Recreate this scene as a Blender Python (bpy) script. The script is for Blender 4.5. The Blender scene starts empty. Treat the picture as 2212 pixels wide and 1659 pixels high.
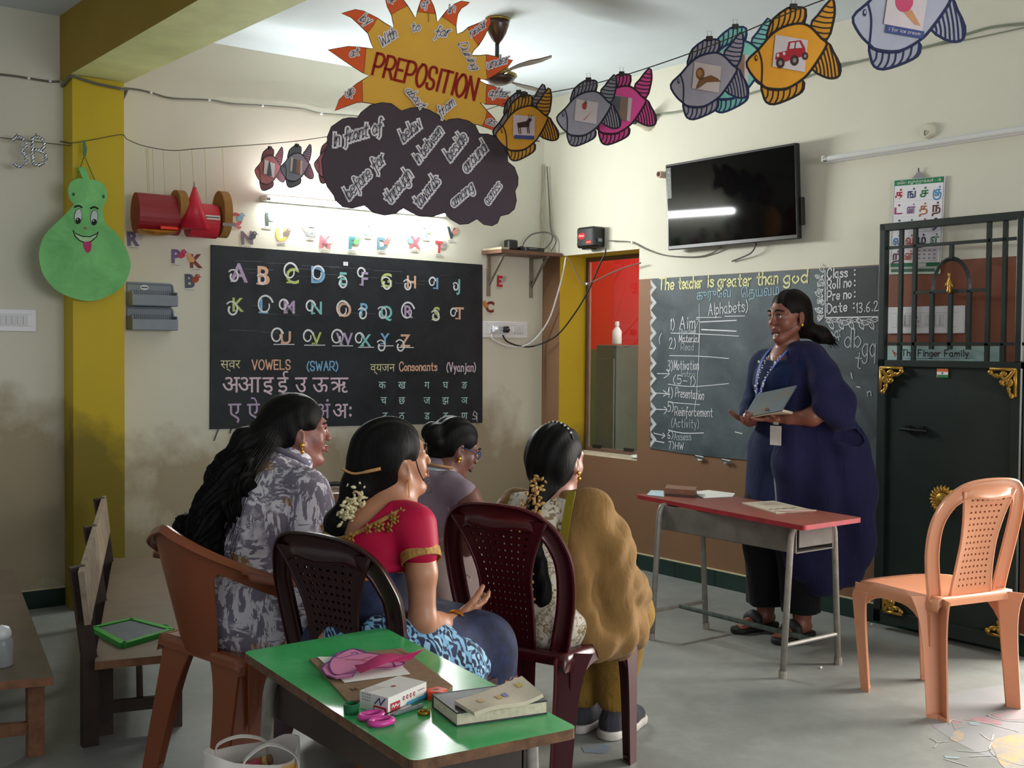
import bpy, bmesh, math, random
import numpy as np
from mathutils import Vector, Matrix, geometry
random.seed(7); np.random.seed(7)
sc = bpy.context.scene
COL = sc.collection

# ---------------------------------------------------------------- camera
FPX, YAW, PITCH, ROLL = 2496.6, 0.6465, -0.0306, 0.0082
CAM = Vector((-4.7219, -5.9332, 1.30))
_f = Vector((math.sin(YAW)*math.cos(PITCH), math.cos(YAW)*math.cos(PITCH), math.sin(PITCH)))
_r = Vector((math.cos(YAW), -math.sin(YAW), 0)); _u = _r.cross(_f)
CR = math.cos(ROLL)*_r + math.sin(ROLL)*_u; CU = -math.sin(ROLL)*_r + math.cos(ROLL)*_u; CF = _f
cd = bpy.data.cameras.new('camera'); cd.sensor_width = 36; cd.lens = FPX/2212*36; cd.clip_start = .05
co = bpy.data.objects.new('camera', cd); COL.objects.link(co)
co.matrix_world = Matrix(((CR.x, CU.x, -CF.x, CAM.x), (CR.y, CU.y, -CF.y, CAM.y), (CR.z, CU.z, -CF.z, CAM.z), (0, 0, 0, 1)))
sc.camera = co

# ---------------------------------------------------------------- world, lights, exposure
w = bpy.data.worlds.new('world'); sc.world = w; w.use_nodes = True
bg = w.node_tree.nodes['Background']; bg.inputs[0].default_value = (.94, .97, 1, 1); bg.inputs[1].default_value = .26
sc.view_settings.view_transform = 'Standard'; sc.view_settings.look = 'None'
sc.view_settings.exposure = 0.78; sc.view_settings.gamma = 1.0
def area(name, loc, target, sx, sy, power, color):
    l = bpy.data.lights.new(name, 'AREA'); l.shape = 'RECTANGLE'; l.size = sx; l.size_y = sy; l.energy = power; l.color = color
    o = bpy.data.objects.new(name, l); COL.objects.link(o); o.location = loc
    o.rotation_euler = (Vector(target)-Vector(loc)).to_track_quat('-Z', 'Z').to_euler(); return o
area('doorway_daylight', (1.5, -4.0, 1.5), (-3, -3.7, .4), 2.2, 2.0, 215, (1, .95, .89))
area('rear_fill_light', (-2.2, -8.2, 1.7), (-2.4, 0, 1.2), 3.2, 1.5, 58, (.96, .98, 1))  # added soft frontal fill from the open rear side; no window stands there
area('tube_light_glow', (-1.36, -.085, 2.10), (-1.36, -3, 1.7), 1.15, .03, 23, (.97, 1, .985))

# ---------------------------------------------------------------- measured points of the place
def ray(px, py): return CF + CR*((px-1106)/FPX) - CU*((py-829.5)/FPX)
def onX(px, py, x=0.): d = ray(px, py); return CAM + d*((x-CAM.x)/d.x)
def onY(px, py, y=0.): d = ray(px, py); return CAM + d*((y-CAM.y)/d.y)
def onZ(px, py, z=0.): d = ray(px, py); return CAM + d*((z-CAM.z)/d.z)
def at(px, py, dist): return CAM + ray(px, py)*dist
def wb(px, py, y=0.): p = onY(px, py, y); return (p.x, p.z)          # on the back wall: (x, height)
def wr(px, py, x=0.): p = onX(px, py, x); return (-p.y, p.z)         # on the right wall: (-y, height)
MBK = Matrix(((1, 0, 0, 0), (0, 0, -1, 0), (0, 1, 0, 0), (0, 0, 0, 1)))   # frame of the back wall
MRT = Matrix(((0, 0, -1, 0), (-1, 0, 0, 0), (0, 1, 0, 0), (0, 0, 0, 1)))  # frame of the right wall
def T(x, y, z): return Matrix.Translation((x, y, z))
def RZ(a): return Matrix.Rotation(a, 4, 'Z')
def frame(o, x, y):   # right handed frame from two directions
    x = Vector(x).normalized(); z = x.cross(Vector(y)).normalized(); y = z.cross(x)
    return Matrix(((x.x, y.x, z.x, o[0]), (x.y, y.y, z.y, o[1]), (x.z, y.z, z.z, o[2]), (0, 0, 0, 1)))

# ---------------------------------------------------------------- materials
def lin(c):
    if isinstance(c, str): c = tuple(int(c[i:i+2], 16)/255 for i in (0, 2, 4))
    return tuple((v/12.92 if v <= .04045 else ((v+.055)/1.055)**2.4) for v in c) + (1,)
MATS = {}
class NT:
    def __init__(s, name):
        s.m = bpy.data.materials.new(name); s.m.use_nodes = True; s.t = s.m.node_tree; s.n = s.t.nodes; s.b = s.n['Principled BSDF']
    def node(s, typ, **kw):
        nd = s.n.new(typ)
        for k, v in kw.items():
            if k in nd.inputs: nd.inputs[k].default_value = v
            else: setattr(nd, k, v)
        return nd
    def link(s, a, b): s.t.links.new(a, b)
    def coord(s, out='Object', scale=(1, 1, 1), rot=(0, 0, 0)):
        tc = s.node('ShaderNodeTexCoord'); mp = s.node('ShaderNodeMapping'); mp.inputs['Scale'].default_value = scale; mp.inputs['Rotation'].default_value = rot
        s.link(tc.outputs[out], mp.inputs[0]); return mp.outputs[0]
    def noise(s, vec, scale, detail=4, rough=.6, dist=0):
        nd = s.node('ShaderNodeTexNoise'); nd.inputs['Scale'].default_value = scale; nd.inputs['Detail'].default_value = detail
        nd.inputs['Roughness'].default_value = rough; nd.inputs['Distortion'].default_value = dist; s.link(vec, nd.inputs['Vector']); return nd.outputs['Fac']
    def ramp(s, fac, stops, interp='LINEAR'):
        r = s.node('ShaderNodeValToRGB'); e = r.color_ramp.elements; r.color_ramp.interpolation = interp
        while len(e) < len(stops): e.new(.5)
        for el, (p, c) in zip(e, stops): el.position = p; el.color = c if len(c) == 4 else tuple(c)+(1,)
        s.link(fac, r.inputs[0]); return r.outputs[0]
    def mix(s, fac, a, b, mode='MIX'):
        m = s.node('ShaderNodeMix', data_type='RGBA', blend_type=mode)
        for sock, v in ((m.inputs[0], fac), (m.inputs[6], a), (m.inputs[7], b)):
            if hasattr(v, 'links'): s.link(v, sock)
            else: sock.default_value = v
        return m.outputs[2]
    def math(s, op, a, b=None):
        m = s.node('ShaderNodeMath', operation=op)
        for i, v in enumerate((a, b)):
            if v is None: continue
            if hasattr(v, 'links'): s.link(v, m.inputs[i])
            else: m.inputs[i].default_value = v
        return m.outputs[0]
    def bump(s, h, strength=.2, dist=.01):
        b = s.node('ShaderNodeBump'); b.inputs['Strength'].default_value = strength; b.inputs['Distance'].default_value = dist
        s.link(h, b.inputs['Height']); s.link(b.outputs[0], s.b.inputs['Normal'])
    def color(s, c): s.link(c, s.b.inputs['Base Color'])
def mat(name, c, rough=.6, metal=0., var=.12, scale=14., bump=0., spec=.5, **kw):
    if name in MATS: return MATS[name]
    k = NT(name); c = lin(c); v = k.coord()
    n = k.noise(v, scale)
    d = tuple(max(0, x*(1-var)) for x in c[:3])+(1,); e = tuple(min(1, x*(1+var)) for x in c[:3])+(1,)
    k.color(k.ramp(n, ((.3, d), (.7, e))))
    k.b.inputs['Roughness'].default_value = rough; k.b.inputs['Metallic'].default_value = metal; k.b.inputs['Specular IOR Level'].default_value = spec
    if bump: k.bump(k.noise(v, scale*6), bump)
    for kk, vv in kw.items(): k.b.inputs[kk.replace('_', ' ')].default_value = vv
    MATS[name] = k.m; return k.m

# ---------------------------------------------------------------- objects
WM = {}
def mk(name, verts, faces, mats, midx=None, parent=None, M=None, smooth=False, world=False):
    me = bpy.data.meshes.new(name)
    if world and parent is not None:
        inv = WM[parent].inverted(); verts = [inv @ Vector(v) for v in verts]
    me.from_pydata([tuple(v) for v in verts], [], faces)
    for m in (mats if isinstance(mats, (list, tuple)) else [mats]): me.materials.append(m)
    if midx is not None: me.polygons.foreach_set('material_index', midx)
    if smooth: me.polygons.foreach_set('use_smooth', [True]*len(me.polygons))
    me.update()
    o = bpy.data.objects.new(name, me); COL.objects.link(o)
    if parent is not None: o.parent = parent; WM[o] = WM[parent] @ (M or Matrix()); o.matrix_local = M or Matrix()
    else: o.matrix_world = M or Matrix(); WM[o] = (M or Matrix()).copy()
    return o
def tag(o, label=None, cat=None, group=None, kind=None):
    for k, v in (('label', label), ('category', cat), ('group', group), ('kind', kind)):
        if v: o[k] = v
    return o
def thing(name, label, cat, M=None, group=None):
    o = bpy.data.objects.new(name, None); COL.objects.link(o); o.empty_display_size = .1
    o.matrix_world = M or Matrix(); WM[o] = (M or Matrix()).copy()
    return tag(o, label, cat, group)
def dup(root, M, label, group=None):
    r = root.copy(); COL.objects.link(r); r.matrix_world = M; WM[r] = M.copy(); r['label'] = label
    if group: r['group'] = group
    for ch in list(root.children):
        c = ch.copy(); COL.objects.link(c); c.parent = r
        for g in ch.children:
            d = g.copy(); COL.objects.link(d); d.parent = c
    return r

class MB:            # solid shapes gathered into ONE mesh
    def __init__(s): s.v = []; s.f = []; s.m = []
    def add(s, vs, fs, mi=0):
        b = len(s.v); s.v += [tuple(v) for v in vs]; s.f += [tuple(i+b for i in f) for f in fs]; s.m += [mi]*len(fs)
    def box(s, c, size, R=None, mi=0, bev=0.):
        bm = bmesh.new(); bmesh.ops.create_cube(bm, size=1); bmesh.ops.scale(bm, vec=size, verts=bm.verts)
        if bev: bmesh.ops.bevel(bm, geom=bm.edges[:], offset=bev, segments=2, affect='EDGES', profile=.5)
        M = T(*c) @ (R.to_4x4() if R else Matrix()); bm.verts.index_update()
        s.add([M @ v.co for v in bm.verts], [[v.index for v in f.verts] for f in bm.faces], mi); bm.free()
    def bar(s, a, b, w, h, mi=0, up=(0, 0, 1), bev=0.):     # a square bar between two points
        a = Vector(a); b = Vector(b); d = (b-a); L = d.length; F = frame((0, 0, 0), d, Vector(up)).to_3x3()
        s.box((a+b)/2, (L, h, w), F, mi, bev)
    def tube(s, pts, r, seg=8, mi=0, caps=True, closed=False, flat=None):
        pts = [Vector(p) for p in pts]; n = len(pts); rr = r if isinstance(r, (list, tuple)) else [r]*n
        vs = []; prev = None
        for i, p in enumerate(pts):
            if closed: t = pts[(i+1) % n]-pts[i-1]
            else: t = pts[min(i+1, n-1)]-pts[max(i-1, 0)]
            t = t.normalized() if t.length > 1e-9 else Vector((0, 0, 1))
            if prev is None:
                a = Vector((0, 0, 1)) if abs(t.z) < .9 else Vector((1, 0, 0)); x = t.cross(a).normalized()
            else:
                x = prev - t*prev.dot(t); x = x.normalized() if x.length > 1e-6 else t.orthogonal().normalized()
            prev = x; y = t.cross(x)
            for k in range(seg):
                an = 2*math.pi*k/seg; vs.append(p + x*(rr[i]*math.cos(an)) + y*(rr[i]*math.sin(an)*(flat or 1)))
        fs = []
        for i in range(n if closed else n-1):
            j = (i+1) % n
            for k in range(seg):
                l = (k+1) % seg; fs.append((i*seg+k, i*seg+l, j*seg+l, j*seg+k))
        if caps and not closed: fs.append(tuple(range(seg-1, -1, -1))); fs.append(tuple((n-1)*seg+k for k in range(seg)))
        s.add(vs, fs, mi)
    def lathe(s, prof, seg=24, mi=0, M=None):
        M = M or Matrix(); vs = []; fs = []; n = len(prof)
        for r, z in prof:
            for k in range(seg):
                a = 2*math.pi*k/seg; vs.append(M @ Vector((r*math.cos(a), r*math.sin(a), z)))
        for i in range(n-1):
            for k in range(seg):
                l = (k+1) % seg; fs.append((i*seg+k, i*seg+l, (i+1)*seg+l, (i+1)*seg+k))
        if prof[0][0] > 1e-5: fs.append(tuple(range(seg-1, -1, -1)))
        if prof[-1][0] > 1e-5: fs.append(tuple((n-1)*seg+k for k in range(seg)))
        s.add(vs, fs, mi)
    def ball(s, c, r, mi=0, seg=16, ring=10, R=None):
        r = r if isinstance(r, (list, tuple)) else (r, r, r)
        prof = [(max(1e-6, math.sin(math.pi*i/ring)), -math.cos(math.pi*i/ring)) for i in range(ring+1)]
        M = T(*c) @ (R.to_4x4() if R else Matrix()) @ Matrix.Diagonal((r[0], r[1], r[2], 1)); s.lathe(prof, seg, mi, M)
    def grid(s, P, mi=0, closed=False):      # P: rows of points
        nr, nc = len(P), len(P[0]); fs = []
        for i in range(nr-1):
            for j in range(nc if closed else nc-1):
                k = (j+1) % nc; fs.append((i*nc+j, i*nc+k, (i+1)*nc+k, (i+1)*nc+j))
        s.add([p for r in P for p in r], fs, mi)
    def slab(s, P, th, mi=0):                # a sheet of rows of points given a thickness along its normals
        nr, nc = len(P), len(P[0]); P = [[Vector(p) for p in r] for r in P]; Q = []
        for i in range(nr):
            row = []
            for j in range(nc):
                a = P[min(i+1, nr-1)][j]-P[max(i-1, 0)][j]; b = P[i][min(j+1, nc-1)]-P[i][max(j-1, 0)]
                nn = a.cross(b); nn = nn.normalized() if nn.length > 1e-12 else Vector((0, 0, 1)); row.append(P[i][j]-nn*th)
            Q.append(row)
        s.grid(P, mi); b = len(s.v); s.grid([r[::-1] for r in Q], mi)
        per = [(0, j) for j in range(nc)] + [(i, nc-1) for i in range(1, nr)] + [(nr-1, j) for j in range(nc-2, -1, -1)] + [(i, 0) for i in range(nr-2, 0, -1)]
        s.add([P[i][j] for i, j in per] + [Q[i][j] for i, j in per], [(k, k+len(per), (k+1) % len(per)+len(per), (k+1) % len(per)) for k in range(len(per))], mi)
    def build(s, name, mats, parent=None, M=None, smooth=False, world=False):
        return mk(name, s.v, s.f, mats, s.m, parent, M, smooth, world)
    def sharp(s, o, ang=35):
        me = o.data; bm = bmesh.new(); bm.from_mesh(me)
        for e in bm.edges: e.smooth = not (len(e.link_faces) == 2 and e.calc_face_angle(0) > math.radians(ang))
        bm.to_mesh(me); bm.free(); return o

def spline(pts, n=8, closed=False):
    pts = [Vector(p) for p in pts]; out = []; N = len(pts)
    rng = range(N) if closed else range(N-1)
    for i in rng:
        p0 = pts[(i-1) % N] if closed or i > 0 else pts[i]; p1 = pts[i]; p2 = pts[(i+1) % N]; p3 = pts[(i+2) % N] if closed or i+2 < N else p2
        for k in range(n):
            t = k/n; out.append(.5*((2*p1)+(p2-p0)*t+(2*p0-5*p1+4*p2-p3)*t*t+(3*p1-p0-3*p2+p3)*t*t*t))
    if not closed: out.append(pts[-1])
    return out

# hand lettering: one stroke alphabet, x digits and y letters (d = base line, j = small letter height, n = capital height)
GL = dict(A='0d3n6d,1h5h', B='0d0n,~0n3n5l3i0i,~0i4i6g4d0d', C='~6l5n2n0k0g2d5d6f', D='0d0n,~0n3n6k6g3d0d', E='5d0d0n5n,0i4i', F='0d0n5n,0i4i',
 G='~6l5n2n0k0g2d5d6g,6g4g', H='0d0n,6d6n,0i6i', I='1d1n', J='~5n5g4d2d0f', K='0d0n,5n0h,1i5d', L='0n0d5d', M='0d0n3f6n6d', N='0d0n6d6n',
 O='~2n0k0g2d4d6g6k4n2n', P='0d0n,~0n4n6l5i3h0h', Q='~2n0k0g2d4d6g6k4n2n,4f7c', R='0d0n,~0n4n6l5i3h0h,3h6d', S='~5l4n1n0l1i4h5f4d1d0f', T='0n6n,3n3d',
 U='~0n0g2d4d6g6n', V='0n3d6n', W='0n2d4k6d8n', X='0d6n,0n6d', Y='0n3h6n,3h3d', Z='0n6n0d6d',
 a='~4i2j0h0f2d4f,4j4e5d', b='0n0d,~0h2j4h4f2d0f', c='~4i2j0h0f2d4e', d='~4h2j0h0f2d4f,4n4d', e='~0g4g4i2j0h0f2d4e', f='~4m3n2m2d2b1a,0i4i',
 g='~4i2j0h0f2d4f,~4j4c3a1a0b', h='0n0d,~0h2j4i4d', i='1j1d,1m1l', j='~2j2c1a0a,2m2l', k='0n0d,4j0f,1g4d', l='1n1d', m='0j0d,~0h2j3i3d,~3h5j6i6d',
 n='0j0d,~0h2j4i4d', o='~2j0h0f2d4f4h2j', p='0j0a,~0h2j4h4f2d0f', q='~4h2j0h0f2d4f,4j4a', r='0j0d,~0g1i3j', s='~4i2j0i1h3g4e2d0e', t='2m2e3d4d,0j4j',
 u='~0j0f1d3d4f,4j4d', v='0j2d4j', w='0j1d3i5d6j', x='0d4j,0j4d', y='0j2e,4j1a', z='0j4j0d4d')
GL.update({'1': '1l2n2d', '2': '~0l1n3n4l3i0d,0d5d', '3': '~0m2n4l2i1i,~2i4g3d1d0e', '4': '3d3n0g5g', '5': '4n0n0i,~0i3j4g3d0d', '6': '~4n1k0g1d3d4f3h1h0f', '7': '0n4n1d',
 '(': '~2n0j0f2c', ')': '~0n2j2f0c', ':': '1i1j,1e1f', '.': '1d1e', '-': '0h4h', ',': '1d0b', '>': '0j4h0f,'[:-1]})
def letters(txt, h, gap=2.2, cursive=False):
    strokes = []; x = 0.; u = h/10; prev = None
    for ch in txt:
        if ch == ' ': x += 4*u; prev = None; continue
        g = GL.get(ch)
        if not g: continue
        wmax = 0
        for st in g.split(','):
            sm = st[0] == '~'; st = st.lstrip('~')
            pts = [(int(st[i])*u, (ord(st[i+1])-100)*u) for i in range(0, len(st), 2)]
            wmax = max(wmax, max(p[0] for p in pts)); pts = [(p[0]+x, p[1]) for p in pts]
            if sm and len(pts) > 2: pts = [(v.x, v.y) for v in spline([(a, b, 0) for a, b in pts], 4)]
            strokes.append(pts)
        if cursive and prev is not None: strokes.append([(prev, .7*u), (prev+.5*u, .4*u), (x, 1.5*u)])
        prev = x+wmax; x += wmax+gap*u
    return strokes, x-gap*u

class Flat:          # cut paper, boards, signs and writing: built in a local plane, x right, y up, z out of the face
    def __init__(s): s.b = MB(); s.mats = []
    def mi(s, m):
        if m not in s.mats: s.mats.append(m)
        return s.mats.index(m)
    def poly(s, pts, m, z=0., t=0., edge=None):
        pts = [(p[0], p[1]) for p in pts]
        if sum(a[0]*b[1]-a[1]*b[0] for a, b in zip(pts, pts[1:]+pts[:1])) < 0: pts = pts[::-1]
        n = len(pts); tri = geometry.tessellate_polygon([[Vector((p[0], p[1], 0)) for p in pts]]); fs = []
        for a in tri:
            p = [pts[i] for i in a]
            ar = (p[1][0]-p[0][0])*(p[2][1]-p[0][1])-(p[1][1]-p[0][1])*(p[2][0]-p[0][0]); fs.append(tuple(a) if ar > 0 else tuple(a)[::-1])
        vs = [(x, y, z) for x, y in pts]; mi = s.mi(m)
        if t: vs += [(x, y, z-t) for x, y in pts]
        s.b.add(vs, fs + ([tuple(i+n for i in f[::-1]) for f in fs] if t else []), mi)
        if t: s.b.add(vs, [(i, i+n, (i+1) % n+n, (i+1) % n) for i in range(n)], s.mi(edge or m))
    def rect(s, x0, y0, x1, y1, m, z=0., t=0.): s.poly([(x0, y0), (x1, y0), (x1, y1), (x0, y1)], m, z, t)
    def ell(s, c, rx, ry, m, z=0., t=0., rot=0., n=28):
        cr, sr = math.cos(rot), math.sin(rot)
        s.poly([(c[0]+rx*math.cos(a)*cr-ry*math.sin(a)*sr, c[1]+rx*math.cos(a)*sr+ry*math.sin(a)*cr) for a in (2*math.pi*i/n for i in range(n))], m, z, t)
    def stroke(s, pts, w, m, z=.001, closed=False, smooth=0, w1=None):
        if smooth: pts = [(v.x, v.y) for v in spline([(p[0], p[1], 0) for p in pts], smooth, closed)]
        n = len(pts); L = []
        if n < 2: return
        if not smooth and not closed and w1 is None:
            for i in range(1, n-1):
                ax, ay = pts[i][0]-pts[i-1][0], pts[i][1]-pts[i-1][1]; bx, by = pts[i+1][0]-pts[i][0], pts[i+1][1]-pts[i][1]
                if ax*bx+ay*by < .35*math.hypot(ax, ay)*math.hypot(bx, by): s.stroke(pts[:i+1], w, m, z); s.stroke(pts[i:], w, m, z+.00003); return
        for i in range(n):
            a = pts[i-1] if (i or closed) else pts[i]; b = pts[(i+1) % n] if (i < n-1 or closed) else pts[i]
            dx, dy = b[0]-a[0], b[1]-a[1]; l = math.hypot(dx, dy) or 1; ww = w if w1 is None else w+(w1-w)*i/(n-1)
            ex = 0 if closed else (ww*.45*(-1 if i == 0 else 1 if i == n-1 else 0))
            L.append(((pts[i][0]-dy/l*ww/2+dx/l*ex, pts[i][1]+dx/l*ww/2+dy/l*ex, z), (pts[i][0]+dy/l*ww/2+dx/l*ex, pts[i][1]-dx/l*ww/2+dy/l*ex, z)))
        vs = [p for q in L for p in q]
        s.b.add(vs, [(2*i, 2*i+1, 2*((i+1) % n)+1, 2*((i+1) % n)) for i in range(n if closed else n-1)], s.mi(m))
    def text(s, txt, x, y, h, w, m, z=.001, rot=0., shear=0., cursive=False, gap=2.2, width=None, center=False, wob=0.):
        st, L = letters(txt, h, gap, cursive); sx = (width/L) if width else 1; cr, sr = math.cos(rot), math.sin(rot)
        for k, q in enumerate(st):
            j = random.uniform(-wob, wob)*h
            pts = []
            for a, b in q:
                a = (a-(L/2 if center else 0))*sx+b*shear; b = b+j; pts.append((x+a*cr-b*sr, y+a*sr+b*cr))
            s.stroke(pts, w, m, z)
    def glyph(s, txt, x, y, h, m, z=.001, rot=0., off=0., shear=0., width=None, center=True):
        vs, fs = font_mesh(txt, off); 
        if not vs: return
        xs = [v[0] for v in vs]; ys = [v[1] for v in vs]; x0, x1, y0 = min(xs), max(xs), min(ys)
        k = h/.73; kx = width/(x1-x0) if width else k; cr, sr = math.cos(rot), math.sin(rot); out = []
        for v in vs:
            a = (v[0]-((x0+x1)/2 if center else x0))*kx + v[1]*k*shear; b = v[1]*k; out.append((x+a*cr-b*sr, y+a*sr+b*cr, z))
        s.b.add(out, fs, s.mi(m))
    def build(s, name, parent=None, M=None): return s.b.build(name, s.mats, parent, M)
_fm = {}
def font_mesh(txt, off=0.):
    if (txt, off) in _fm: return _fm[(txt, off)]
    cu = bpy.data.curves.new('t', 'FONT'); cu.body = txt; cu.offset = off; cu.resolution_u = 3; cu.fill_mode = 'FRONT'
    o = bpy.data.objects.new('t', cu); COL.objects.link(o)
    me = o.to_mesh(); r = ([tuple(v.co) for v in me.vertices], [tuple(p.vertices) for p in me.polygons]); o.to_mesh_clear()
    bpy.data.objects.remove(o); bpy.data.curves.remove(cu); _fm[(txt, off)] = r; return r
def px_poly(pts, f): return [f(*p) for p in pts]

# ================================================================ setting
H = 2.9175
def wall_paint(name, c, dirt='8b7752', amount=1., spots=1., rough=.75):
    k = NT(name); v = k.coord()
    base = k.ramp(k.noise(v, 1.3, 5), ((.3, tuple(x*.93 for x in lin(c)[:3])), (.7, lin(c))))
    n1 = k.noise(v, 1.7, 6, .6, .15); n2 = k.noise(v, 9, 5, .7)
    tc = k.node('ShaderNodeTexCoord'); sx = k.node('ShaderNodeSeparateXYZ'); k.link(tc.outputs['Object'], sx.inputs[0])
    mr = k.node('ShaderNodeMapRange'); k.link(sx.outputs['Z'], mr.inputs[0]); mr.inputs[1].default_value = 1.25; mr.inputs[2].default_value = .55; mr.inputs[3].default_value = -.30; mr.inputs[4].default_value = .2
    f = k.math('ADD', n1, mr.outputs[0]); fr = k.ramp(f, ((.42, (0, 0, 0)), (.62, (1, 1, 1))))
    col = k.mix(k.math('MULTIPLY', fr, .72*amount), base, lin(dirt))
    sp = k.ramp(n2, ((.68, (0, 0, 0)), (.74, (1, 1, 1)))); sp = k.math('MULTIPLY', sp, k.math('MULTIPLY', fr, .55*spots))
    k.color(k.mix(sp, col, lin('5c4a34'))); k.b.inputs['Roughness'].default_value = rough; k.b.inputs['Specular IOR Level'].default_value = .3
    k.bump(k.noise(v, 45, 4), .12, .004); return k.m
cream = wall_paint('cream_wall_paint', 'dad7c6')
brown = wall_paint('brown_wall_paint', '86644a', '674c36', .45, .3, .6)
redbrown = wall_paint('red_brown_wall_paint', '85503c', '6b3d2c', .4, .2, .6)
mustard = wall_paint('mustard_column_paint', 'c8ae1e', '4d4415', 1.0, 1.2, .55)
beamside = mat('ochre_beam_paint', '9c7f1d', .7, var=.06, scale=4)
soffit = mat('pale_green_yellow_soffit', 'c9cc8a', .8, var=.1, scale=6)  # underside paler than the beam sides: tube light put into the colour
ceilm = mat('white_ceiling_paint', 'd0d9de', .9, var=.03, scale=3)
sillm = mat('chipped_cement', 'b9b29c', .8, var=.3, scale=24, bump=.4)
def floor_mat():
    k = NT('grey_green_cement_floor'); v = k.coord()
    a = k.noise(v, 1.1, 6, .62, .5); b = k.noise(v, 7, 6, .7)
    c = k.ramp(a, ((.3, lin('767a76')), (.7, lin('93958f')))); c = k.mix(k.ramp(b, ((.45, (0, 0, 0)), (.8, (.5, .5, .5)))), c, lin('a2a6a2'))
    k.color(c); k.b.inputs['Roughness'].default_value = .42; k.b.inputs['Specular IOR Level'].default_value = .35; k.bump(k.noise(v, 60, 4), .08, .003); return k.m
floorm = floor_mat()
XL, YB = -8.0, -8.0
b = MB(); b.box(((XL+.6)/2, YB/2+.1, -.05), (-XL+.6, -YB+.4, .1)); floor = tag(b.build('floor', [floorm]), 'grey green cement classroom floor with worn chalk paintings', kind='structure')
b = MB(); b.box(((XL+.6)/2, YB/2+.1, H+.05), (-XL+.6, -YB+.4, .1)); tag(b.build('ceiling', [ceilm]), 'white painted flat ceiling', kind='structure')
b = MB(); b.box((XL/2, .1, H/2), (-XL, .2, H)); tag(b.build('wall_back', [cream]), 'stained cream wall behind the alphabet blackboard', kind='structure')
# right wall with its window opening and the doorway
WX0, WX1, WZ0, WZ1 = .178, .915, .64, 1.895
DX0, DX1, DZ1 = 3.42, 4.42, 1.98
def right_wall():
    b = MB(); xs = [0, WX0, WX1, 1.03, 2.58, DX0, DX1, 8.0]; zs = [0, WZ0, 1.715, WZ1, DZ1, H]
    for i in range(len(xs)-1):
        for j in range(len(zs)-1):
            cx, cz = (xs[i]+xs[i+1])/2, (zs[j]+zs[j+1])/2
            if WX0 < cx < WX1 and WZ0 < cz < WZ1: continue
            if DX0 < cx < DX1 and cz < DZ1: continue
            m = 0
            if cz < 1.715 and cx < DX0: m = 2 if cx > 2.58 else 1
            if cx < WX0 and cz < WZ1: m = 1
            for X, fl in ((0, 0), (.25, 1)):
                q = [(X, -xs[i], zs[j]), (X, -xs[i+1], zs[j]), (X, -xs[i+1], zs[j+1]), (X, -xs[i], zs[j+1])]
                b.add(q, [(0, 1, 2, 3)] if fl else [(3, 2, 1, 0)], m)
    def rev(x0, z0, x1, z1, m): b.add([(0, -x0, z0), (0, -x1, z1), (.25, -x1, z1), (.25, -x0, z0)], [(0, 1, 2, 3)], m)
    rev(WX0, WZ1, WX0, WZ0, 3); rev(WX1, WZ0, WX1, WZ1, 3); rev(WX1, WZ1, WX0, WZ1, 3); rev(WX0, WZ0, WX1, WZ0, 4)
    rev(DX0, DZ1, DX0, 0, 0); rev(DX1, 0, DX1, DZ1, 0); rev(DX1, DZ1, DX0, DZ1, 0)
    return tag(b.build('wall_right', [cream, brown, redbrown, mustard, sillm]), 'cream wall with brown painted lower half', kind='structure')
right_wall()
b = MB(); b.box((-2.912, -.075, 1.305), (.25, .15, 2.61), mi=0); tag(b.build('column', [mustard]), 'mustard yellow square column against the cream wall', kind='structure')
def beam():
    b = MB(); z0, z1 = 2.605, H; y0, y1 = 0., -7.5
    A = [(-3.052, y0), (-2.785, y0)]; B = [(-2.93, y1), (-2.46, y1)]
    V = [(A[0][0], y0, z0), (A[1][0], y0, z0), (A[1][0], y0, z1), (A[0][0], y0, z1), (B[0][0], y1, z0), (B[1][0], y1, z0), (B[1][0], y1, z1), (B[0][0], y1, z1)]
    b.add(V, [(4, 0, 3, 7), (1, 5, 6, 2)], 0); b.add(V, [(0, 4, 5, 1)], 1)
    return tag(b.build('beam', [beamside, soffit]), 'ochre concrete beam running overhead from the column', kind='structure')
beam()
tile = mat('dark_green_skirting_tile', '17302a', .25, var=.2, scale=5); capm = mat('cream_skirting_edge', 'c9bf9c', .7)
def skirting(name, x0, x1, M, label):
    b = MB(); n = max(1, round((x1-x0)/.3)); 
    for i in range(n):
        a = x0+(x1-x0)*i/n; c = x0+(x1-x0)*(i+1)/n; b.box(((a+c)/2, .0445, .006), (c-a-.003, .089, .012))
    b.box(((x0+x1)/2, .0925, .005), (x1-x0, .006, .014), mi=1)
    return tag(b.build(name, [tile, capm], None, M), label, kind='structure')
skirting('baseboard_back', -2.78, 0, MBK, 'dark tiled skirting under the alphabet blackboard'); skirting('baseboard_left', -7, -3.04, MBK, 'dark tiled skirting left of the column')
skirting('baseboard_right', 0.012, DX0, MRT, 'dark green tiled skirting with pale top edge')
skirting('trim_1', -3.037, -2.787, MBK @ T(0, 0, .15), 'dark tiled skirting round the column foot')
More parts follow.
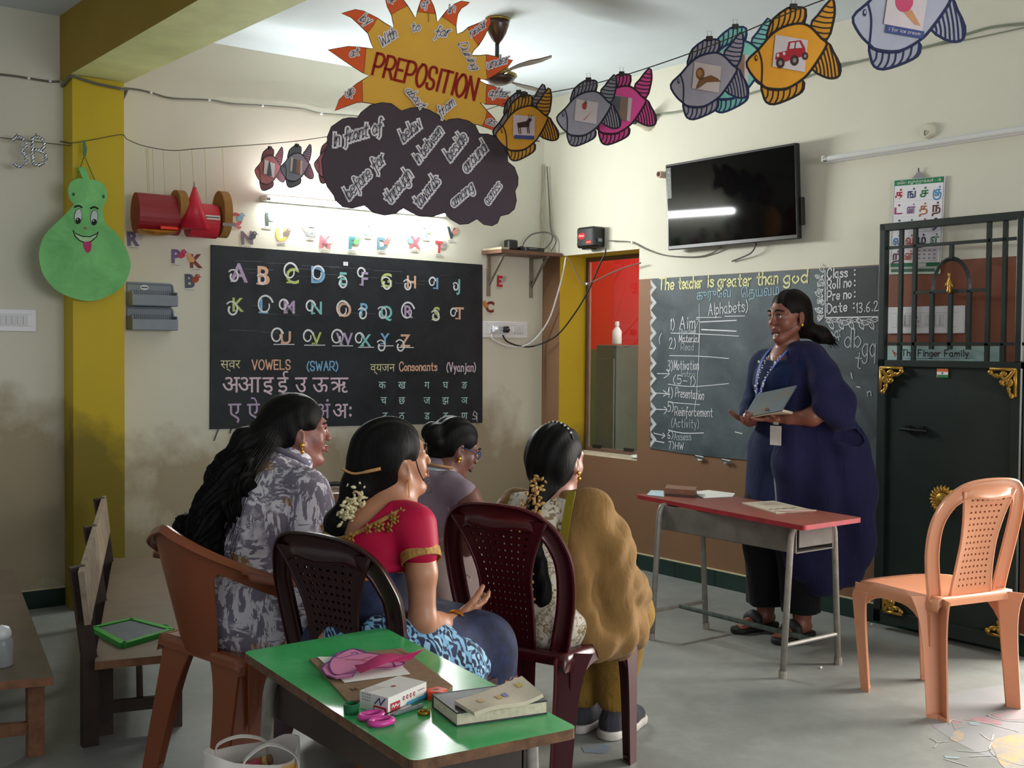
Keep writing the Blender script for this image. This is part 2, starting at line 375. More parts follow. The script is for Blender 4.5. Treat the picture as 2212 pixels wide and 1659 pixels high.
# window into the next room
def window():
    fm = mat('brown_window_frame', '6e5548', .4, var=.1); glass = NT('window_glass'); g = glass.b
    g.inputs['Base Color'].default_value = (.96, 1, .98, 1); g.inputs['Roughness'].default_value = .02; g.inputs['Transmission Weight'].default_value = 1.0; g.inputs['IOR'].default_value = 1.45
    b = MB()
    for a, c, s in ((WX0+.012, (WZ0+WZ1)/2, 0), (WX1-.012, (WZ0+WZ1)/2, 0)): b.box((a, c, -.235), (.024, WZ1-WZ0, .03))
    for c in (WZ0+.012, WZ1-.014): b.box(((WX0+WX1)/2, c, -.235), (WX1-WX0-.048, .024, .028))
    o = tag(b.build('window_1', [fm], None, MRT), 'narrow glazed window showing a red wall beyond', kind='structure')
    b = MB(); b.box(((WX0+WX1)/2, (WZ0+WZ1)/2, -.236), (WX1-WX0-.05, WZ1-WZ0-.05, .005)); b.build('glass_pane', [glass.m], o)
    b = MB()
    for x in (WX0+.12, WX0+.42): b.box((x, WZ0+.03, -.226), (.08, .022, .012), mi=0)
    b.build('pane_clip', [mat('black_plastic', '17181a', .45)], o)
window()
redw = mat('red_wall_paint', 'd6261f', .5, var=.05, scale=2); grnw = mat('olive_green_wall_paint', '55653c', .5, var=.08, scale=2)
b = MB(); b.box((1.35, -.6, .65), (.1, 4.6, 1.3), mi=1); b.box((1.35, -.6, 2.15), (.1, 4.6, 1.7), mi=0); b.box((.8, 1.5, .65), (1.0, .1, 1.3), mi=1); b.box((.8, 1.5, 2.15), (1.0, .1, 1.7), mi=0)
tag(b.build('wall_next_room', [redw, grnw]), 'red and olive painted wall of the room beyond the window', kind='structure')
b = MB(); b.box((.85, -.6, -.05), (1.2, 4.6, .1)); tag(b.build('floor_next_room', [floorm]), 'floor of the room beyond the window', kind='structure')
l = bpy.data.lights.new('next_room_fill_light', 'AREA'); l.size = .8; l.energy = 20; l.color = (1, .97, .92); o = bpy.data.objects.new('next_room_fill_light', l); COL.objects.link(o); o.location = (.8, -.4, 2.85)  # unseen light added to brighten the red wall beyond the glass
# worn paintings on the floor
def floor_art():
    f = Flat(); f0 = lambda x, y: (onZ(x, y).x, onZ(x, y).y)
    def wash(n, c):
        k = NT(n); v = k.coord(); nn = k.ramp(k.noise(v, 9, 5, .7), ((.38, lin('86898a')), (.66, lin(c)))); k.color(nn); k.b.inputs['Roughness'].default_value = .5; return k.m
    ye = wash('worn_yellow_floor_paint', 'cb9f52'); pk = wash('worn_pink_floor_paint', 'a9767c'); wh = wash('worn_white_floor_paint', 'bfb8b2'); bl = wash('worn_blue_floor_paint', '8fabb0'); li = wash('worn_lilac_floor_paint', '8d8a8b')
    f.poly(px_poly([(2001, 1530), (2030, 1505), (2090, 1490), (2160, 1481), (2230, 1478), (2330, 1500), (2380, 1580), (2350, 1660), (2260, 1700), (2190, 1668), (2150, 1640), (2110, 1625), (2060, 1600), (2015, 1570)], f0), li, .0004)
    cx, cy = f0(2330, 1590); cx2, cy2 = f0(2150, 1600); r = math.hypot(cx-cx2, cy-cy2)
    f.poly(px_poly([(2142, 1610), (2150, 1596), (2185, 1588), (2240, 1584), (2350, 1590), (2450, 1650), (2300, 1740), (2200, 1690), (2160, 1650)], f0), ye, .001)
    f.poly(px_poly([(2051, 1588), (2068, 1578), (2082, 1583), (2081, 1598), (2065, 1603), (2052, 1597)], f0), ye, .001)
    f.poly(px_poly([(2140, 1545), (2170, 1536), (2230, 1532), (2260, 1548), (2212, 1556), (2165, 1555)], f0), pk, .001)
    f.poly(px_poly([(2090, 1552), (2115, 1549), (2160, 1558), (2165, 1566), (2120, 1562)], f0), pk, .001)
    f.poly(px_poly([(2055, 1560), (2068, 1556), (2082, 1572), (2062, 1576)], f0), pk, .001)
    f.poly(px_poly([(2090, 1560), (2118, 1560), (2112, 1568), (2095, 1566)], f0), bl, .0012); f.poly(px_poly([(2038, 1632), (2075, 1636), (2070, 1640), (2042, 1638)], f0), bl, .0012)
    for q in ([(2050, 1565), (2056, 1556), (2075, 1560)], [(2085, 1555), (2130, 1563), (2200, 1581)], [(2133, 1547), (2170, 1557), (2215, 1560)], [(2143, 1605), (2138, 1620), (2160, 1640), (2212, 1655)], [(2010, 1595), (2025, 1605), (2018, 1615)], [(2025, 1605), (2045, 1602)],
              [(2070, 1622), (2110, 1625), (2140, 1620)], [(2095, 1635), (2150, 1634), (2180, 1645)], [(2040, 1640), (2090, 1655)], [(2133, 1547), (2150, 1540), (2190, 1534)], [(2118, 1585), (2140, 1600), (2146, 1588)]):
        f.stroke(px_poly(q, f0), .0055, wh, .0016, smooth=6)
    o_ = wash('worn_orange_floor_paint', 'b98d57'); db = wash('worn_steel_blue_floor_paint', '65809b')
    for c, q in ((o_, [(1280, 1604), (1310, 1596), (1342, 1582), (1338, 1592), (1320, 1600)]), (db, [(1255, 1614), (1300, 1606), (1320, 1614), (1305, 1628), (1262, 1626)]), (o_, [(1195, 1628), (1240, 1616), (1236, 1622), (1204, 1634)]),
                 (db, [(1345, 1562), (1358, 1560), (1362, 1568), (1350, 1574)])):
        f.poly(px_poly(q, f0), c, .001)
    f.build('painted_floor_drawing', floor)
floor_art()

# ================================================================ back wall
slate = NT('black_chalk_sheet'); _v = slate.coord(); _n = slate.noise(_v, 3, 6, .7, .8)
slate.color(slate.ramp(_n, ((.35, lin('15181d')), (.75, lin('2a2f36'))))); slate.b.inputs['Roughness'].default_value = .55; slate.b.inputs['Specular IOR Level'].default_value = .35; slate = slate.m
def chalk(name, c): return mat('chalk_'+name, c, .95, var=.25, scale=160, spec=.1)
CH = dict(w=chalk('white', 'dcdde0'), l=chalk('lilac', 'b3a0bf'), o=chalk('peach', 'dcb096'), y=chalk('lime', 'b9c77c'), b=chalk('blue', '7fb2d8'), c=chalk('aqua', '86c6c2'), p=chalk('pink', 'd6bfcb'), k=chalk('pale_aqua', 'b5d3d2'), v=chalk('pale_yellow', 'dfdda9'))
def blackboard_back():
    q = px_poly([(452, 927), (1040, 913), (1040, 572), (454.5, 529)], wb)
    f = Flat(); f.poly(q, slate, .012, .01)
    for i in range(26):      # half wiped guide lines
        a = random.uniform(470, 960); y = 560+.07*(a-455)+random.choice((0, 8, 16, 24, 95, 110, 150)); l = random.uniform(25, 90)
        f.stroke([wb(a, y), wb(a+l, y+.04*l)], .0016, mat('faint_chalk_line', '6a7078', .95), .0125)
    for x in (470, 498, 548): f.stroke(px_poly([(x, 926), (x-2, 932), (x-3-(x == 470)*6, 935+(x == 470)*16)], wb), .006, slate, .012)
    bb = tag(f.build('blackboard', None, MBK), 'black chalk sheet on the stained wall with the alphabet and Hindi letters', 'blackboard')
    z5 = lambda x, y: wb(440+x/3.318, 430+y/3.318)
    rows = [('A', 245, 525, 'l', 130), ('B', 422, 545, 'o', 130), ('C', 628, 548, 'y', 110), ('D', 812, 540, 'b', 120), ('E', 992, 570, 'c', 95), ('F', 1145, 570, 'l', 100), ('G', 1300, 580, 'y', 105), ('H', 1480, 592, 'o', 95), ('I', 1665, 603, 'b', 88), ('J', 1815, 615, 'c', 92),
            ('K', 240, 755, 'y', 95), ('L', 425, 765, 'b', 100), ('M', 605, 772, 'l', 92), ('N', 800, 778, 'c', 92), ('O', 1000, 790, 'o', 105), ('P', 1140, 790, 'b', 95), ('Q', 1300, 808, 'c', 95), ('R', 1460, 805, 'l', 95), ('S', 1660, 820, 'y', 105), ('T', 1825, 817, 'o', 95),
            ('U', 580, 990, 'o', 90), ('V', 800, 995, 'y', 88), ('W', 1000, 1000, 'l', 92), ('X', 1150, 1010, 'c', 90), ('Y', 1290, 1000, 'b', 85), ('Z', 1435, 1012, 'o', 95)]
    sw = {'A': (205, 555, 42, 1), 'B': (405, 580, 38, 1), 'C': (610, 520, 55, 0), 'D': (808, 535, 50, 0), 'E': (985, 600, 45, 1), 'F': (1118, 530, 34, 0), 'G': (1300, 610, 48, 1), 'H': (1450, 620, 40, 1), 'I': (1628, 595, 32, 0), 'J': (1795, 630, 30, 1),
          'K': (195, 790, 48, 1), 'L': (430, 760, 60, 0), 'M': (562, 760, 36, 0), 'N': (755, 770, 38, 0), 'O': (985, 790, 55, 0), 'P': (1128, 825, 42, 1), 'Q': (1270, 820, 45, 1), 'R': (1450, 805, 62, 0), 'S': (1650, 840, 42, 1), 'T': (1780, 815, 32, 0),
          'U': (515, 980, 48, 0), 'V': (738, 985, 42, 0), 'W': (945, 990, 50, 0), 'X': (1105, 1000, 38, 0), 'Y': (1262, 1055, 42, 1), 'Z': (1398, 1055, 45, 1)}
    for ch, x, y, c, h in rows:
        f = Flat(); u, v = z5(x, y); hh = h/3.318/372; f.glyph(ch, u, v-hh/2, hh, CH[c], .0145, off=.018)
        f.rect(u-hh*.42, v-hh/2, u-hh*.12, v-hh/2+.008, CH[c], .0146)
        sx, sy, r, low = sw[ch]; su, sv = z5(sx, sy); r = r/3.318/372
        pts = []
        for i in range(26):
            a = math.radians(20+i*(350/25)) if low == 0 else math.radians(150+i*(350/25)); rr = r*(.5+.55*i/25) if low else r*(1.08-.5*i/25)
            pts.append((su+rr*math.cos(a)*.92, sv+rr*math.sin(a)*1.08))
        f.stroke(pts, .0115, CH['w'], .0155, w1=.0075)
        if ch in 'UVWXYZ': a, bq = z5(x-(85 if ch in 'UVW' else 50), y+52), z5(x+(60 if ch in 'UVW' else 60), y+52); f.stroke([a, bq], .005, CH['w'], .0142)
        f.build('chalk_letter', bb)
    f = Flat()
    def dv(ch, x, y, h, c, off=.004): u, v = z5(x, y); hh = h/3.318/372; f.glyph(ch, u, v-hh/2, hh, CH[c], .0135, off=off)
    dv('स्वर', 185, 1180, 62, 'v', -.004)
    for ch, x in zip('अआइईउऊऋ', (190, 322, 455, 560, 690, 830, 965)): dv(ch, x, 1322, 120, 'p')
    for ch, x in zip(('ए', 'ऐ', 'ओ', 'औ', 'अं', 'अः'), (215, 350, 495, 690, 845, 985)): dv(ch, x, 1510, 118, 'l' if ch != 'अः' else 'p')
    f.build('chalk_vowels', bb)
    f = Flat(); dv('व्यजन', 1275, 1205, 62, 'v', -.004)
    for k, (row, y) in enumerate((('कखगघङ', 1330), ('चछजझञ', 1440), ('टठडढण', 1550))):
        for ch, x in zip(row, (1272, 1412, 1592, 1725, 1860)): dv(ch, x+(10*k if x < 1400 else 0), y, 58, 'k')
    f.stroke(px_poly([(1018, 905), (1026, 905), (1028, 893), (1022, 888), (1019, 896), (1026, 900)], wb), .004, CH['w'], .0135); f.stroke(px_poly([(1027, 893), (1028, 910)], wb), .004, CH['w'], .0135)
    f.build('chalk_consonants', bb)
    for t, x, y, h, c, wd in (('VOWELS', 340, 1220, 62, 'o', 290), ('(SWAR)', 735, 1228, 62, 'b', 245), ('Consonants', 1395, 1230, 62, 'o', 310), ('(Vyanjan)', 1735, 1235, 66, 'p', 248)):
        f = Flat(); u, v = z5(x, y); f.text(t, u, v, h/3.318/372, .0075, CH[c], .0138, width=wd/3.318/(350 if x > 1000 else 385)); f.build('chalk_word', bb)
    f = Flat(); f.rect(*z5(992, 478), *z5(1026, 452), CH['w'], .0145); f.build('paper_scrap', bb)
blackboard_back()

WHT = mat('white_plastic', 'dfdfe2', .35, var=.02); BLKP = mat('black_plastic', '17181a', .45); GREYP = mat('grey_plastic', '7d8792', .45, var=.06)
paperw = mat('white_paper', 'e6e3dc', .85, var=.04)
def ink(c, name=None): return mat(name or 'ink_'+c, c, .8, var=.08)
def stickers():
    L = [('R', 288, 515, '6f6788', 'c9c2bd', 'a pale animal, under the red paper craft'), ('P', 380, 553, '75618a', 'c23f5f', 'a pink parrot beside it'), ('K', 424, 563, '7c4038', 'd9a070', 'a fox coloured tail, left of the blackboard'), ('B', 410, 606, '55586a', 'a34a38', 'a brown bear, lowest of the letter stickers beside the blackboard'),
         ('Q', 507, 473, 'b5545a', '7fa3b5', 'a small blue queen, right of the red paper craft'), ('N', 534, 513, '75606f', '4b4a50', 'a dark bird on the wall above the blackboard'), ('I', 577, 473, '3a4a44', '8fbd8f', 'a green iguana, highest left of the glow'), ('U', 608, 506, 'dcb75e', '7a6a60', 'a brown bird and yellow strokes'),
         ('G', 670, 497, '8d8d90', 'e2d6b0', 'a pale giraffe and grey strokes'), ('M', 701, 522, 'bd6f78', 'd5cfc9', 'a pale monkey and red strokes'), ('F', 760, 524, '3f8086', '79b070', 'a green frog and teal strokes'), ('O', 795, 495, '8fb9cf', 'd9a9a2', 'a pink octopus and blue strokes'),
         ('D', 825, 525, '5f8290', 'a0726a', 'a brown dog and blue grey strokes'), ('X', 895, 523, 'c05b66', '7fb4d0', 'a blue fish and red strokes'), ('T', 920, 500, '6f9fc0', 'e0c77a', 'a yellow animal and blue strokes'), ('T', 948, 533, 'b03c44', '9a948e', 'a grey turtle and red strokes'),
         ('V', 974, 503, '39404a', 'c98a78', 'a vulture and near black strokes'), ('E', 1079, 607, 'c03238', 'b7afa8', 'a grey elephant, under the shelf'), ('C', 1057, 662, '7a2f22', 'd07e3a', 'an orange cat, above the white socket plate')]
    for i, (ch, px, py, c, a, d) in enumerate(L):
        f = Flat(); s = .07 if px < 1000 else .068; pale = mat('paper_backing', 'd8d6cc', .85, var=.03)
        f.glyph(ch, 0, -s/2, s, ink(c), .0022, rot=random.uniform(-.1, .1), off=.045)
        am = ink(a); sg = 1 if ch not in 'KCGX' else -1
        f.ell((sg*s*.42, s*.08), s*.3, s*.22, am, .003, rot=.4*sg); f.ell((sg*s*.58, s*.34), s*.2, s*.18, am, .0034)
        f.ell((sg*s*.62, s*.38), s*.045, s*.05, paperw, .0038); f.ell((sg*s*.63, s*.38), s*.025, s*.025, BLKP, .0041)
        f.poly([(sg*s*.72, s*.36), (sg*s*.95, s*.3), (sg*s*.74, s*.26)], am, .0032)
        f.rect(-s*.38, -s*.78, s*.38, -s*.6, pale, .002); f.stroke([(-s*.3, -s*.69), (s*.28, -s*.69)], s*.05, ink('9a938a'), .0024)
        x, z = wb(px, py); o = f.build('alphabet_sticker', None, MBK @ T(x, z, .001))
        tag(o, f'paper letter {ch} sticker with {d}', 'sticker', 'alphabet stickers on the cream wall')
stickers()

def tray():
    M = MBK @ T(-2.608, 1.50, 0); t = thing('letter_tray', 'grey two tier plastic tray hung on the wall beside the mustard column', 'tray', M)
    for k, zc in enumerate((.062, -.062)):
        b = MB(); W = .12
        b.box((0, zc, .008), (2*W, .112, .012), bev=.004)
        b.box((0, zc-.053, .045), (2*W, .012, .09), bev=.004); b.box((0, zc-.03, .09), (2*W, .055, .008), bev=.003)
        for sx in (-1, 1): b.box((sx*(W-.004), zc-.02, .045), (.008, .07, .09), bev=.003)
        b.tube([(-W, zc+.058, .012), (W-.01, zc+.058, .012), (W, zc+.05, .012), (W, zc-.05, .06)], .007, 8)
        o = b.build('tier', [GREYP], t)
        f = Flat()
        for i in range(21): f.rect(-.105+i*.0102, zc-.026, -.100+i*.0102, zc+.024, mat('dark_slot', '59626c', .6), .0146)
        f.build('slot', o)
    f = Flat(); f.ell((-.03, .1, 0), .022, .013, WHT, .0152); f.stroke([(-.044, .1), (-.016, .1)], .006, ink('3c4650'), .0156); f.build('maker_badge', t)
tray()
def switch_plate(name, label, M, w, h, mods, cat='switch'):
    t = thing(name, label, cat, M); b = MB(); b.box((0, 0, .006), (w, h, .012), bev=.004); b.build('cover_plate', [WHT], t)
    for kind, x in mods:
        if kind == 's':
            b = MB(); b.box((x, 0, .0135), (.021, h*.42, .006), bev=.0015); b.box((x, -h*.1, .0165), (.018, h*.18, .003), mi=0); b.build('rocker', [mat('ivory_plastic', 'cfcfd2', .4, var=.02)], t)
        elif kind == 'd':
            b = MB(); b.lathe([(.012, .012), (.012, .02), (.009, .024), (0, .024)], 14, 0, T(x, 0, 0)); b.build('dimmer', [WHT], t)
        else:
            b = MB(); b.box((x, 0, .0135), (.034, h*.45, .004), bev=.001); b.build('socket', [mat('ivory_plastic', 'cfcfd2', .4, var=.02)], t)
            f = Flat()
            for dx, dy in ((0, .012), (-.008, -.006), (.008, -.006)): f.ell((x+dx, dy), .0032, .0032, BLKP, .0158)
            f.build('socket_hole', t)
    f = Flat(); f.stroke([(-w*.42, h*.26), (w*.42, h*.26), (w*.42, -h*.26), (-w*.42, -h*.26)], .0012, ink('8a8a8c'), .0123, closed=True); f.build('module_frame', t)
    return t
x0, z0 = wb(-14, 693); switch_plate('switchboard', 'white switch plate with a row of rockers left of the mustard column', MBK @ T(-3.315, 1.418, 0), .29, .11, [('s', -.12+i*.0265) for i in range(9)])
t = switch_plate('switchboard', 'white socket plate with two plugs under the corner shelf', MBK @ T(-.31, 1.42, 0), .36, .105, [('p', -.105), ('s', -.06), ('p', -.03), ('d', .035), ('s', .075), ('s', .105), ('s', .13)])
def plug(px, py, c, label, pts, cname):
    x, z = wb(px, py); t = thing('power_plug', label, 'plug', MBK @ T(x, z, .016)); b = MB()
    b.box((0, 0, .012), (.036, .04, .024), bev=.006); b.lathe([(.013, .02), (.012, .035), (.006, .045), (0, .046)], 12); b.build('plug_body', [c], t, smooth=False)
    b = MB(); b.tube(spline(pts, 8), .0052, 6); b.build(cname, [c], t, world=True)
beige = mat('beige_cable', 'b3a78e', .6); blackc = mat('black_cable', '141414', .5); greyc = mat('grey_cable', '6a675c', .6)
Bk = lambda px, py, d=.045: onY(px, py, -d)
Rt = lambda px, py, d=.045: onX(px, py, -d)
plug(1064, 711, WHT, 'white plug with a beige flex in the socket plate', [Bk(1062, 722), Bk(1066, 734), Bk(1095, 747), Bk(1130, 748), Bk(1160, 728), Rt(1186, 690), Rt(1203, 640), Rt(1216, 590), Rt(1222, 556)], 'flex')
plug(1088, 712, BLKP, 'black plug with a long black flex in the socket plate', [Bk(1086, 724), Bk(1096, 738), Bk(1125, 748), Bk(1155, 747), Rt(1200, 727), Rt(1236, 685), Rt(1270, 630), Rt(1296, 570), Rt(1307, 548), Rt(1308, 537)], 'flex')
def shelf():
    t = thing('wall_shelf', 'brown board shelf on steel brackets in the corner', 'shelf', T(-.25, 0, 1.9)); wood = mat('brown_laminate', '6d4a3a', .5, var=.15, scale=8); stl = mat('dull_steel', '8b857a', .45, .6)
    d = .21; b = MB(); b.box((0, -d/2, 0), (.485, d, .022)); b.box((-.2425+.03, -d/2-.01, .018), (.06, .19, .012), mi=1); b.build('shelf_board', [wood, mat('pale_timber', 'b5a88c', .8)], t)
    for x in (-.19, .15):
        b = MB(); b.box((x, -.006, -.14), (.024, .012, .26)); b.box((x, -.09, -.016), (.022, .18, .01)); b.bar((x, -.165, -.02), (x, -.01, -.2), .008, .016, up=(1, 0, 0)); b.build('bracket', [stl], t)
shelf()
t = thing('power_adapter', 'small black adapter standing on the corner shelf', 'adapter', T(-.33, -.09, 1.911+.006)); b = MB(); b.box((0, 0, .034), (.075, .06, .068), bev=.012); b.build('adapter_body', [BLKP], t); b = MB(); b.tube(spline([(.03, 0, .01), (.08, -.01, .03), (.12, 0, .006)], 6), .004, 6); b.build('lead', [blackc], t)
t = thing('router', 'flat black router box lying on the corner shelf', 'router', T(-.2, -.12, 1.912)); b = MB(); b.box((0, 0, .014), (.15, .11, .028), bev=.005); b.build('router_case', [BLKP], t); f = Flat(); f.ell((.05, -.004), .005, .004, mat('status_lens', '30485a', .3), .056); f.stroke([(-.05, .005), (.01, .005)], .004, GREYP, .056); f.build('front_panel', t, Matrix(((1, 0, 0, 0), (0, 0, -1, 0), (0, 1, 0, .014), (0, 0, 0, 1))))
def cable(name, label, pts, r, m, group=None, clips=(), n=8, cat='cable'):
    b = MB(); b.tube(spline(pts, n), r, 6); o = b.build(name, [m]); tag(o, label, cat, group)
    for c in clips: b = MB(); b.box(c, (.014, .014, .014), bev=.003); b.build('cable_clip', [WHT], o)
    return o
Bw = lambda px, py: onY(px, py, -.008)
cable('festoon_cable', 'brown cable clipped high along the cream wall left of the column', [Bw(-60, 155), Bw(20, 163), Bw(60, 169), Bw(105, 176), Bw(128, 176)], .006, greyc, None, [Bw(62, 169), Bw(108, 175)])
cable('festoon_cable', 'brown cable pinned round the top of the mustard column', [(-3.045, -.012, 2.575), (-3.045, -.15, 2.595), (-3.03, -.158, 2.597), (-2.92, -.158, 2.578), (-2.79, -.158, 2.57), (-2.775, -.15, 2.565), (-2.775, -.02, 2.5)], .008, greyc, None, [(-3.02, -.157, 2.597), (-2.8, -.157, 2.571)])
cable('festoon_cable', 'thin cable clipped across the cream wall behind the paper sun', [Bw(266, 190), Bw(300, 194), Bw(326, 200), Bw(370, 212), Bw(452, 216), Bw(500, 224), Bw(567, 228), Bw(650, 235), Bw(694, 245), Bw(770, 251), Bw(900, 268), Bw(1040, 290), Bw(1165, 305)], .005, greyc, None, [Bw(326, 200), Bw(452, 216), Bw(567, 228), Bw(694, 245)])
cable('corner_cable', 'pale cable dropping down the room corner to the shelf', [(-.012, -.012, 2.5), (-.02, -.02, 2.3), (-.03, -.02, 2.15), (-.02, -.03, 2.03), (-.05, -.06, 1.97), (-.08, -.1, 1.925), (-.15, -.15, 1.918)], .005, beige)
cable('corner_cable', 'grey cable looping beside the room corner above the shelf', [(-.02, -.06, 2.48), (-.015, -.08, 2.25), (-.02, -.1, 2.1), (-.03, -.13, 2.0), (-.1, -.1, 1.93), (-.2, -.05, 1.95), (-.14, -.05, 2.03), (-.05, -.1, 2.05), (-.02, -.16, 2.0), (-.06, -.16, 1.925)], .0045, greyc)
cable('slack_cable', 'black cable sagging from the shelf across the yellow window reveal', [Rt(1222, 553), Rt(1237, 572), Rt(1248, 598), Rt(1262, 612), Rt(1285, 607), Rt(1320, 590), Rt(1350, 578), Rt(1384, 568)], .0045, mat('brown_cable', '6b5646', .6), None, [Rt(1268, 613)])
# tube lamp on the back wall
def tube_fixture(name, label, M, L, lit):
    t = thing(name, label, 'lamp', M); b = MB(); b.box((0, 0, .018), (L, .034, .036), bev=.004); b.build('batten', [WHT], t)
    if lit:
        k = NT('glowing_tube'); k.b.inputs['Emission Color'].default_value = (.95, 1, .98, 1); k.b.inputs['Emission Strength'].default_value = 75; tm = k.m
    else: tm = mat('unlit_tube', 'd7d9d6', .25, var=.02)
    b = MB(); b.tube([(-L/2+.03, -.002, .052), (L/2-.03, -.002, .052)], .013, 14); b.build('tube', [tm], t)
    for s in (-1, 1):
        b = MB(); b.tube([(s*(L/2-.035), -.002, .052), (s*(L/2-.012), -.002, .052)], .0145, 12, 0); b.box((s*(L/2-.01), 0, .035), (.014, .03, .055), mi=1, bev=.003); b.build('end_cap', [mat('bright_steel', 'b5b5b0', .3, .9), WHT], t)
    return t
tube_fixture('tube_light', 'lit white tube lamp on the cream wall behind the paper cloud', MBK @ T(-1.38, 2.115, 0), 1.22, True)
# smiling gourd
def gourd():
    y = -.2; z = lambda a, b: (lambda p: (p.x, p.z))(onY(a/3.606, 280+b/3.606, y))
    k = NT('green_painted_board'); v = k.coord('Object', (1, 1, 3)); n = k.noise(v, 5, 6, .7, .4); k.color(k.ramp(n, ((.3, lin('5fa860')), (.6, lin('7ec97c')), (.8, lin('98d890'))))); k.b.inputs['Roughness'].default_value = .8; gm = k.m
    o0 = z(660, 290); M = MBK @ T(o0[0], o0[1], .2); t = thing('gourd_cutout', 'big smiling green gourd cut from board hanging before the mustard column', 'decoration', M)
    Z = lambda a, b: (z(a, b)[0]-o0[0], z(a, b)[1]-o0[1])
    out = [(700, 388), (770, 400), (815, 440), (835, 500), (825, 560), (800, 610), (803, 660), (830, 740), (900, 800), (960, 880), (1000, 970), (1018, 1050), (1003, 1130), (960, 1210), (890, 1270), (800, 1315), (700, 1335), (600, 1322), (500, 1285), (420, 1235), (350, 1150), (315, 1060), (305, 970), (320, 890), (350, 820), (420, 745), (500, 670), (555, 610), (573, 580), (545, 540), (532, 480), (545, 420), (590, 385), (645, 380)]
    pts = [(p.x, p.y) for p in spline([(*Z(*q), 0) for q in out], 3, True)]
    f = Flat(); f.poly(pts, gm, 0, .012, edge=mat('pale_card_edge', 'b9b08a', .9)); f.build('gourd_body', t)
    f = Flat(); f.poly([Z(*q) for q in ((610, 295), (665, 290), (683, 340), (702, 392), (650, 392), (628, 345))], gm, .001, .01); f.build('stem', t)
    ey = mat('grey_white_paint', 'c4ccd0', .8); bl = ink('151515'); 
    for cx, cy, r in ((608, 675, .06), (733, 685, .05)):
        f = Flat(); c = Z(cx, cy); f.ell(c, .0185, .038, bl, .0012, rot=r*-2); f.ell(c, .016, .035, ey, .0018, rot=r*-2); c2 = Z(cx, cy+35); f.ell(c2, .0125, .015, bl, .0024); f.ell((c2[0]-.004, c2[1]+.006), .003, .004, ey, .003); f.build('eye', t)
        f = Flat(); f.stroke([Z(cx-25, cy-72), Z(cx, cy-82), Z(cx+27, cy-70)], .009, bl, .0015, smooth=4); f.build('eyebrow', t)
    f = Flat(); m = [(568, 785), (590, 810), (640, 832), (700, 835), (745, 815), (765, 795), (750, 835), (710, 870), (665, 882), (620, 865), (585, 830)]
    f.poly([Z(*q) for q in m], mat('pale_green_paint', 'a9d39f', .8), .0015); f.stroke([Z(*q) for q in m], .005, bl, .002, closed=True); f.build('smile', t)
    f = Flat(); f.poly([(p.x, p.y) for p in spline([(*Z(*q), 0) for q in ((648, 880), (708, 878), (707, 935), (690, 958), (665, 945))], 3, True)], ink('b8336a'), .0028); f.build('tongue', t)
    f = Flat(); f.ell(Z(665, 768), .008, .005, ink('9a5a3a'), .0015); f.ell(Z(572, 505), .006, .009, ink('2f5a38'), .0015); f.ell(Z(805, 522), .006, .009, ink('2f5a38'), .0015); f.build('nose', t)
    b = MB(); a = Z(655, 85); b.tube([(a[0], a[1], 0), (*Z(660, 205), 0)], .0016, 5); b.tube([(*Z(655, 210), 0), (*Z(600, 385), -.014)], .0028, 5); b.tube([(*Z(660, 210), 0), (*Z(745, 392), -.014)], .0028, 5); b.build('hanging_cord', [mat('olive_cord', '5f7a2c', .8)], t)
    f = Flat(); f.poly([Z(*q) for q in ((642, 84), (660, 84), (678, 150), (668, 210), (645, 205))], ink('4f7d5a'), .003, .002); f.build('hanging_tab', t)
gourd()

# ================================================================ things strung up in the room
def plane_px(M):
    o = M.translation; n = M.col[2].xyz; inv = M.inverted()
    def f(px, py):
        d = ray(px, py); p = CAM + d*((o-CAM).dot(n)/d.dot(n)); q = inv @ p; return (q.x, q.y)
    return f
def hang(px, py, dist, yaw=0.):      # a plumb plane that turns its face to the viewer, turned on by yaw
    o = at(px, py, dist); x = Matrix.Rotation(yaw, 3, 'Z') @ Vector((CR.x, CR.y, 0)).normalized(); return frame(o, x, (0, 0, 1))
thread = mat('dark_thread', '4a4a3c', .8)
def garland(name, label, pts, r=.0022, n=8): b = MB(); b.tube(spline(pts, n), r, 5); return tag(b.build(name, [thread]), label, 'string')
garland('garland_string', 'sagging string from the mustard column to the grey paper fish', [(-7, -.12, 2.35), tuple(onY(0, 297, -.12)), tuple(onY(130, 305, -.14)), tuple(onY(155, 309, -.165)), tuple(onY(210, 300, -.165)), tuple(onY(262, 291, -.165)), tuple(onY(275, 301, -.16)), tuple(onY(310, 315, -.17)), tuple(onY(370, 325, -.18)), tuple(onY(430, 321, -.2)), tuple(onY(560, 312, -.25)), tuple(onY(630, 306, -.26)), tuple(onY(695, 297, -.27)), tuple(onY(800, 280, -.15)), tuple(onY(900, 275, -.004))])
S0, S1 = at(1128, 212, 4.80), at(1762, 6, 3.30)
garland('garland_string', 'long wire holding the bright paper fish across the room', [tuple(S0+(S0-S1)*.74), tuple(S0+(S0-S1)*.2), tuple(S0), tuple(S0.lerp(S1, .35)-Vector((0, 0, .035))), tuple(S0.lerp(S1, .7)-Vector((0, 0, .03))), tuple(S1), tuple(S0.lerp(S1, 1.35)), tuple(S0.lerp(S1, 2.1))], .002)
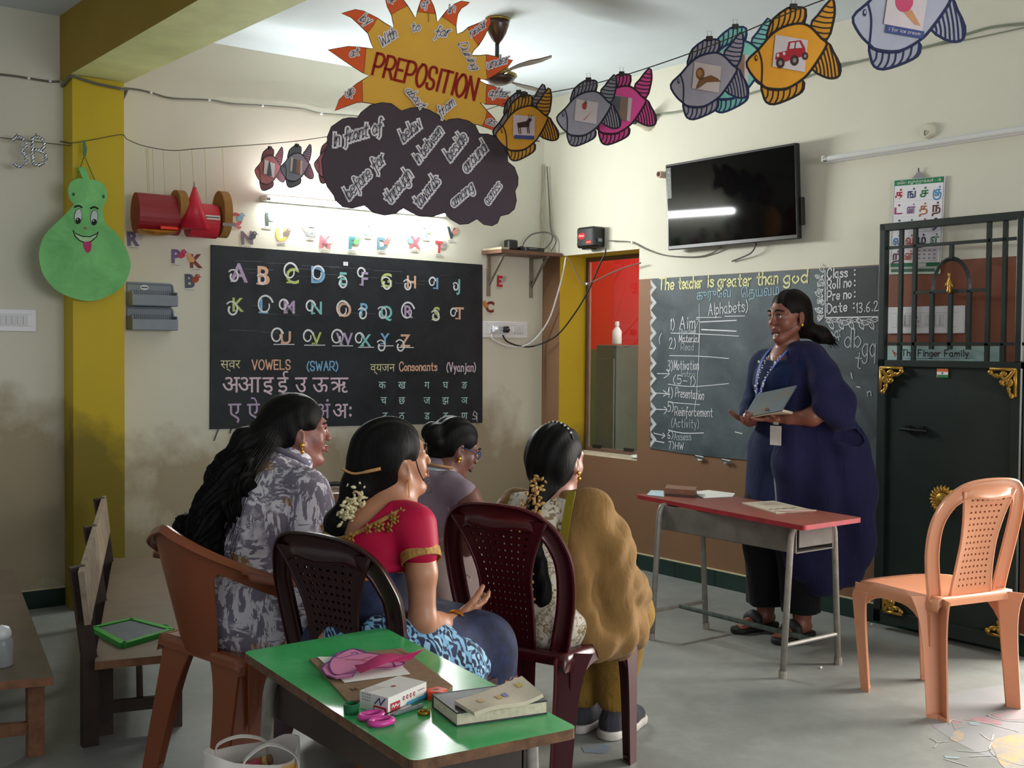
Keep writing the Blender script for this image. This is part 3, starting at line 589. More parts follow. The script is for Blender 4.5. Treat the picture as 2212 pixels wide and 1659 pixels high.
# fish
FT = lambda L: [((x-1330)/470, (470-y)/470) for x, y in L]
F_BODY = FT([(1130, 505), (1190, 440), (1250, 370), (1310, 330), (1390, 312), (1445, 330), (1500, 385), (1525, 405), (1515, 440), (1455, 535), (1410, 585), (1330, 632), (1240, 632), (1205, 612), (1160, 570)])
F_DOR = FT([(1228, 388), (1238, 340), (1260, 290), (1330, 237), (1380, 232), (1420, 242), (1414, 308), (1380, 312), (1310, 330), (1262, 362)])
F_TU = FT([(1445, 325), (1480, 270), (1545, 190), (1563, 230), (1558, 300), (1522, 400)])
F_TL = FT([(1528, 400), (1560, 450), (1595, 515), (1592, 565), (1560, 580), (1515, 572), (1452, 532), (1490, 480)])
F_VEN = FT([(1205, 615), (1215, 665), (1232, 700), (1270, 710), (1330, 690), (1390, 660), (1416, 632), (1408, 585), (1330, 635), (1240, 635)])
F_HEAD = FT([(1186, 440), (1203, 490), (1208, 540), (1206, 612)])
def pict(f, kind, c, s):
    P = lambda L: [(c[0]+a*s, c[1]+b*s) for a, b in L]; z = .0042
    cr = mat('faded_card', 'cdbfc0', .85, var=.05); f.poly(P([(-1, -.75), (.85, -1.05), (1, .75), (-.85, 1.05)]), cr, .0036)
    dk = ink('3a2622'); br = ink('7b5230'); rd = ink('a81f2c'); bu = ink('3f4a80')
    if kind == 'cow':
        f.poly(P([(-.6, .3), (.25, .42), (.5, .7), (.75, .5), (.5, .25), (.45, -.1), (-.5, -.1)]), dk, z)
        for x in (-.5, -.35, .25, .38): f.stroke(P([(x, 0), (x+.04, -.6)]), .08*s, dk, z)
        f.stroke(P([(.5, .7), (.45, .95)]), .05*s, dk, z); f.stroke(P([(.65, .65), (.72, .92)]), .05*s, dk, z); f.poly(P([(-.9, -1), (.8, -1.2), (.82, -.88), (-.88, -.68)]), bu, z+.0003)
    elif kind == 'lion':
        f.ell(P([(-.45, .25)])[0], .3*s, .42*s, br, z); f.ell(P([(-.5, .28)])[0], .17*s, .24*s, ink('a97c48'), z+.0003)
        f.poly(P([(-.5, -.1), (.3, .15), (.75, -.05), (1, -.3), (.6, -.3), (0, -.35), (-.55, -.75), (-.75, -.8), (-.7, -.6)]), br, z)
    elif kind == 'jeep':
        f.poly(P([(-.85, -.35), (-.8, 0), (-.2, .15), (-.1, .65), (.6, .75), (.85, .3), (.9, -.15), (.2, -.3), (-.3, -.5)]), rd, z)
        f.poly(P([(-.05, .25), (0, .58), (.5, .66), (.68, .32)]), cr, z+.0004); f.stroke(P([(.25, .27), (.3, .63)]), .06*s, dk, z+.0007)
        for x, y, r in ((-.55, -.55, .3), (.25, -.4, .3), (.85, -.15, .22)): f.ell(P([(x, y)])[0], r*s*.8, r*s, dk, z+.0006); f.ell(P([(x, y)])[0], r*s*.35, r*s*.45, ink('8a8480'), z+.0009)
        for x, y in ((-.7, -.12), (-.35, -.02)): f.ell(P([(x, y)])[0], .08*s, .1*s, cr, z+.0008)
    elif kind == 'ice':
        f.poly(P([(-.35, .1), (.3, -.05), (.75, -.75), (.45, -.7)]), ink('c58a62'), z); f.ell(P([(-.1, .35)])[0], .42*s, .5*s, ink('c6476a'), z+.0003); f.poly(P([(-.9, -1.15), (.9, -1.35), (.95, -1.0), (-.85, -.78)]), bu, z+.0003)
        f.text('i for ice cream', c[0]-.75*s, c[1]-1.05*s, .16*s, .02*s, cr, z+.0007, rot=-.1, width=1.5*s)
    elif kind == 'tomato':
        f.ell(P([(-.15, .45)])[0], .2*s, .3*s, ink('a8422a'), z); f.poly(P([(-.2, .7), (-.05, 1), (.1, .6)]), ink('5f6a3a'), z); f.poly(P([(-.3, -.75), (.4, -.05), (.5, .05), (-.1, -.7)]), ink('b87060'), z)
    elif kind == 'tree': f.poly(P([(-.5, -.9), (.45, -.9), (.1, .9), (-.1, .9)]), ink('3f4646'), z)
    else: f.poly(P([(-.7, -.9), (.6, -1), (.7, .8), (-.5, .95)]), ink('5f6066'), z); f.poly(P([(-.05, -.85), (.6, -1), (.7, .8), (.1, .85)]), ink('8a7060'), z+.0003)
def fish(px, py, dist, length, col, line, kind, label, yaw=0., tilt=0., M=None, group='paper fish on the long wire', drop=.0):
    M = M or hang(px, py, dist, yaw); M = M @ Matrix.Rotation(tilt, 4, 'Z'); L = length; t = thing('paper_fish', label, 'paper fish', M, group)
    bm_ = mat('fish_card_'+col, col, .8, var=.06, scale=20); fm = mat('fish_fin_'+col, ''.join('%02x' % int(int(col[i:i+2], 16)*.92) for i in (0, 2, 4)), .8, var=.08); lm = ink(line)
    sc_ = lambda Q: [(a*L, b*L) for a, b in Q]; wd = .0068*L/.27
    f = Flat(); B = [(p.x, p.y) for p in spline([(a, b, 0) for a, b in sc_(F_BODY)], 3, True)]; f.poly(B, bm_, 0, .002); f.stroke(B, wd, lm, .001, closed=True)
    f.stroke(sc_(F_HEAD), wd*.7, lm, .0012, smooth=4)
    f.build('fish_body', t)
    for nm, Q, hor in (('dorsal_fin', F_DOR, 0), ('tail_lobe', F_TU, 1), ('tail_lobe', F_TL, 2), ('belly_fin', F_VEN, 0)):
        f = Flat(); q = sc_(Q); q = [(p.x, p.y) for p in spline([(a, b, 0) for a, b in q], 2, True)]; f.poly(q, fm, -.002, .002); f.stroke(q, wd, lm, -.0012, closed=True)
        xs = [a for a, b in q]; ys = [b for a, b in q]; x0, x1, y0, y1 = min(xs), max(xs), min(ys), max(ys); k = 8
        for i in range(1, k):
            t_ = i/k
            if hor == 0: seg = ((x0+(x1-x0)*t_-.03*L, y0), (x0+(x1-x0)*t_+.05*L, y1))
            elif hor == 1: seg = ((x0, y0+(y1-y0)*t_), (x1, y0+(y1-y0)*(t_-.06)))
            else: seg = ((x0+(x1-x0)*t_-.05*L, y1), (x0+(x1-x0)*t_+.03*L, y0))
            hit = []
            (ax, ay), (bx, by) = seg
            for i2 in range(len(q)):
                (cx, cy), (dx, dy) = q[i2], q[(i2+1) % len(q)]; den = (bx-ax)*(dy-cy)-(by-ay)*(dx-cx)
                if abs(den) < 1e-12: continue
                u = ((cx-ax)*(dy-cy)-(cy-ay)*(dx-cx))/den; v = ((cx-ax)*(by-ay)-(cy-ay)*(bx-ax))/den
                if 0 <= v <= 1: hit.append(u)
            if len(hit) >= 2:
                a, b_ = min(hit), max(hit); P = lambda u: (ax+(bx-ax)*u, ay+(by-ay)*u); mid = P((a+b_)/2); mid = (mid[0]+.012*L, mid[1]-.012*L)
                f.stroke([P(a+.05*(b_-a)), mid, P(b_-.05*(b_-a))], wd*.62, lm, -.0010, smooth=3)
        f.build(nm, t)
    f = Flat(); f.ell((-.325*L, .0*L-.03*L), .016*L, .032*L, lm, .0016); f.ell((-.323*L, -.025*L), .008*L, .017*L, bm_, .002); f.build('eye', t)
    f = Flat(); pict(f, kind, (.03*L, .02*L), .185*L); f.build('picture_card', t)
    b = MB(); b.box((.06*L, .505*L+.002, 0), (.022, .016, .012), bev=.002); b.tube([(.06*L-.005, .505*L+.01, 0), (.06*L-.008, .505*L+.026, 0), (.06*L+.008, .505*L+.026, 0), (.06*L+.005, .505*L+.01, 0)], .0008, 4, 1); b.build('binder_clip', [BLKP, mat('clip_wire', '9a9a98', .3, .8)], t)
    return t
fish(1120, 268, 4.90, .262, 'a3a0aa', '26282f', 'x', 'grey paper fish mostly hidden behind the cow picture fish', tilt=.12)
fish(1128, 276, 4.80, .262, 'd79a2b', '2a1d12', 'cow', 'orange paper fish with a picture of a cow', tilt=.08)
fish(1262, 244, 4.52, .252, '9c98a4', '22242f', 'tomato', 'grey paper fish with a tomato picture before the pink fish')
fish(1333, 236, 4.60, .275, 'e5509a', '33121f', 'x', 'bright pink paper fish behind a grey one')
fish(1521, 171, 3.86, .262, 'a09dab', '1b2146', 'lion', 'grey paper fish with a picture of a brown lion')
fish(1581, 150, 3.98, .285, '7ec4b6', '1b2a52', 'x', 'teal paper fish between the lion and red vehicle fishes', tilt=.05)
fish(1700, 120, 3.47, .285, 'e19a25', '23160e', 'jeep', 'orange paper fish with a picture of a red off-road vehicle')
fish(1948, 25, 2.84, .28, 'a9aab8', '1c2348', 'ice', 'pale blue grey paper fish with an ice cream picture', tilt=-.05)
for px, py, c, k, lab, yw in ((579, 366, 'a35a5c', 'tree', 'dull red paper fish with a dark tree picture on the back string', .35), (637, 360, '848a98', 'x', 'grey paper fish over the glowing tube lamp', .2), (706, 352, 'a05c64', 'x', 'dull pink paper fish half hidden behind the paper cloud', .3)):
    o = onY(px, py, -.25); x = Matrix.Rotation(yw, 3, 'Z') @ Vector((1, 0, 0)); fish(0, 0, 0, .225, c, '2a2428', k, lab, M=frame(o, x, (0, 0, 1)), group='paper fish on the back string')

# sun and cloud sign
def sun_sign():
    M = hang(905, 250, 4.95); Pf = plane_px(M); Z = lambda x, y: Pf(650+x/3.318, y/3.318); k = 4.95/FPX/3.318
    t = thing('preposition_sign', 'big paper sun over a dark cloud covered in preposition words', 'decoration', M)
    yel = mat('sun_yellow_card', 'f2bb4a', .85, var=.05, scale=6); org = mat('sun_orange_card', 'ea6230', .8, var=.1, scale=9); dk = mat('cloud_dark_card', '52464f', .85, var=.06, scale=5)
    ed = ink('5a3a20'); bk = mat('sticker_paper', 'f3eff3', .85, var=.02); il = ink('36304a'); red = ink('9c1710')
    body = [(517, 350), (440, 340), (340, 332), (193, 358), (280, 415), (360, 470), (440, 520), (492, 542), (440, 575), (400, 600), (330, 660), (275, 715), (243, 795), (330, 760), (400, 735), (440, 733), (520, 745), (640, 790), (800, 850), (1000, 900), (1200, 900), (1262, 892), (1330, 915), (1390, 940), (1402, 870), (1370, 830), (1335, 795), (1285, 735), (1325, 748), (1400, 750), (1450, 765), (1500, 755), (1515, 725), (1460, 660), (1400, 625), (1330, 605), (1270, 572), (1335, 568), (1400, 530), (1450, 500), (1490, 470), (1520, 433), (1450, 418), (1400, 405), (1330, 392), (1280, 398), (1225, 395), (1240, 360), (1275, 325), (1310, 270), (1340, 210), (1360, 165), (1355, 120), (1290, 160), (1200, 195), (1160, 230), (1118, 245), (1112, 190), (1115, 150), (1125, 100), (1150, 60), (1190, 35), (1210, 18), (1150, 8), (1100, 30), (1050, 70), (1010, 120), (977, 160), (965, 90), (950, 40), (930, 0), (890, -60), (862, 0), (855, 20), (835, 80), (822, 132), (790, 80), (765, 40), (735, 0), (690, -30), (600, -60), (608, 0), (620, 50), (650, 110), (660, 160), (663, 200), (600, 165), (550, 130), (450, 80), (390, 68), (290, 97), (360, 125), (420, 180), (480, 240), (500, 300)]
    f = Flat(); q = [Z(*p) for p in body]; f.poly(q, yel, 0, .003); f.stroke(q, .0035, ed, .0006, closed=True); sun = f.build('sun', t)
    tips = [[(467, 345), (440, 340), (340, 332), (193, 358), (280, 415), (360, 470), (440, 520), (452, 523)], [(440, 577), (400, 600), (330, 660), (275, 715), (243, 795), (330, 760), (400, 735), (443, 733)], [(480, 235), (420, 180), (360, 125), (290, 97), (390, 68), (450, 80), (550, 130), (520, 180)],
            [(650, 105), (620, 50), (608, 0), (600, -60), (690, -30), (735, 0), (762, 42), (700, 72)], [(842, 85), (855, 20), (862, 0), (890, -60), (930, 0), (950, 40), (965, 100), (900, 92)], [(1015, 122), (1050, 70), (1100, 30), (1150, 8), (1210, 18), (1190, 35), (1150, 60), (1125, 100), (1112, 190), (1060, 150)],
            [(1195, 200), (1290, 160), (1355, 120), (1360, 165), (1340, 210), (1310, 270), (1270, 325), (1235, 270)], [(1330, 394), (1400, 405), (1450, 418), (1520, 433), (1490, 470), (1450, 500), (1400, 530), (1337, 568), (1328, 480)], [(1332, 607), (1400, 625), (1460, 660), (1515, 725), (1500, 755), (1450, 765), (1400, 750), (1325, 747)], [(1333, 797), (1370, 830), (1402, 870), (1390, 940), (1330, 915), (1300, 905), (1325, 850)]]
    for q in tips: f = Flat(); f.poly([Z(*p) for p in q], org, .0012, .0008); f.stroke([Z(*p) for p in q], .002, ed, .0014, closed=True); f.build('ray_tip', sun)
    f = Flat(); a = Z(512, 532); b_ = Z(1240, 715); f.text('PREPOSITION', a[0], a[1], 152*k, 19*k, red, .002, rot=math.atan2(b_[1]-a[1], b_[0]-a[0]), width=math.dist(a, b_), gap=2.0); f.build('lettering', sun)
    cl = [(150, 1150), (165, 1110), (195, 1040), (190, 985), (220, 910), (300, 855), (350, 845), (405, 848), (430, 810), (500, 755), (580, 738), (650, 745), (722, 798), (790, 775), (850, 772), (920, 790), (980, 825), (1040, 872), (1062, 858), (1130, 852), (1200, 868), (1250, 900), (1280, 962), (1340, 962), (1400, 985), (1450, 1040), (1480, 1095), (1482, 1160), (1530, 1200), (1557, 1270), (1555, 1330), (1535, 1370), (1545, 1440), (1530, 1500), (1490, 1535), (1430, 1550), (1410, 1600), (1370, 1620), (1310, 1610), (1262, 1570), (1200, 1605), (1140, 1610), (1070, 1570), (1030, 1528), (940, 1555), (850, 1550), (790, 1525), (735, 1495), (680, 1530), (600, 1545), (520, 1525), (455, 1475), (370, 1495), (300, 1485), (250, 1440), (235, 1400), (190, 1340), (160, 1250)]
    f = Flat(); f.poly([Z(*p) for p in cl], dk, .006, .004); f.stroke([Z(*p) for p in cl], .003, ink('2e262c'), .0066, closed=True); cloud = f.build('cloud', t)
    def word(w_, p0, p1, par, z, h, onsun=False):
        a = Z(*p0); b_ = Z(*p1); rot = math.atan2(b_[1]-a[1], b_[0]-a[0]); L = math.dist(a, b_); f = Flat(); h *= k*.86
        f.text(w_, a[0], a[1], h, h*(.29 if onsun else .33), bk, z, rot=rot, shear=.35, cursive=True, width=L, gap=1.6)
        f.text(w_, a[0], a[1], h, h*.062, il, z+.0008, rot=rot, shear=.35, cursive=True, width=L, gap=1.6); f.build('word_sticker', par)
    for w_, p0, p1, h in (('in front of', (235, 1055), (580, 950), 115), ('below', (740, 1025), (865, 915), 105), ('in between', (845, 1180), (1020, 955), 95), ('beside', (1075, 1160), (1195, 1005), 105), ('around', (1190, 1245), (1335, 1080), 100), ('before for', (350, 1435), (610, 1160), 105), ('through', (640, 1475), (800, 1270), 105), ('towards', (850, 1500), (1000, 1310), 105), ('among', (1095, 1490), (1240, 1365), 90), ('across', (1345, 1475), (1440, 1340), 80)): word(w_, p0, p1, cloud, .0085, h)
    for w_, p0, p1, h in (('With', (580, 340), (690, 265), 85), ('to', (785, 228), (850, 222), 75), ('for', (955, 262), (1060, 262), 85), ('During', (1128, 318), (1232, 500), 70), ('about', (745, 655), (855, 785), 75), ('from', (1000, 845), (1105, 755), 80), ('by', (420, 148), (480, 178), 80), ('up', (625, 20), (680, 5), 60), ('of', (862, 55), (910, 50), 70), ('in', (1052, 95), (1100, 85), 70), ('near', (1222, 268), (1335, 185), 70), ('under', (1335, 495), (1490, 448), 75), ('after', (1345, 690), (1480, 700), 75), ('as', (1322, 880), (1385, 905), 70), ('at', (352, 412), (415, 395), 70), ('up', (325, 700), (385, 668), 75)): word(w_, p0, p1, sun, .0135 if w_ in ('about', 'from') else .0028, h, True)
    b = MB(); a = Z(915, 160); b.tube([(a[0], a[1], .004), (a[0], a[1]+.035, .006), (a[0], a[1]+.045, -.004), (a[0], H-M.translation.z, -.004)], .0012, 5); b.build('hanging_cord', [thread], t)
sun_sign()
def foil(px, py, ch, label):
    x, z = wb(px, py, -.12); M = MBK @ T(x, z, .12); t = thing('foil_letter', label, 'decoration', M, 'silver foil letters on the string')
    k = NT('silver_foil_'+ch); v = k.coord('Object', (1, 1.6, 1), (0, 0, .5)); wv = k.node('ShaderNodeTexWave'); wv.inputs['Scale'].default_value = 26; wv.inputs['Distortion'].default_value = 5; k.link(v, wv.inputs[0]); k.color(k.ramp(wv.outputs[0], ((.25, lin('5f6672')), (.5, lin('c9ccd4')), (.8, lin('eeeef4'))))); k.b.inputs['Metallic'].default_value = .55; k.b.inputs['Roughness'].default_value = .3
    b = MB()
    S = {'3': [[(-.03, .05), (-.01, .07), (.02, .06), (.03, .035), (.01, .008), (.03, -.02), (.025, -.05), (0, -.07), (-.03, -.055)]], 'B': [[(-.025, .065), (-.028, 0), (-.024, -.065)], [(-.03, .065), (.01, .065), (.027, .04), (.015, .012), (-.02, .004)], [(-.02, .004), (.025, -.005), (.034, -.035), (.01, -.062), (-.024, -.065)]]}[ch]
    for s_ in S: b.tube(spline([(a, c, 0) for a, c in s_], 5), [.0085+.0025*math.sin(i*2.1) for i in range(len(spline([(a, c, 0) for a, c in s_], 5)))], 8)
    b.build('tinsel', [k.m], t, smooth=True); b = MB(); b.tube([(-.01, .065, 0), (-.012, .085, 0)], .002, 5); b.build('hook', [thread], t)
foil(42, 328, '3', 'silver foil number three hanging left of the gourd'); foil(83, 327, 'B', 'silver foil letter B hanging left of the gourd')
# red paper craft
def craft():
    y = -.16; o = onY(390, 470, y); t = thing('paper_train_craft', 'red paper tubes with brown discs hung on threads above the letter tray', 'decoration', T(*o))
    def L(px, py): p = onY(px, py, y); return (p.x-o.x, p.z-o.z)
    mar = mat('maroon_craft_paper', '8c101e', .45, var=.1); red = mat('crimson_craft_paper', 'cc1a36', .4, var=.1); brn = mat('brown_card', 'a1743a', .8, var=.15, scale=30); gold = mat('crinkled_gold_foil', 'c98a34', .25, .9, var=.3, scale=40, bump=.6); glit = mat('red_glitter', 'd23a24', .3, .6, var=.5, scale=150)
    def cyl(x0, x1, zc, ry, rz, m, nm, seg=28):
        b = MB(); rows = [[(x, ry*math.cos(2*math.pi*k/seg), zc+rz*math.sin(2*math.pi*k/seg)) for k in range(seg)] for x in (x0, x1)]; b.grid(rows, closed=True); b.add(rows[0], [tuple(range(seg))[::-1]]); b.add(rows[1], [tuple(range(seg))]); return b.build(nm, [m], t)
    a, z0 = L(292, 505); c, z1 = L(384, 425); cyl(a, c, (z0+z1)/2+.004, .07, (z1-z0)/2, mar, 'tube')
    a2, z0 = L(405, 512); c2, z1 = L(466, 442); cyl(a2, c2, (z0+z1)/2, .065, (z1-z0)/2, red, 'tube')
    for px, top, bot in ((386, 411, 487), (480, 413, 514)):
        x, zt = L(px, top); _, zb = L(px, bot); cyl(x-.022, x+.022, (zt+zb)/2, .09, (zt-zb)/2, brn, 'disc')
    ax, az = L(411, 402); bx, bz = L(406, 497); b = MB(); b.lathe([(.078, 0), (.004, az-bz)], 24, 0, T((ax+bx)/2, -.075, bz)); b.build('cone', [red], t, smooth=True); b = MB(); b.lathe([(.01, 0), (.003, .03)], 10, 0, T((ax+bx)/2, -.075, az-.015)); b.build('cone_tip', [mat('silver_paper', 'a9a4a4', .4, .5)], t)
    x0, zz = L(288, 490); x1, zb = L(376, 514); b = MB(); n = 14; rows = []
    for i in range(n+1):
        u = i/n; x = x0+(x1-x0)*u; h = .028*math.sin(math.pi*min(1, u*1.0+.02))**.6; rows.append([(x, .05*math.cos(p)-.03, zb+.028+(-h)*math.sin(p)) for p in [math.pi*j/8 for j in range(9)]])
    b.grid(rows); b.build('gold_foil_boat', [gold], t)
    b = MB(); xa, za = L(334, 494); xb, _ = L(374, 494); b.box(((xa+xb)/2, -.05, za), (xb-xa, .06, .02), bev=.006); b.build('glitter_strip', [glit], t)
    f = Flat(); xa, za = L(415, 465); xb, zb = L(464, 478); f.rect(0, 0, xb-xa, za-zb, paperw, 0, .001); f.stroke([(.006, (za-zb)/2), (xb-xa-.006, (za-zb)/2)], .006, ink('5a5560'), .0006); f.build('paper_strip', t, MBK @ T(xa, zb, .07))
    f = Flat(); xa, za = L(466, 484); xb, zb = L(494, 493); f.rect(0, 0, xb-xa, za-zb, mat('silver_tape', '8f8a86', .35, .4), 0, .001); f.build('silver_tape', t, MBK @ T(xa, zb, .092))
    for px, top, bot in ((313, 320, 425), (317, 320, 432), (327, 322, 432), (350, 324, 425), (385, 325, 415), (412, 324, 404), (440, 322, 445), (478, 318, 416)):
        x, zt = L(px, top); xx, zb = L(px+3, bot); b = MB(); b.tube([(x, -.015, zt), (x+.003, -.02, (zt+zb)/2), (xx, -.02, zb)], .0011, 4); b.build('thread', [mat('yellow_thread', 'b5a55a', .8)], t)
craft()
# ceiling fan
def fan():
    M = T(-1.345, -1.315, H); t = thing('ceiling_fan', 'dark brown and gold ceiling fan half hidden by the paper sun', 'fan', M)
    br = mat('dark_brown_enamel', '3a231b', .25, var=.05, spec=.6); gd = mat('antique_gold', 'a89552', .3, .7); rod = mat('blue_black_rod', '333b44', .35, .5)
    b = MB(); b.lathe([(.03, 0), (.062, -.002), (.062, -.012)], 28, 1); b.lathe([(.06, -.012), (.057, -.035), (.045, -.07), (.028, -.1), (.014, -.118), (.012, -.122)], 28, 0); b.build('canopy', [br, gd], t, smooth=True)
    b = MB(); b.tube([(0, 0, -.11), (0, 0, -.215)], .0105, 12); b.build('down_rod', [rod], t, smooth=True)
    b = MB(); b.lathe([(.012, -.2), (.04, -.212), (.058, -.24), (.066, -.262)], 28, 1); b.lathe([(.066, -.262), (.098, -.272), (.1, -.282), (.092, -.288)], 28, 1); b.lathe([(.092, -.288), (.08, -.305), (.05, -.318), (0, -.32)], 28, 0); b.build('motor', [br, gd], t, smooth=True)
    for a in (180, 58, -58):
        d = Matrix.Rotation(math.radians(a)-YAW, 4, 'Z'); b = MB()
        rows = [[(x, y*wd, -.275+y*.05*tw) for y in (-1, -.3, .4, 1)] for x, wd, tw in ((.085, .022, .3), (.13, .022, .3), (.16, .045, .35), (.22, .062, .35), (.3, .066, .3), (.39, .06, .3), (.42, .04, .3))]
        b.slab(rows, .004); b.build('blade', [br], t, d)
fan()

# ================================================================ right wall
slate2 = NT('smeared_chalkboard'); _v = slate2.coord(); _n = slate2.noise(_v, 2.2, 6, .6, 1.2); _n2 = slate2.noise(_v, 8, 4, .6)
_c = slate2.ramp(_n, ((.3, lin('2c353a')), (.75, lin('56646a')))); slate2.color(slate2.mix(slate2.ramp(_n2, ((.55, (0, 0, 0)), (.9, (.5, .5, .5)))), _c, lin('717d80'))); slate2.b.inputs['Roughness'].default_value = .6; slate2 = slate2.m
def blackboard_right():
    f = Flat(); q = px_poly([(1405, 968), (1480, 980), (1560, 989), (1625, 994), (1760, 1020), (1893, 1046), (1904, 573), (1760, 582), (1600, 591), (1411, 602)], wr); f.poly(q, slate2, .006, .005)
    dk = mat('fresh_black_sheet', '22262c', .6); f.poly(px_poly([(1786, 686), (1896, 686), (1897, 576), (1786, 583)], wr), dk, .0066)
    bb = tag(f.build('blackboard', None, MRT), 'grey smeared chalkboard with lesson notes behind the standing teacher', 'blackboard')
    z7 = lambda x, y: wr(1370+x/3.687, 560+y/3.687); K = lambda x: (onX(1370+x/3.687, 800, 0)-onX(1371+x/3.687, 800, 0)).length/3.687
    def txt(f, t, a, b_, h, w_, m, cur=False, shear=.05, wob=.0):
        p, q = z7(*a), z7(*b_); hh = h/3.687/400; f.text(t, p[0], p[1], hh, w_, m, .008, rot=math.atan2(q[1]-p[1], q[0]-p[0]), width=math.dist(p, q), shear=shear, cursive=cur, wob=wob)
    W, V, B = CH['w'], CH['v'], CH['b']; thin = mat('chalk_grey', 'b4bcbe', .95, var=.25, scale=160, spec=.1); pb = mat('chalk_ice_blue', 'a9cfe0', .95, var=.2, scale=160, spec=.1)
    for t, a, b_ in (('The', (205, 243), (320, 240)), ('teacher', (362, 237), (545, 228)), ('is', (590, 222), (640, 218)), ('greater', (675, 220), (935, 212)), ('than', (985, 205), (1150, 195)), ('god', (1200, 195), (1385, 185))): f = Flat(); txt(f, t, a, b_, 96, .0095, V); f.build('chalk_word', bb)
    for t, x, y, wd in (('குருேவ', 640, 312, 270), ('ெதய்வம்', 1010, 296, 300)): f = Flat(); p = z7(x, y); f.glyph(t, p[0], p[1], .055, pb, .008, off=-.012, width=math.dist(z7(x-wd/2, y), z7(x+wd/2, y)), rot=.04); f.build('chalk_word', bb)
    f = Flat(); random.seed(3)
    for i in range(11):      # zig-zag border
        y = 170+i*121
        for d in (0, 14, 28, 42): f.stroke([z7(140, y+d*.8), z7(182-d*.55, y+55), z7(136, y+112-d*.8)], .0042, W if d < 30 else thin, .0075)
    f.build('chalk_border', bb)
    f = Flat()
    txt(f, 'Alphabets)', (600, 445), (910, 415), 92, .005, W, wob=.03); txt(f, '1)', (290, 560), (325, 560), 90, .005, W); txt(f, 'Aim', (370, 555), (490, 550), 100, .005, W); txt(f, 'Objectives', (370, 590), (500, 590), 36, .0035, thin, True)
    txt(f, '2)', (285, 710), (335, 710), 85, .0045, W); txt(f, 'Material', (365, 660), (520, 662), 62, .004, W, True); txt(f, 'Read', (380, 725), (480, 725), 58, .0035, thin)
    txt(f, '3)', (275, 885), (312, 885), 85, .0045, W); txt(f, 'Motivation', (325, 880), (520, 880), 80, .0042, W); txt(f, 'Intro', (380, 935), (490, 935), 48, .0035, thin, True); txt(f, '(5-10)', (320, 985), (490, 1005), 70, .0042, W)
    txt(f, '4)', (272, 1100), (312, 1100), 85, .0045, W); txt(f, 'Presentation', (335, 1095), (560, 1120), 78, .0042, W); txt(f, '5)', (278, 1210), (318, 1210), 80, .0045, W); txt(f, 'Reinforcement', (330, 1245), (630, 1255), 75, .004, W)
    txt(f, '(Activity)', (305, 1335), (520, 1345), 75, .004, thin); txt(f, '6)', (275, 1425), (315, 1425), 62, .0042, W); txt(f, 'Assess', (325, 1440), (460, 1440), 62, .004, thin); txt(f, '7)', (285, 1510), (325, 1505), 60, .0042, W); txt(f, 'HW', (335, 1510), (400, 1515), 55, .004, W)
    for q, w_ in (([(525, 360), (528, 620), (515, 900), (505, 1060), (487, 1210)], .0035), ([(505, 465), (700, 462)], .004), ([(730, 455), (890, 452)], .004), ([(535, 500), (820, 487)], .006), ([(545, 560), (820, 573)], .007), ([(300, 588), (520, 595), (840, 612)], .004), ([(290, 768), (520, 772), (760, 790)], .004), ([(280, 995), (400, 1010), (520, 1012), (760, 990)], .004), ([(295, 1140), (530, 1158)], .004), ([(280, 1360), (400, 1385), (560, 1383)], .005),
                  ([(190, 910), (285, 912)], .004), ([(265, 880), (288, 912), (245, 945)], .004), ([(165, 1065), (265, 1070)], .0045), ([(240, 1045), (268, 1070), (240, 1090)], .0045), ([(185, 1195), (265, 1198)], .0045), ([(245, 1175), (270, 1198), (245, 1232)], .0045), ([(165, 1385), (250, 1405)], .0045), ([(235, 1385), (252, 1405), (228, 1425)], .0045), ([(180, 1448), (245, 1460)], .006), ([(225, 590), (208, 630), (212, 675)], .004), ([(820, 1250), (835, 1253)], .004), ([(812, 1375), (865, 1388)], .005), ([(500, 480), (520, 485), (480, 590)], .003)):
        f.stroke([z7(*p) for p in q], w_, W, .0078, smooth=3)
    f.build('chalk_notes', bb)
    for t, a, b_ in (('Class', (1545, 152), (1705, 140)), ('Roll no', (1545, 240), (1735, 218)), ('Pre no', (1545, 330), (1735, 310)), ('Date', (1545, 432), (1700, 412))): f = Flat(); txt(f, t, a, b_, 68, .0065, W); f.build('chalk_word', bb)
    f = Flat()
    for x, y in ((1765, 105), (1765, 190), (1765, 280), (1758, 370)):
        for d in (-18, 18): f.ell(z7(x, y+d), .005, .005, W, .0082, n=10)
    f.build('chalk_dots', bb); f = Flat(); txt(f, '13.6.25', (1772, 425), (1990, 405), 66, .0048, W); f.build('chalk_word', bb); f = Flat()
    f.stroke([z7(1528, 90), z7(1530, 465)], .006, W, .0078); f.stroke([z7(1530, 466), z7(1945, 458)], .006, W, .0078)
    def leaf(x, y, r, a):
        for s in (1, -1): f.stroke([z7(x, y), z7(x+r*.5*math.cos(a)-s*r*.22*math.sin(a), y+r*.5*math.sin(a)+s*r*.22*math.cos(a)), z7(x+r*math.cos(a), y+r*math.sin(a))], .0042, W, .008, smooth=4)
        f.stroke([z7(x, y), z7(x+r*math.cos(a), y+r*math.sin(a))], .0028, thin, .0079)
    for i, y in enumerate((110, 165, 220, 300, 370, 430)):
        leaf(1515, y, 80, math.pi+.5 if i % 2 else math.pi+1.2); leaf(1515, y+20, 60, math.pi-.6)
        f.stroke([z7(1480+18*math.cos(k*.5)*(1-k*.03), y+30+22*math.sin(k*.5)*(1-k*.03)) for k in range(20)], .0035, W, .008)
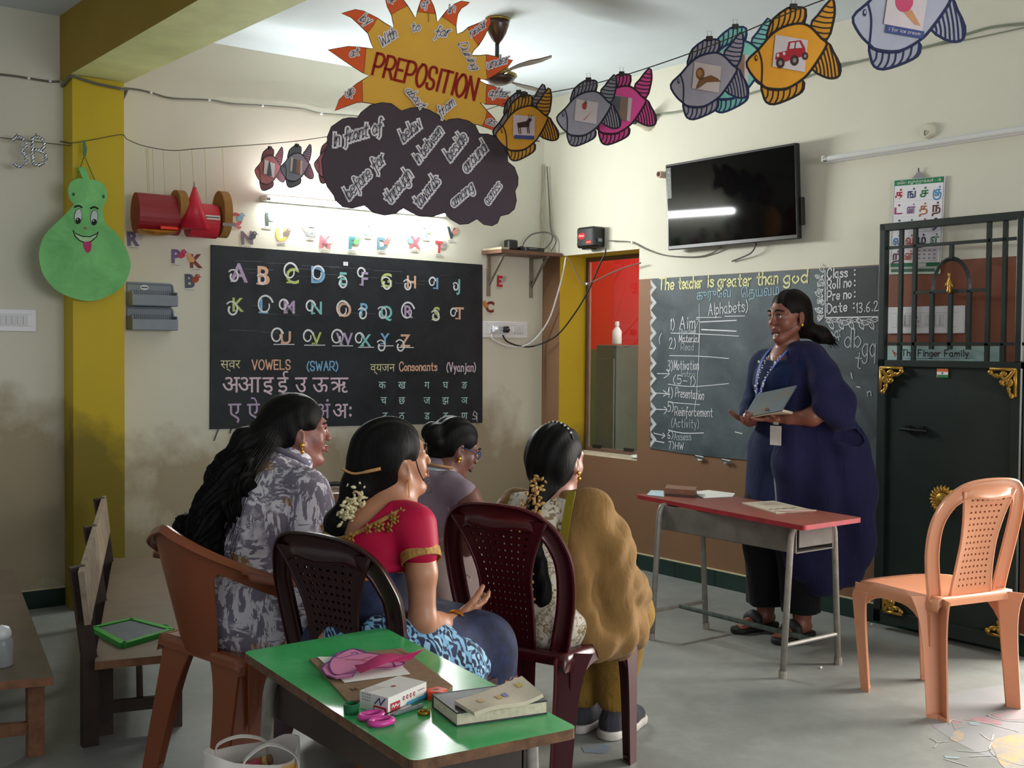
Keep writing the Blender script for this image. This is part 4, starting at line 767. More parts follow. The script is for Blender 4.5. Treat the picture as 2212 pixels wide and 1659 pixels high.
    for i, x in enumerate((1560, 1640, 1720, 1800, 1880)):
        leaf(x, 490, 85, .35 if i % 2 else -.2); leaf(x, 490, 80, 1.1); f.stroke([z7(x+30*math.cos(k*.5)*(1-k*.03), 490+20*math.sin(k*.5)*(1-k*.03)) for k in range(20)], .0035, W, .008)
    f.build('chalk_leaf_border', bb)
    for t, a, b_, h in (('db', (1685, 705), (1810, 700), 130), ('gq', (1825, 775), (1925, 775), 150), ('t', (1765, 865), (1810, 870), 120), ('pqr', (1575, 640), (1665, 610), 80), ('n', (1868, 1090), (1895, 1085), 50)): f = Flat(); txt(f, t, a, b_, h, .006, thin); f.build('chalk_word', bb)
    f = Flat()
    for q in ([(1475, 495), (1490, 485)], [(1500, 625), (1525, 608)], [(1735, 905), (1745, 950)], [(1780, 1015), (1805, 1020)]): f.stroke([z7(*p) for p in q], .005, W, .008)
    f.build('chalk_dashes', bb)
    for px, py, s in ((1516, 988, 1), (1574, 996, -1)):
        f = Flat(); a = wr(px, py); f.poly([(a[0]-.035, a[1]+.012), (a[0]+.03, a[1]+.008), (a[0]+.02*s, a[1]-.014), (a[0]-.01, a[1]-.018)], paperw, .018, .001); f.stroke([(a[0]-.03, a[1]+.002), (a[0]+.03, a[1]-.004)], .012, slate2, .0195); o = f.build('torn_edge', bb)
blackboard_right()
def tv():
    a = wr(1443, 358, -.09); c = wr(1720, 513, -.09); W, Hh = c[0]-a[0]+.005, .478; M = MRT @ T((a[0]+c[0])/2, (a[1]+c[1])/2, .06) @ Matrix.Rotation(.062, 4, 'X'); t = thing('television', 'black flat television on the cream wall above the smeared chalkboard', 'television', M)
    b = MB(); b.box((0, 0, .018), (W, Hh, .034), bev=.005); b.box((0, -.02, -.027), (W*.55, Hh*.5, .056), bev=.01); b.build('tv_body', [mat('gloss_black_plastic', '0d0e10', .3)], t)
    b = MB(); b.box((0, .006, .0362), (W-.022, Hh-.034, .0024)); b.build('screen', [mat('tv_screen_glass', '050607', .05, var=0, spec=.12)], t)
    f = Flat(); f.rect(-W/2+.012, Hh/2-.19, -W/2+.045, Hh/2-.02, mat('sticker_dark_grey', '2c3032', .5), .0378)
    for i in range(5): f.ell((-W/2+.028, Hh/2-.045-i*.03), .007, .008, ink('8a9090'), .0382, n=8)
    f.build('feature_sticker', t)
    f = Flat(); f.text('Impex', -.03, -Hh/2+.006, .009, .0014, ink('b9bcbd'), .0356, width=.06); f.build('lettering', t)
    b = MB(); b.box((W/2-.004, -.1, .0), (.03, .14, .03), bev=.004); b.build('port_box', [BLKP], t)
    b = MB(); b.tube(spline([(W/2-.3, -Hh/2, .0), (W/2-.35, -Hh/2-.05, -.01), (W/2-.5, -Hh/2-.085, -.03)], 8), .004, 6); b.build('lead', [blackc], t)
tv()
p0 = wr(1436, 378); b = MB(); b.tube([(p0[0], p0[1], .0), (p0[0], p0[1], .05)], .02, 14); b.lathe([(.014, .0505), (0, .0506)], 12, 1, T(p0[0], p0[1], 0)); tag(b.build('conduit_pipe', [mat('pink_pvc', 'b79f90', .5), mat('rust_dark', '4a2018', .9)], None, MRT), 'short pipe stub poking from the wall beside the television', 'pipe')
def ups():
    a = wr(1245, 512, -.1); c = wr(1308, 512, 0); x0, x1 = a[0], c[0]; z = 1.985; M = MRT @ T((x0+x1)/2, z, 0); t = thing('black_power_box', 'small black power box with red badge on the wall over the window', 'power box', M); W = x1-x0
    b = MB(); b.box((0, 0, .05), (W, .128, .1), bev=.014); b.box((-.02, -.067, .045), (W*.5, .008, .05)); b.build('case', [mat('gloss_black_plastic', '0d0e10', .3)], t)
    f = Flat(); f.stroke([(-W*.46, -.04), (-W*.3, -.01), (-W*.32, .05)], .004, ink('3a3d42'), .1005, smooth=5); f.stroke([(-W*.4, .05), (-W*.2, .03), (-W*.18, -.02)], .003, ink('3a3d42'), .1005, smooth=5); f.build('moulded_line', t)
    f = Flat(); f.ell((-.03, .008), .034, .021, ink('c0202a'), .1005); f.stroke([(-.054, .004), (-.046, .016), (-.04, .004), (-.032, .014), (-.024, .004), (-.016, .012), (-.008, .006)], .003, WHT, .101, smooth=4); f.build('badge', t)
    f = Flat(); f.rect(.012, -.042, .06, -.022, ink('a82018'), .1005); f.stroke([(.017, -.032), (.055, -.032)], .006, ink('e08070'), .101); f.build('rating_label', t)
    b = MB(); b.box((W/2+.004, -.02, .05), (.01, .02, .03)); b.build('socket', [GREYP], t)
ups()
cable('tv_cable', 'grey cable swinging from the power box to below the television', [Rt(1308, 520, .05), Rt(1335, 521, .02), Rt(1366, 524, .012), Rt(1400, 540, .012), Rt(1440, 552, .012), Rt(1500, 555, .012), Rt(1535, 548, .012), Rt(1560, 533, .03)], .0042, greyc, None, [Rt(1366, 524, .01)])
tube_fixture('tube_light', 'unlit tube lamp high on the cream wall right of the television', MRT @ T(2.88, 2.247, 0), 1.22, False)
def roses():
    a = wr(2007, 283); t = thing('ceiling_rose', 'white round junction cap with a bare wire above the unlit tube', 'junction cap', MRT @ T(a[0], a[1], 0)); b = MB(); b.lathe([(.036, 0), (.036, .012), (.028, .022), (0, .024)], 22); b.build('cap', [mat('painted_cap', 'cfc9b6', .6, var=.03)], t); b = MB(); b.tube(spline([(-.005, 0, .024), (-.004, -.012, .03), (-.008, -.03, .012)], 5), .0025, 5); b.build('wire', [greyc], t)
    a = wr(1402, 265); t = thing('bulb_holder', 'white round wall fitting behind the pink paper fish', 'wall fitting', MRT @ T(a[0], a[1], 0)); b = MB(); b.lathe([(.05, 0), (.05, .02), (.035, .05), (.03, .1), (.028, .11)], 20); b.build('fitting_body', [mat('painted_cap', 'cfc9b6', .6)], t, smooth=True); b = MB(); b.lathe([(.024, .108), (.024, .13), (0, .132)], 16); b.build('lamp_socket', [BLKP], t)
roses()
Rw = lambda px, py: onX(px, py, -.008)
cable('festoon_cable', 'grey cable sagging along the cream wall behind the bright fish', [Rw(1180, 298), Rw(1300, 265), Rw(1405, 249), Rw(1475, 240), Rw(1600, 208), Rw(1718, 173), Rw(1800, 148), Rw(1890, 125), Rw(2008, 100), Rw(2095, 72), Rw(2150, 58), Rw(2240, 50)], .006, mat('green_grey_cable', '7f8672', .6), None, [Rw(1718, 173), Rw(1882, 127), Rw(2065, 86)])
cable('festoon_cable', 'thin second cable running under the grey sagging cable', [Rw(1475, 242), Rw(1718, 176), Rw(1800, 142), Rw(1890, 128), Rw(2008, 101), Rw(2100, 84), Rw(2240, 54)], .003, mat('green_grey_cable', '7f8672', .6))
# tamil letter poster
def tamil_poster():
    a = wr(1934, 390); M = MRT @ T(a[0], a[1], .012) @ Matrix.Rotation(-.035, 4, 'Z'); W, Hh = .268, .41; t = thing('letter_poster', 'white Tamil letter calendar hanging half behind the gate grille', 'poster', M)
    f = Flat(); f.rect(0, -Hh, W, 0, mat('poster_white', 'e2dfe4', .6, var=.02), 0, .002); f.rect(.006, -.028, W-.006, -.003, ink('1f7a4a'), .0006); f.rect(.006, -Hh+.004, W-.006, -Hh+.022, ink('2a6a48'), .0006); f.rect(W*.5, -Hh+.004, W*.72, -Hh+.02, ink('c9c6c2'), .0009)
    f.stroke([(.005, -.002), (W-.005, -.002), (W-.005, -Hh+.002), (.005, -Hh+.002)], .002, ink('2f5a48'), .0008, closed=True)
    for j in range(1, 5): f.stroke([(.01, -.03-j*.0715), (W-.01, -.03-j*.0715)], .0008, ink('b9b4bc'), .0007)
    f.rect(W*.52, -.385, W*.93, -.32, ink('d2ccd0'), .0008)
    for i in range(4):
        for j in range(3): f.rect(W*.56+i*.026, -.335-j*.018, W*.56+i*.026+.012, -.330-j*.018, ink('8a8088'), .0011)
    sheet = f.build('top_sheet', t)
    rows = [('க்', 'b02234'), ('ங்', '2a3566'), ('ச்', '1f7a40'), ('ஞ்', '2a86c0'), ('ட்', 'a82468'), ('ண்', '75447a'), ('த்', 'b4632a'), ('ந்', '5a2a22'), ('ப்', '4a4a50'), ('ம்', '1f8a66'), ('ய்', 'b8386a'), ('ர்', '2a3566'), ('ல்', '2a78b8'), ('வ்', 'b43a2a'), ('ழ்', '23233f'), ('ள்', '1f7a4a'), ('ற்', '5a2450'), ('ன்', 'b4512f')]
    for i, (g, c) in enumerate(rows): f = Flat(); f.glyph(g, .034+(i % 4)*.066, -.088-(i//4)*.0715, .04, ink(c), .0012, off=.02, width=.043); f.build('printed_letter', sheet)
    f = Flat(); f.glyph('மெய் எழுத்துக்கள் - 18', W/2, -.021, .013, ink('e6e6e0'), .0012, width=W*.85); f.build('heading', sheet)
    f = Flat(); f.rect(-.004, -Hh-.03, W-.002, -.3, mat('poster_back_sheet', 'c3cfc2', .7), -.004, .001); f.rect(.006, -Hh-.02, W-.03, -Hh-.005, ink('4a6a58'), -.0035); f.build('lower_sheet', t)
    f = Flat(); f.poly([(W*.36, .001), (W*.62, .001), (W*.49, .035)], ink('8f8a90'), -.001, .001); f.build('hanger', t); b = MB(); b.tube([(W*.49, .03, .002), (W*.49, .046, .002)], .003, 6); b.build('nail', [BLKP], t)
tamil_poster()
switch_plate('switchboard', 'white switchboard on the brown wall behind the gate grille', MRT @ T(2.83, 1.447, 0), .40, .125, [('s', -.135), ('s', -.11), ('s', -.085), ('p', -.035), ('s', .015), ('s', .045), ('s', .07), ('s', .095)])
def chart():
    M = MRT @ T(2.61, 1.328, .004); t = thing('rhyme_chart', 'pale blue paper chart with a finger rhyme behind the dark gate', 'chart', M); f = Flat(); f.rect(0, -.42, .585, 0, mat('pale_blue_paper', 'a9c6c2', .8, var=.04), 0, .002); f.build('chart_sheet', t)
    f = Flat(); f.text('The Finger Family', .1, -.048, .03, .0045, ink('3a2028'), .0008, width=.34); f.stroke([(.1, -.058), (.45, -.056)], .002, ink('3a3a6a'), .0008); f.stroke([(.05, -.02), (.065, -.05), (.06, -.03), (.08, -.045)], .004, ink('b03a2a'), .0008); f.build('heading', t)
    f = Flat(); f.text('Daddy Finger Daddy Finger Where are you', .03, -.09, .022, .002, ink('3f8a5a'), .0008, width=.52); f.text('Here I am Here I am How do you do', .05, -.125, .022, .002, ink('3f8a5a'), .0008, width=.46); f.build('verse', t)
chart()
# gate leaf folded back against the wall
def gate():
    X = -.085; iron = mat('dark_green_iron', '1b2623', .4, var=.15, scale=9, spec=.45); gold = mat('gold_cast_metal', 'b08a3c', .35, .75, var=.25, scale=60)
    wx = lambda px, py: wr(px, py, X); t = tag(bpy.data.objects.new('door_1', None), 'dark green iron gate leaf with grille and gold ornaments folded against the wall', 'gate', kind='structure'); COL.objects.link(t); M = MRT @ T(0, 0, -X); t.matrix_world = M; WM[t] = M.copy()
    l, r = wx(1903, 600)[0], wx(2213, 600)[0]; zb, zt, zm = .035, 1.893, 1.262
    b = MB(); b.box(((l+r)/2, (zb+zm)/2, -.012), (r-l, zm-zb, .02))
    for c, s in (((l+.02, (zb+zm)/2), (.04, zm-zb)), ((r-.02, (zb+zm)/2), (.04, zm-zb)), (((l+r)/2, zb+.03), (r-l, .06)), (((l+r)/2, zm-.015), (r-l, .03))): b.box((*c, 0), (*s, .03), bev=.002)
    b.build('lower_panel', [iron], t)
    b = MB()
    for c, s in (((l+.016, (zm+zt)/2), (.032, zt-zm)), ((r-.014, (zm+zt)/2), (.028, zt-zm)), (((l+r)/2, zt-.016), (r-l, .034))): b.box((*c, 0), (*s, .035), bev=.003)
    b.build('grille_frame', [iron], t)
    zh = [wx(1930, 535)[1], wx(2000, 631)[1], wx(1930, 742.6)[1]]
    vb = [wx(px, 620)[0] for px in (1946, 1976, 2135, 2170)]; arch = [wx(px, 690)[0] for px in (2013, 2053, 2093)]
    def bar(a, c, w_=.018): b = MB(); b.bar((*a, 0), (*c, 0), w_, .016, up=(0, 0, 1)); b.build('grille_bar', [iron], t)
    for x in vb: bar((x, zm), (x, zt-.02))
    for z_, x0, x1 in ((zh[0], l, r), (zh[1], vb[1], vb[2]), (zh[2], l, r)): bar((x0, z_), (x1, z_), .014)
    for x in arch: bar((x, zm+.05), (x, zh[1]))
    zc = zh[1]; ap = wx(2055, 559)[1]; w_ = (arch[2]-arch[0])/2
    b = MB(); pts = [(arch[1]-w_*math.cos(a), zc+(ap-zc)*math.sin(a)**.9, 0) for a in [math.pi*i/20 for i in range(21)]]; b.tube(pts, .0095, 4); b.build('grille_arch', [iron], t); bar((arch[1], ap), (arch[1], zh[0]), .016)
    b = MB(); fx = arch[1]; fz = wx(2053, 628)[1]; b.lathe([(.009, -.012), (.011, 0), (.007, .01), (.009, .02), (.006, .04), (.004, .06), (.0065, .066), (.0065, .076), (0, .08)], 14, 0, T(fx, fz, .016) @ Matrix.Rotation(-math.pi/2, 4, 'X'))
    for s in (-1, 1): b.tube([(fx+s*.005, fz+.045, .016), (fx+s*.01, fz+.028, .018), (fx+s*.02, fz+.014, .018)], [.005, .006, .002], 8)
    b.build('gold_finial', [gold], t, smooth=True)
    def corner(cx, cz, sx, sz, s=.115):     # scrolled corner plate
        b = MB(); P = lambda u, v: (cx+sx*u*s, cz+sz*v*s)
        b.bar((*P(0, .02), .02), (*P(1, .02), .02), .012, .012); b.bar((*P(.02, 0), .02), (*P(.02, 1), .02), .012, .012)
        for q, r0 in (([(.06, .06), (.35, .35), (.55, .3), (.5, .15), (.35, .2)], .009), ([(.06, .06), (.3, .4), (.3, .6), (.15, .52), (.2, .38)], .009), ([(.45, .2), (.7, .3), (.9, .2), (.95, .08)], .008), ([(.2, .45), (.28, .7), (.2, .9), (.08, .95)], .008), ([(.35, .35), (.5, .5), (.42, .6)], .008)):
            pts = [(*P(u, v), .021) for u, v in q]; b.tube(spline(pts, 5), r0, 7)
        for u, v, r0 in ((.97, .14, .012), (.14, .97, .012), (.52, .5, .012), (.4, .2, .009), (.2, .42, .009), (.72, .24, .009), (.24, .74, .009)): b.ball((*P(u, v), .024), (r0, r0, r0*.7))
        f = [(*P(.0, .0), .008), (*P(.6, 0), .008), (*P(.35, .35), .008), (*P(0, .6), .008)]; b.add(f, [(0, 1, 2, 3), (3, 2, 1, 0)]); b.build('gold_corner', [gold], t, smooth=True)
    a = wx(1908, 793); corner(a[0], a[1], 1, -1, .118); a = wx(2201, 797); corner(a[0], a[1], -1, -1, .118); a = wx(1913, 1348); corner(a[0], .09, 1, 1, .1); a = wx(2192, 1400); corner(a[0], .09, -1, 1, .115)
    a = wx(2041, 1080); b = MB(); c = Vector((a[0], a[1], .012)); b.ball(c, (.026, .026, .018), seg=18)
    for k in range(22):
        an = 2*math.pi*k/22; d = Vector((math.cos(an), math.sin(an), 0)); s_ = Vector((-d.y, d.x, 0)); b.tube([c+d*.03, c+d*.048+Vector((0, 0, .008)), c+d*.068], [.004, .0095, .004], 7)
    b.lathe([(.032, 0), (.036, .01), (.03, .016)], 24, 0, T(*c)); b.build('gold_rosette', [gold], t, smooth=True)
    f = Flat(); a = wx(2037, 806); f.rect(a[0]-.028, a[1]-.02, a[0]+.028, a[1]+.02, paperw, .004); f.rect(a[0]-.028, a[1]+.006, a[0]+.028, a[1]+.02, ink('cc6a42'), .0046); f.rect(a[0]-.026, a[1]-.02, a[0]+.028, a[1]-.007, ink('2f7a4f'), .0046); f.ell(a, .004, .004, ink('2a3566'), .005); f.build('flag_sticker', t)
    a = wx(1978, 928); b = MB(); b.tube([(a[0]-.07, a[1], .018), (a[0]+.07, a[1]-.004, .018)], .0075, 8); b.box((a[0]-.03, a[1], .01), (.02, .035, .02)); b.box((a[0]+.04, a[1], .01), (.02, .035, .02)); b.build('latch', [mat('black_iron', '101413', .4, .4)], t)
    return t
gate()
# things seen through the window
t = thing('small_bottle', 'small white bottle on a cupboard beyond the window', 'bottle', T(.62, onX(1333, 760, .62).y, 1.335)); b = MB(); b.lathe([(.03, 0), (.032, .01), (.032, .09), (.012, .12), (.012, .13)], 16); b.build('bottle_body', [mat('milky_plastic', 'd8dcd8', .4)], t, smooth=True); b = MB(); b.lathe([(.015, .128), (.015, .155), (0, .157)], 14); b.build('cap', [WHT], t)
t = thing('grey_cupboard', 'grey green cupboard beyond the window with a bottle on top', 'cupboard', T(.62, onX(1352, 760, .62).y, 0)); b = MB(); b.box((.05, 0, .665), (.45, .20, 1.33), bev=.004); b.build('carcass', [mat('grey_green_paint', '454f40', .5)], t)
b = MB(); b.box((-.183, -.0, .64), (.015, .18, 1.2), bev=.003); b.build('door', [mat('grey_green_paint', '454f40', .5)], t)
a = wr(1371, 895, .2); f = Flat(); f.rect(-.085, -.265, .085, .265, ink('dfe2e4'), 0, .002); f.rect(-.075, -.255, .085, .255, ink('2f3f5c'), .0006); f.rect(-.06, .14, .085, .15, paperw, .001); f.rect(-.045, .18, .085, .19, paperw, .001); f.rect(-.04, .05, .085, .06, ink('8fa5c0'), .001)
for k in range(10): f.ell((-.01+.025*math.cos(k*.628), -.1+.035*math.sin(k*.628)), .009, .013, ink('b9c4d2'), .0012, n=10)
tag(f.build('blue_notice', None, MRT @ T(.895, .985, -.215)), 'dark blue notice with white edge taped inside the window glass', 'notice')
b = MB(); a = wr(1360, 974, .12); b.ball((.1, -.83, .652), (.05, .05, .012), seg=14); b.ball((.13, -.77, .65), (.04, .035, .01), seg=12); tag(b.build('crumpled_wrapper', [mat('milky_plastic', 'd8dcd8', .4)]), 'crumpled clear wrapper lying on the window sill', 'wrapper')

# ================================================================ furniture
def leg_strip(a, b, w0, w1, d1, d2, th=.006, caps=True, round_=0.):     # L section leg from a (top) to b (foot); flanges run along d1 and d2
    m = MB(); a, b, d1, d2 = Vector(a), Vector(b), Vector(d1), Vector(d2); n = 16
    for d, o in ((d1, d2), (d2, d1)):
        R0 = []
        for i in range(n+1):
            t = (i/n)**1.8; c = a.lerp(b, t)+(d1+d2)*round_*max(0, 1-t/.13)**2.2; w_ = (w0+(w1-w0)*t)*(1+.55*(1-t)**6); R0.append([c, c+d*w_*.5, c+d*w_])
        flip = d.cross(o).dot(b-a) > 0
        m.slab(R0 if flip else [r[::-1] for r in R0], th)
    if caps: c = b; m.add([c, c+d1*w1, c+d1*w1*.4+d2*w1*.4, c+d2*w1, c+Vector((0, 0, .012)), c+d1*w1+Vector((0, 0, .012)), c+d1*w1*.4+d2*w1*.4+Vector((0, 0, .02)), c+d2*w1+Vector((0, 0, .012))], [(0, 1, 2, 3), (7, 6, 5, 4), (0, 4, 5, 1), (1, 5, 6, 2), (2, 6, 7, 3), (3, 7, 4, 0)])
    return m
def seat_mesh(W, D, z, x0):
    m = MB(); rows = []
    us = [-1.16, -1.08, -1.0, -.9, -.6, -.3, 0, .3, .6, .9, 1.0, 1.08, 1.16]; vs = [-.1, -.05, 0, .06, .2, .4, .6, .8, .92, 1.0, 1.06, 1.14]
    for v in vs:
        r = []
        for u in us:
            cu = max(-1, min(1, u)); cv = max(0, min(1, v)); ex = max(0, abs(u)-1)+max(0, v-1)+max(0, -v)
            wv = W/2*(1-.06*(1-cv)-.12*max(0, cv-.8)*5*.3); y = cu*wv+math.copysign(min(.008, max(0, abs(u)-1)*.1), u); x = x0+cv*D+max(0, v-1)*.14-max(0, -v)*.05-.035*abs(cu)**4*(cv > .5)
            r.append((x, y, z-.014*(1-abs(cu)**2.5)*(1-(2*cv-1)**4)-min(.05, ex*.33)-(.012*max(0, cv-.85)/.15)))
        rows.append(r)
    m.slab(rows, .005); return m
def back_arch(hw, top, z0=.40, xb=-.17, base=.185):
    P = [(base, z0), (base+.012, z0+.06), (hw*.97, z0+.17), (hw, z0+.27), (hw*.95, top-.12), (hw*.80, top-.055), (hw*.5, top-.012), (0, top)]
    full = P+[(-y, z) for y, z in P[-2::-1]]; s = spline([(y, z, 0) for y, z in full], 5)
    lean = lambda z, y: xb-.035*max(0, (z-z0)/.4)-.06*max(0, (z-z0)/.45)**2+.03*(y/hw)**2
    return [(lean(p.y, p.x), p.x, p.y) for p in s], lean
def plastic_chair(name, label, M, color, perf=True, feet=((-.25, .19), (.2, .2)), W=.42, top=.86, hw=.225, shift=None, group='plastic chairs in the classroom', rear_in=True, splat=(.125, .085, .1), holes=(9, 17)):
    t = thing(name, label, 'chair', M, group); k = mat('chair_plastic_'+color, color, .28, var=.04, scale=5, spec=.5); D = .42
    seat_mesh(W, D, .43, -.2).build('seat', [k], t, smooth=True)
    for s in (1, -1):
        (rx, ry), (fx, fy) = feet
        a = Vector((-.165, s*(W/2-.045), .425)); b = Vector((rx, s*ry, 0))
        m = leg_strip(a, b, .062, .05, Vector((-.8, s*.35, 0)).normalized() if rear_in else Vector((1, 0, 0)), Vector((.45, s*.9, 0)).normalized() if rear_in else Vector((0, -s, 0))); m.build('leg', [k], t)
        a = Vector((.215, s*(W/2+.006), .414)); b = Vector((fx+.03, s*(fy+.01), 0)); leg_strip(a, b, .06, .042, (-1, 0, 0), (0, -s, 0), round_=.035).build('leg', [k], t)
        m = MB(); rows = []      # curved side apron between the legs
        for i in range(15):
            u = i/14; x = -.17+.37*u; dz = .035+.13*abs(2*u-1)**3.2; rows.append([(x, s*(W/2+.004-.012*(1-u)), .415), (x, s*(W/2+.006-.012*(1-u)), .415-dz)])
        m.slab(rows if s > 0 else rows[::-1], .005); m.build('apron', [k], t)
    pts, lean = back_arch(hw, top); m = MB(); rows = []; n = len(pts)
    for i, p in enumerate(pts):
        p = Vector(p); q0 = Vector(pts[max(i-1, 0)]); q1 = Vector(pts[min(i+1, n-1)]); tg = (q1-q0).normalized(); nrm = Vector((1, 0, .15)); ins = nrm.cross(tg).normalized()
        wd = .058+.020*math.exp(-(p.y/.1)**2); 
        rows.append([p-nrm*.012, p+ins*.004+nrm*.004, p+ins*wd*.5+nrm*.007, p+ins*wd+nrm*.002, p+ins*(wd+.003)-nrm*.010])
    m.slab(rows, .006); m.build('back_frame', [k], t, smooth=True)
    m = MB(); nu, nv = holes; zb, zt = .425, top-.05
    def S(u, v):
        a0, a1, a2 = splat; hwv = a2+(a1-a2)*math.sin(math.pi*min(1, v*1.0))**1.0*1.0 if v < .5 else a1+(a0-a1)*((v-.5)/.5)**1.6
        z = zb+(zt-zb)*v; y = u*hwv; return Vector((lean(z, y)-.004+.018*math.sin(math.pi*v)*0+.01*(1-u*u), y, z))
    if perf:
        F = []
        for j in range(nv):
            for i in range(nu):
                u0, u1 = -1+2*i/nu, -1+2*(i+1)/nu; v0, v1 = j/nv, (j+1)/nv; hole = 0 < i < nu-1 and 0 < j < nv-1
                c = [S(u0, v0), S(u1, v0), S(u1, v1), S(u0, v1)]
                if not hole: F.append((c, [(0, 1, 2, 3)])); continue
                r = .2; um, vm = (u0+u1)/2, (v0+v1)/2; h_ = [S(um+a*(u1-u0)*r, vm+b_*(v1-v0)*r*.8) for a, b_ in ((-1, -1), (1, -1), (1, 1), (-1, 1))]
                F.append((c+h_, [(0, 1, 5, 4), (1, 2, 6, 5), (2, 3, 7, 6), (3, 0, 4, 7)]))
        for vs, fs in F: m.add(vs, fs)
        base = len(m.v); off = Vector((-.006, 0, 0)); m.v += [tuple(Vector(v)+off) for v in m.v[:base]]; fs0 = list(m.f); m.f += [tuple(i+base for i in f[::-1]) for f in fs0]; m.m += [0]*len(fs0)
    else:
        m.slab([[S(-1+2*i/8, j/14) for i in range(9)] for j in range(15)][::-1], .006)
    m.build('back_splat', [k], t, smooth=False)
    b = MB()
    for s in (1, -1): b.tube([S(s, v/12) + Vector((-.003, 0, 0)) for v in range(13)], .0055, 6)
    b.build('splat_rim', [k], t, smooth=True); return t
def yawM(x, y, ang): return T(x, y, 0) @ RZ(math.pi/2-math.radians(ang))      # facing angle measured from +Y towards +X
plastic_chair('plastic_chair', 'empty peach orange plastic chair before the dark green gate', yawM(-.845, -3.44, 11), 'dd9874', feet=((-.205, .165), (.15, .165)), W=.39, hw=.225)
plastic_chair('plastic_chair', 'dark maroon plastic chair under the woman in the mustard shawl', yawM(-2.516, -3.17, 70), '420d14', splat=(.165, .088, .085), holes=(10, 18))
plastic_chair('plastic_chair', 'dark maroon plastic chair under the woman in the pink blouse, touching the green table', yawM(-3.14, -3.30, 74), '2c0a0d', splat=(.165, .088, .085), holes=(10, 18), top=.845)
plastic_chair('plastic_chair', 'dark brown plastic chair under the woman in glasses, mostly hidden', yawM(-2.43, -2.36, 83), '4a2620', top=.84)
c5 = onY(842, 945, -.95); plastic_chair('plastic_chair', 'empty maroon plastic chair near the back wall, only its rounded top showing', yawM(-1.22, -.62, 150), '5a2f30', perf=False, top=.86)
def tub_chair(M):
    t = thing('plastic_armchair', 'brown plastic armchair under the long haired woman', 'chair', M, 'plastic chairs in the classroom'); k = mat('chair_plastic_brown', '8a4a2c', .32, var=.04, scale=5)
    W = .47; seat_mesh(W-.02, .42, .42, -.22).build('seat', [k], t, smooth=True)
    for s in (1, -1):
        leg_strip((-.2, s*.2, .42), (-.275, s*.215, 0), .115, .075, Vector((.9, s*.1, 0)).normalized(), (0, -s, 0)).build('leg', [k], t)
        leg_strip((.21, s*.235, .60), (.235, s*.235, 0), .07, .05, (-1, 0, 0), (0, -s, 0)).build('leg', [k], t)
        m = MB(); rows = []
        for i in range(15): u = i/14; x = -.2+.4*u; dz = .03+.17*abs(2*u-1)**2.6; rows.append([(x, s*.232, .41), (x, s*.234, .41-dz)])
        m.slab(rows if s > 0 else rows[::-1], .005); m.build('apron', [k], t)
        m = MB(); P = spline([(-.215, s*.235, .665), (-.12, s*.262, .64), (0, s*.268, .625), (.13, s*.265, .622), (.215, s*.25, .61), (.232, s*.242, .56)], 6); rows = []
        for p in P: rows.append([p+Vector((0, -s*.026, -.012)), p+Vector((0, -s*.018, .004)), p+Vector((0, s*.018, .004)), p+Vector((0, s*.028, -.016))])
        m.slab(rows if s > 0 else rows[::-1], .008); m.build('armrest', [k], t, smooth=True)
    m = MB(); rows = []
    for i in range(41):
        a = math.radians(-76+152*i/40); ca, sa = math.cos(a), math.sin(a); top = .785-.15*abs(a/math.radians(78))**1.15; r = []
        for j in range(9):
            v = j/8; aa = min(1, max(0, (abs(a)-math.radians(27))/math.radians(9))); aa = aa*aa*(3-2*aa); zl = .40+(top-.06-.40)*aa; z = zl+(top-zl)*v; v = (z-.40)/(top-.40); R = 1+.0*v; xx = -.02-(.205+.09*v)*ca**.9 if ca > 0 else -.02; yy = (.205+.045*v)*sa; r.append((xx, yy, z))
        r.append((r[-1][0]-.018*ca, r[-1][1]+.018*sa, top+.004)); r.append((r[-2][0]-.03*ca, r[-2][1]+.03*sa, top-.016)); rows.append(r)
    m.slab(rows, .006); m.build('tub_back', [k], t, smooth=True); return t
tub_chair(yawM(-3.207, -2.65, 80))

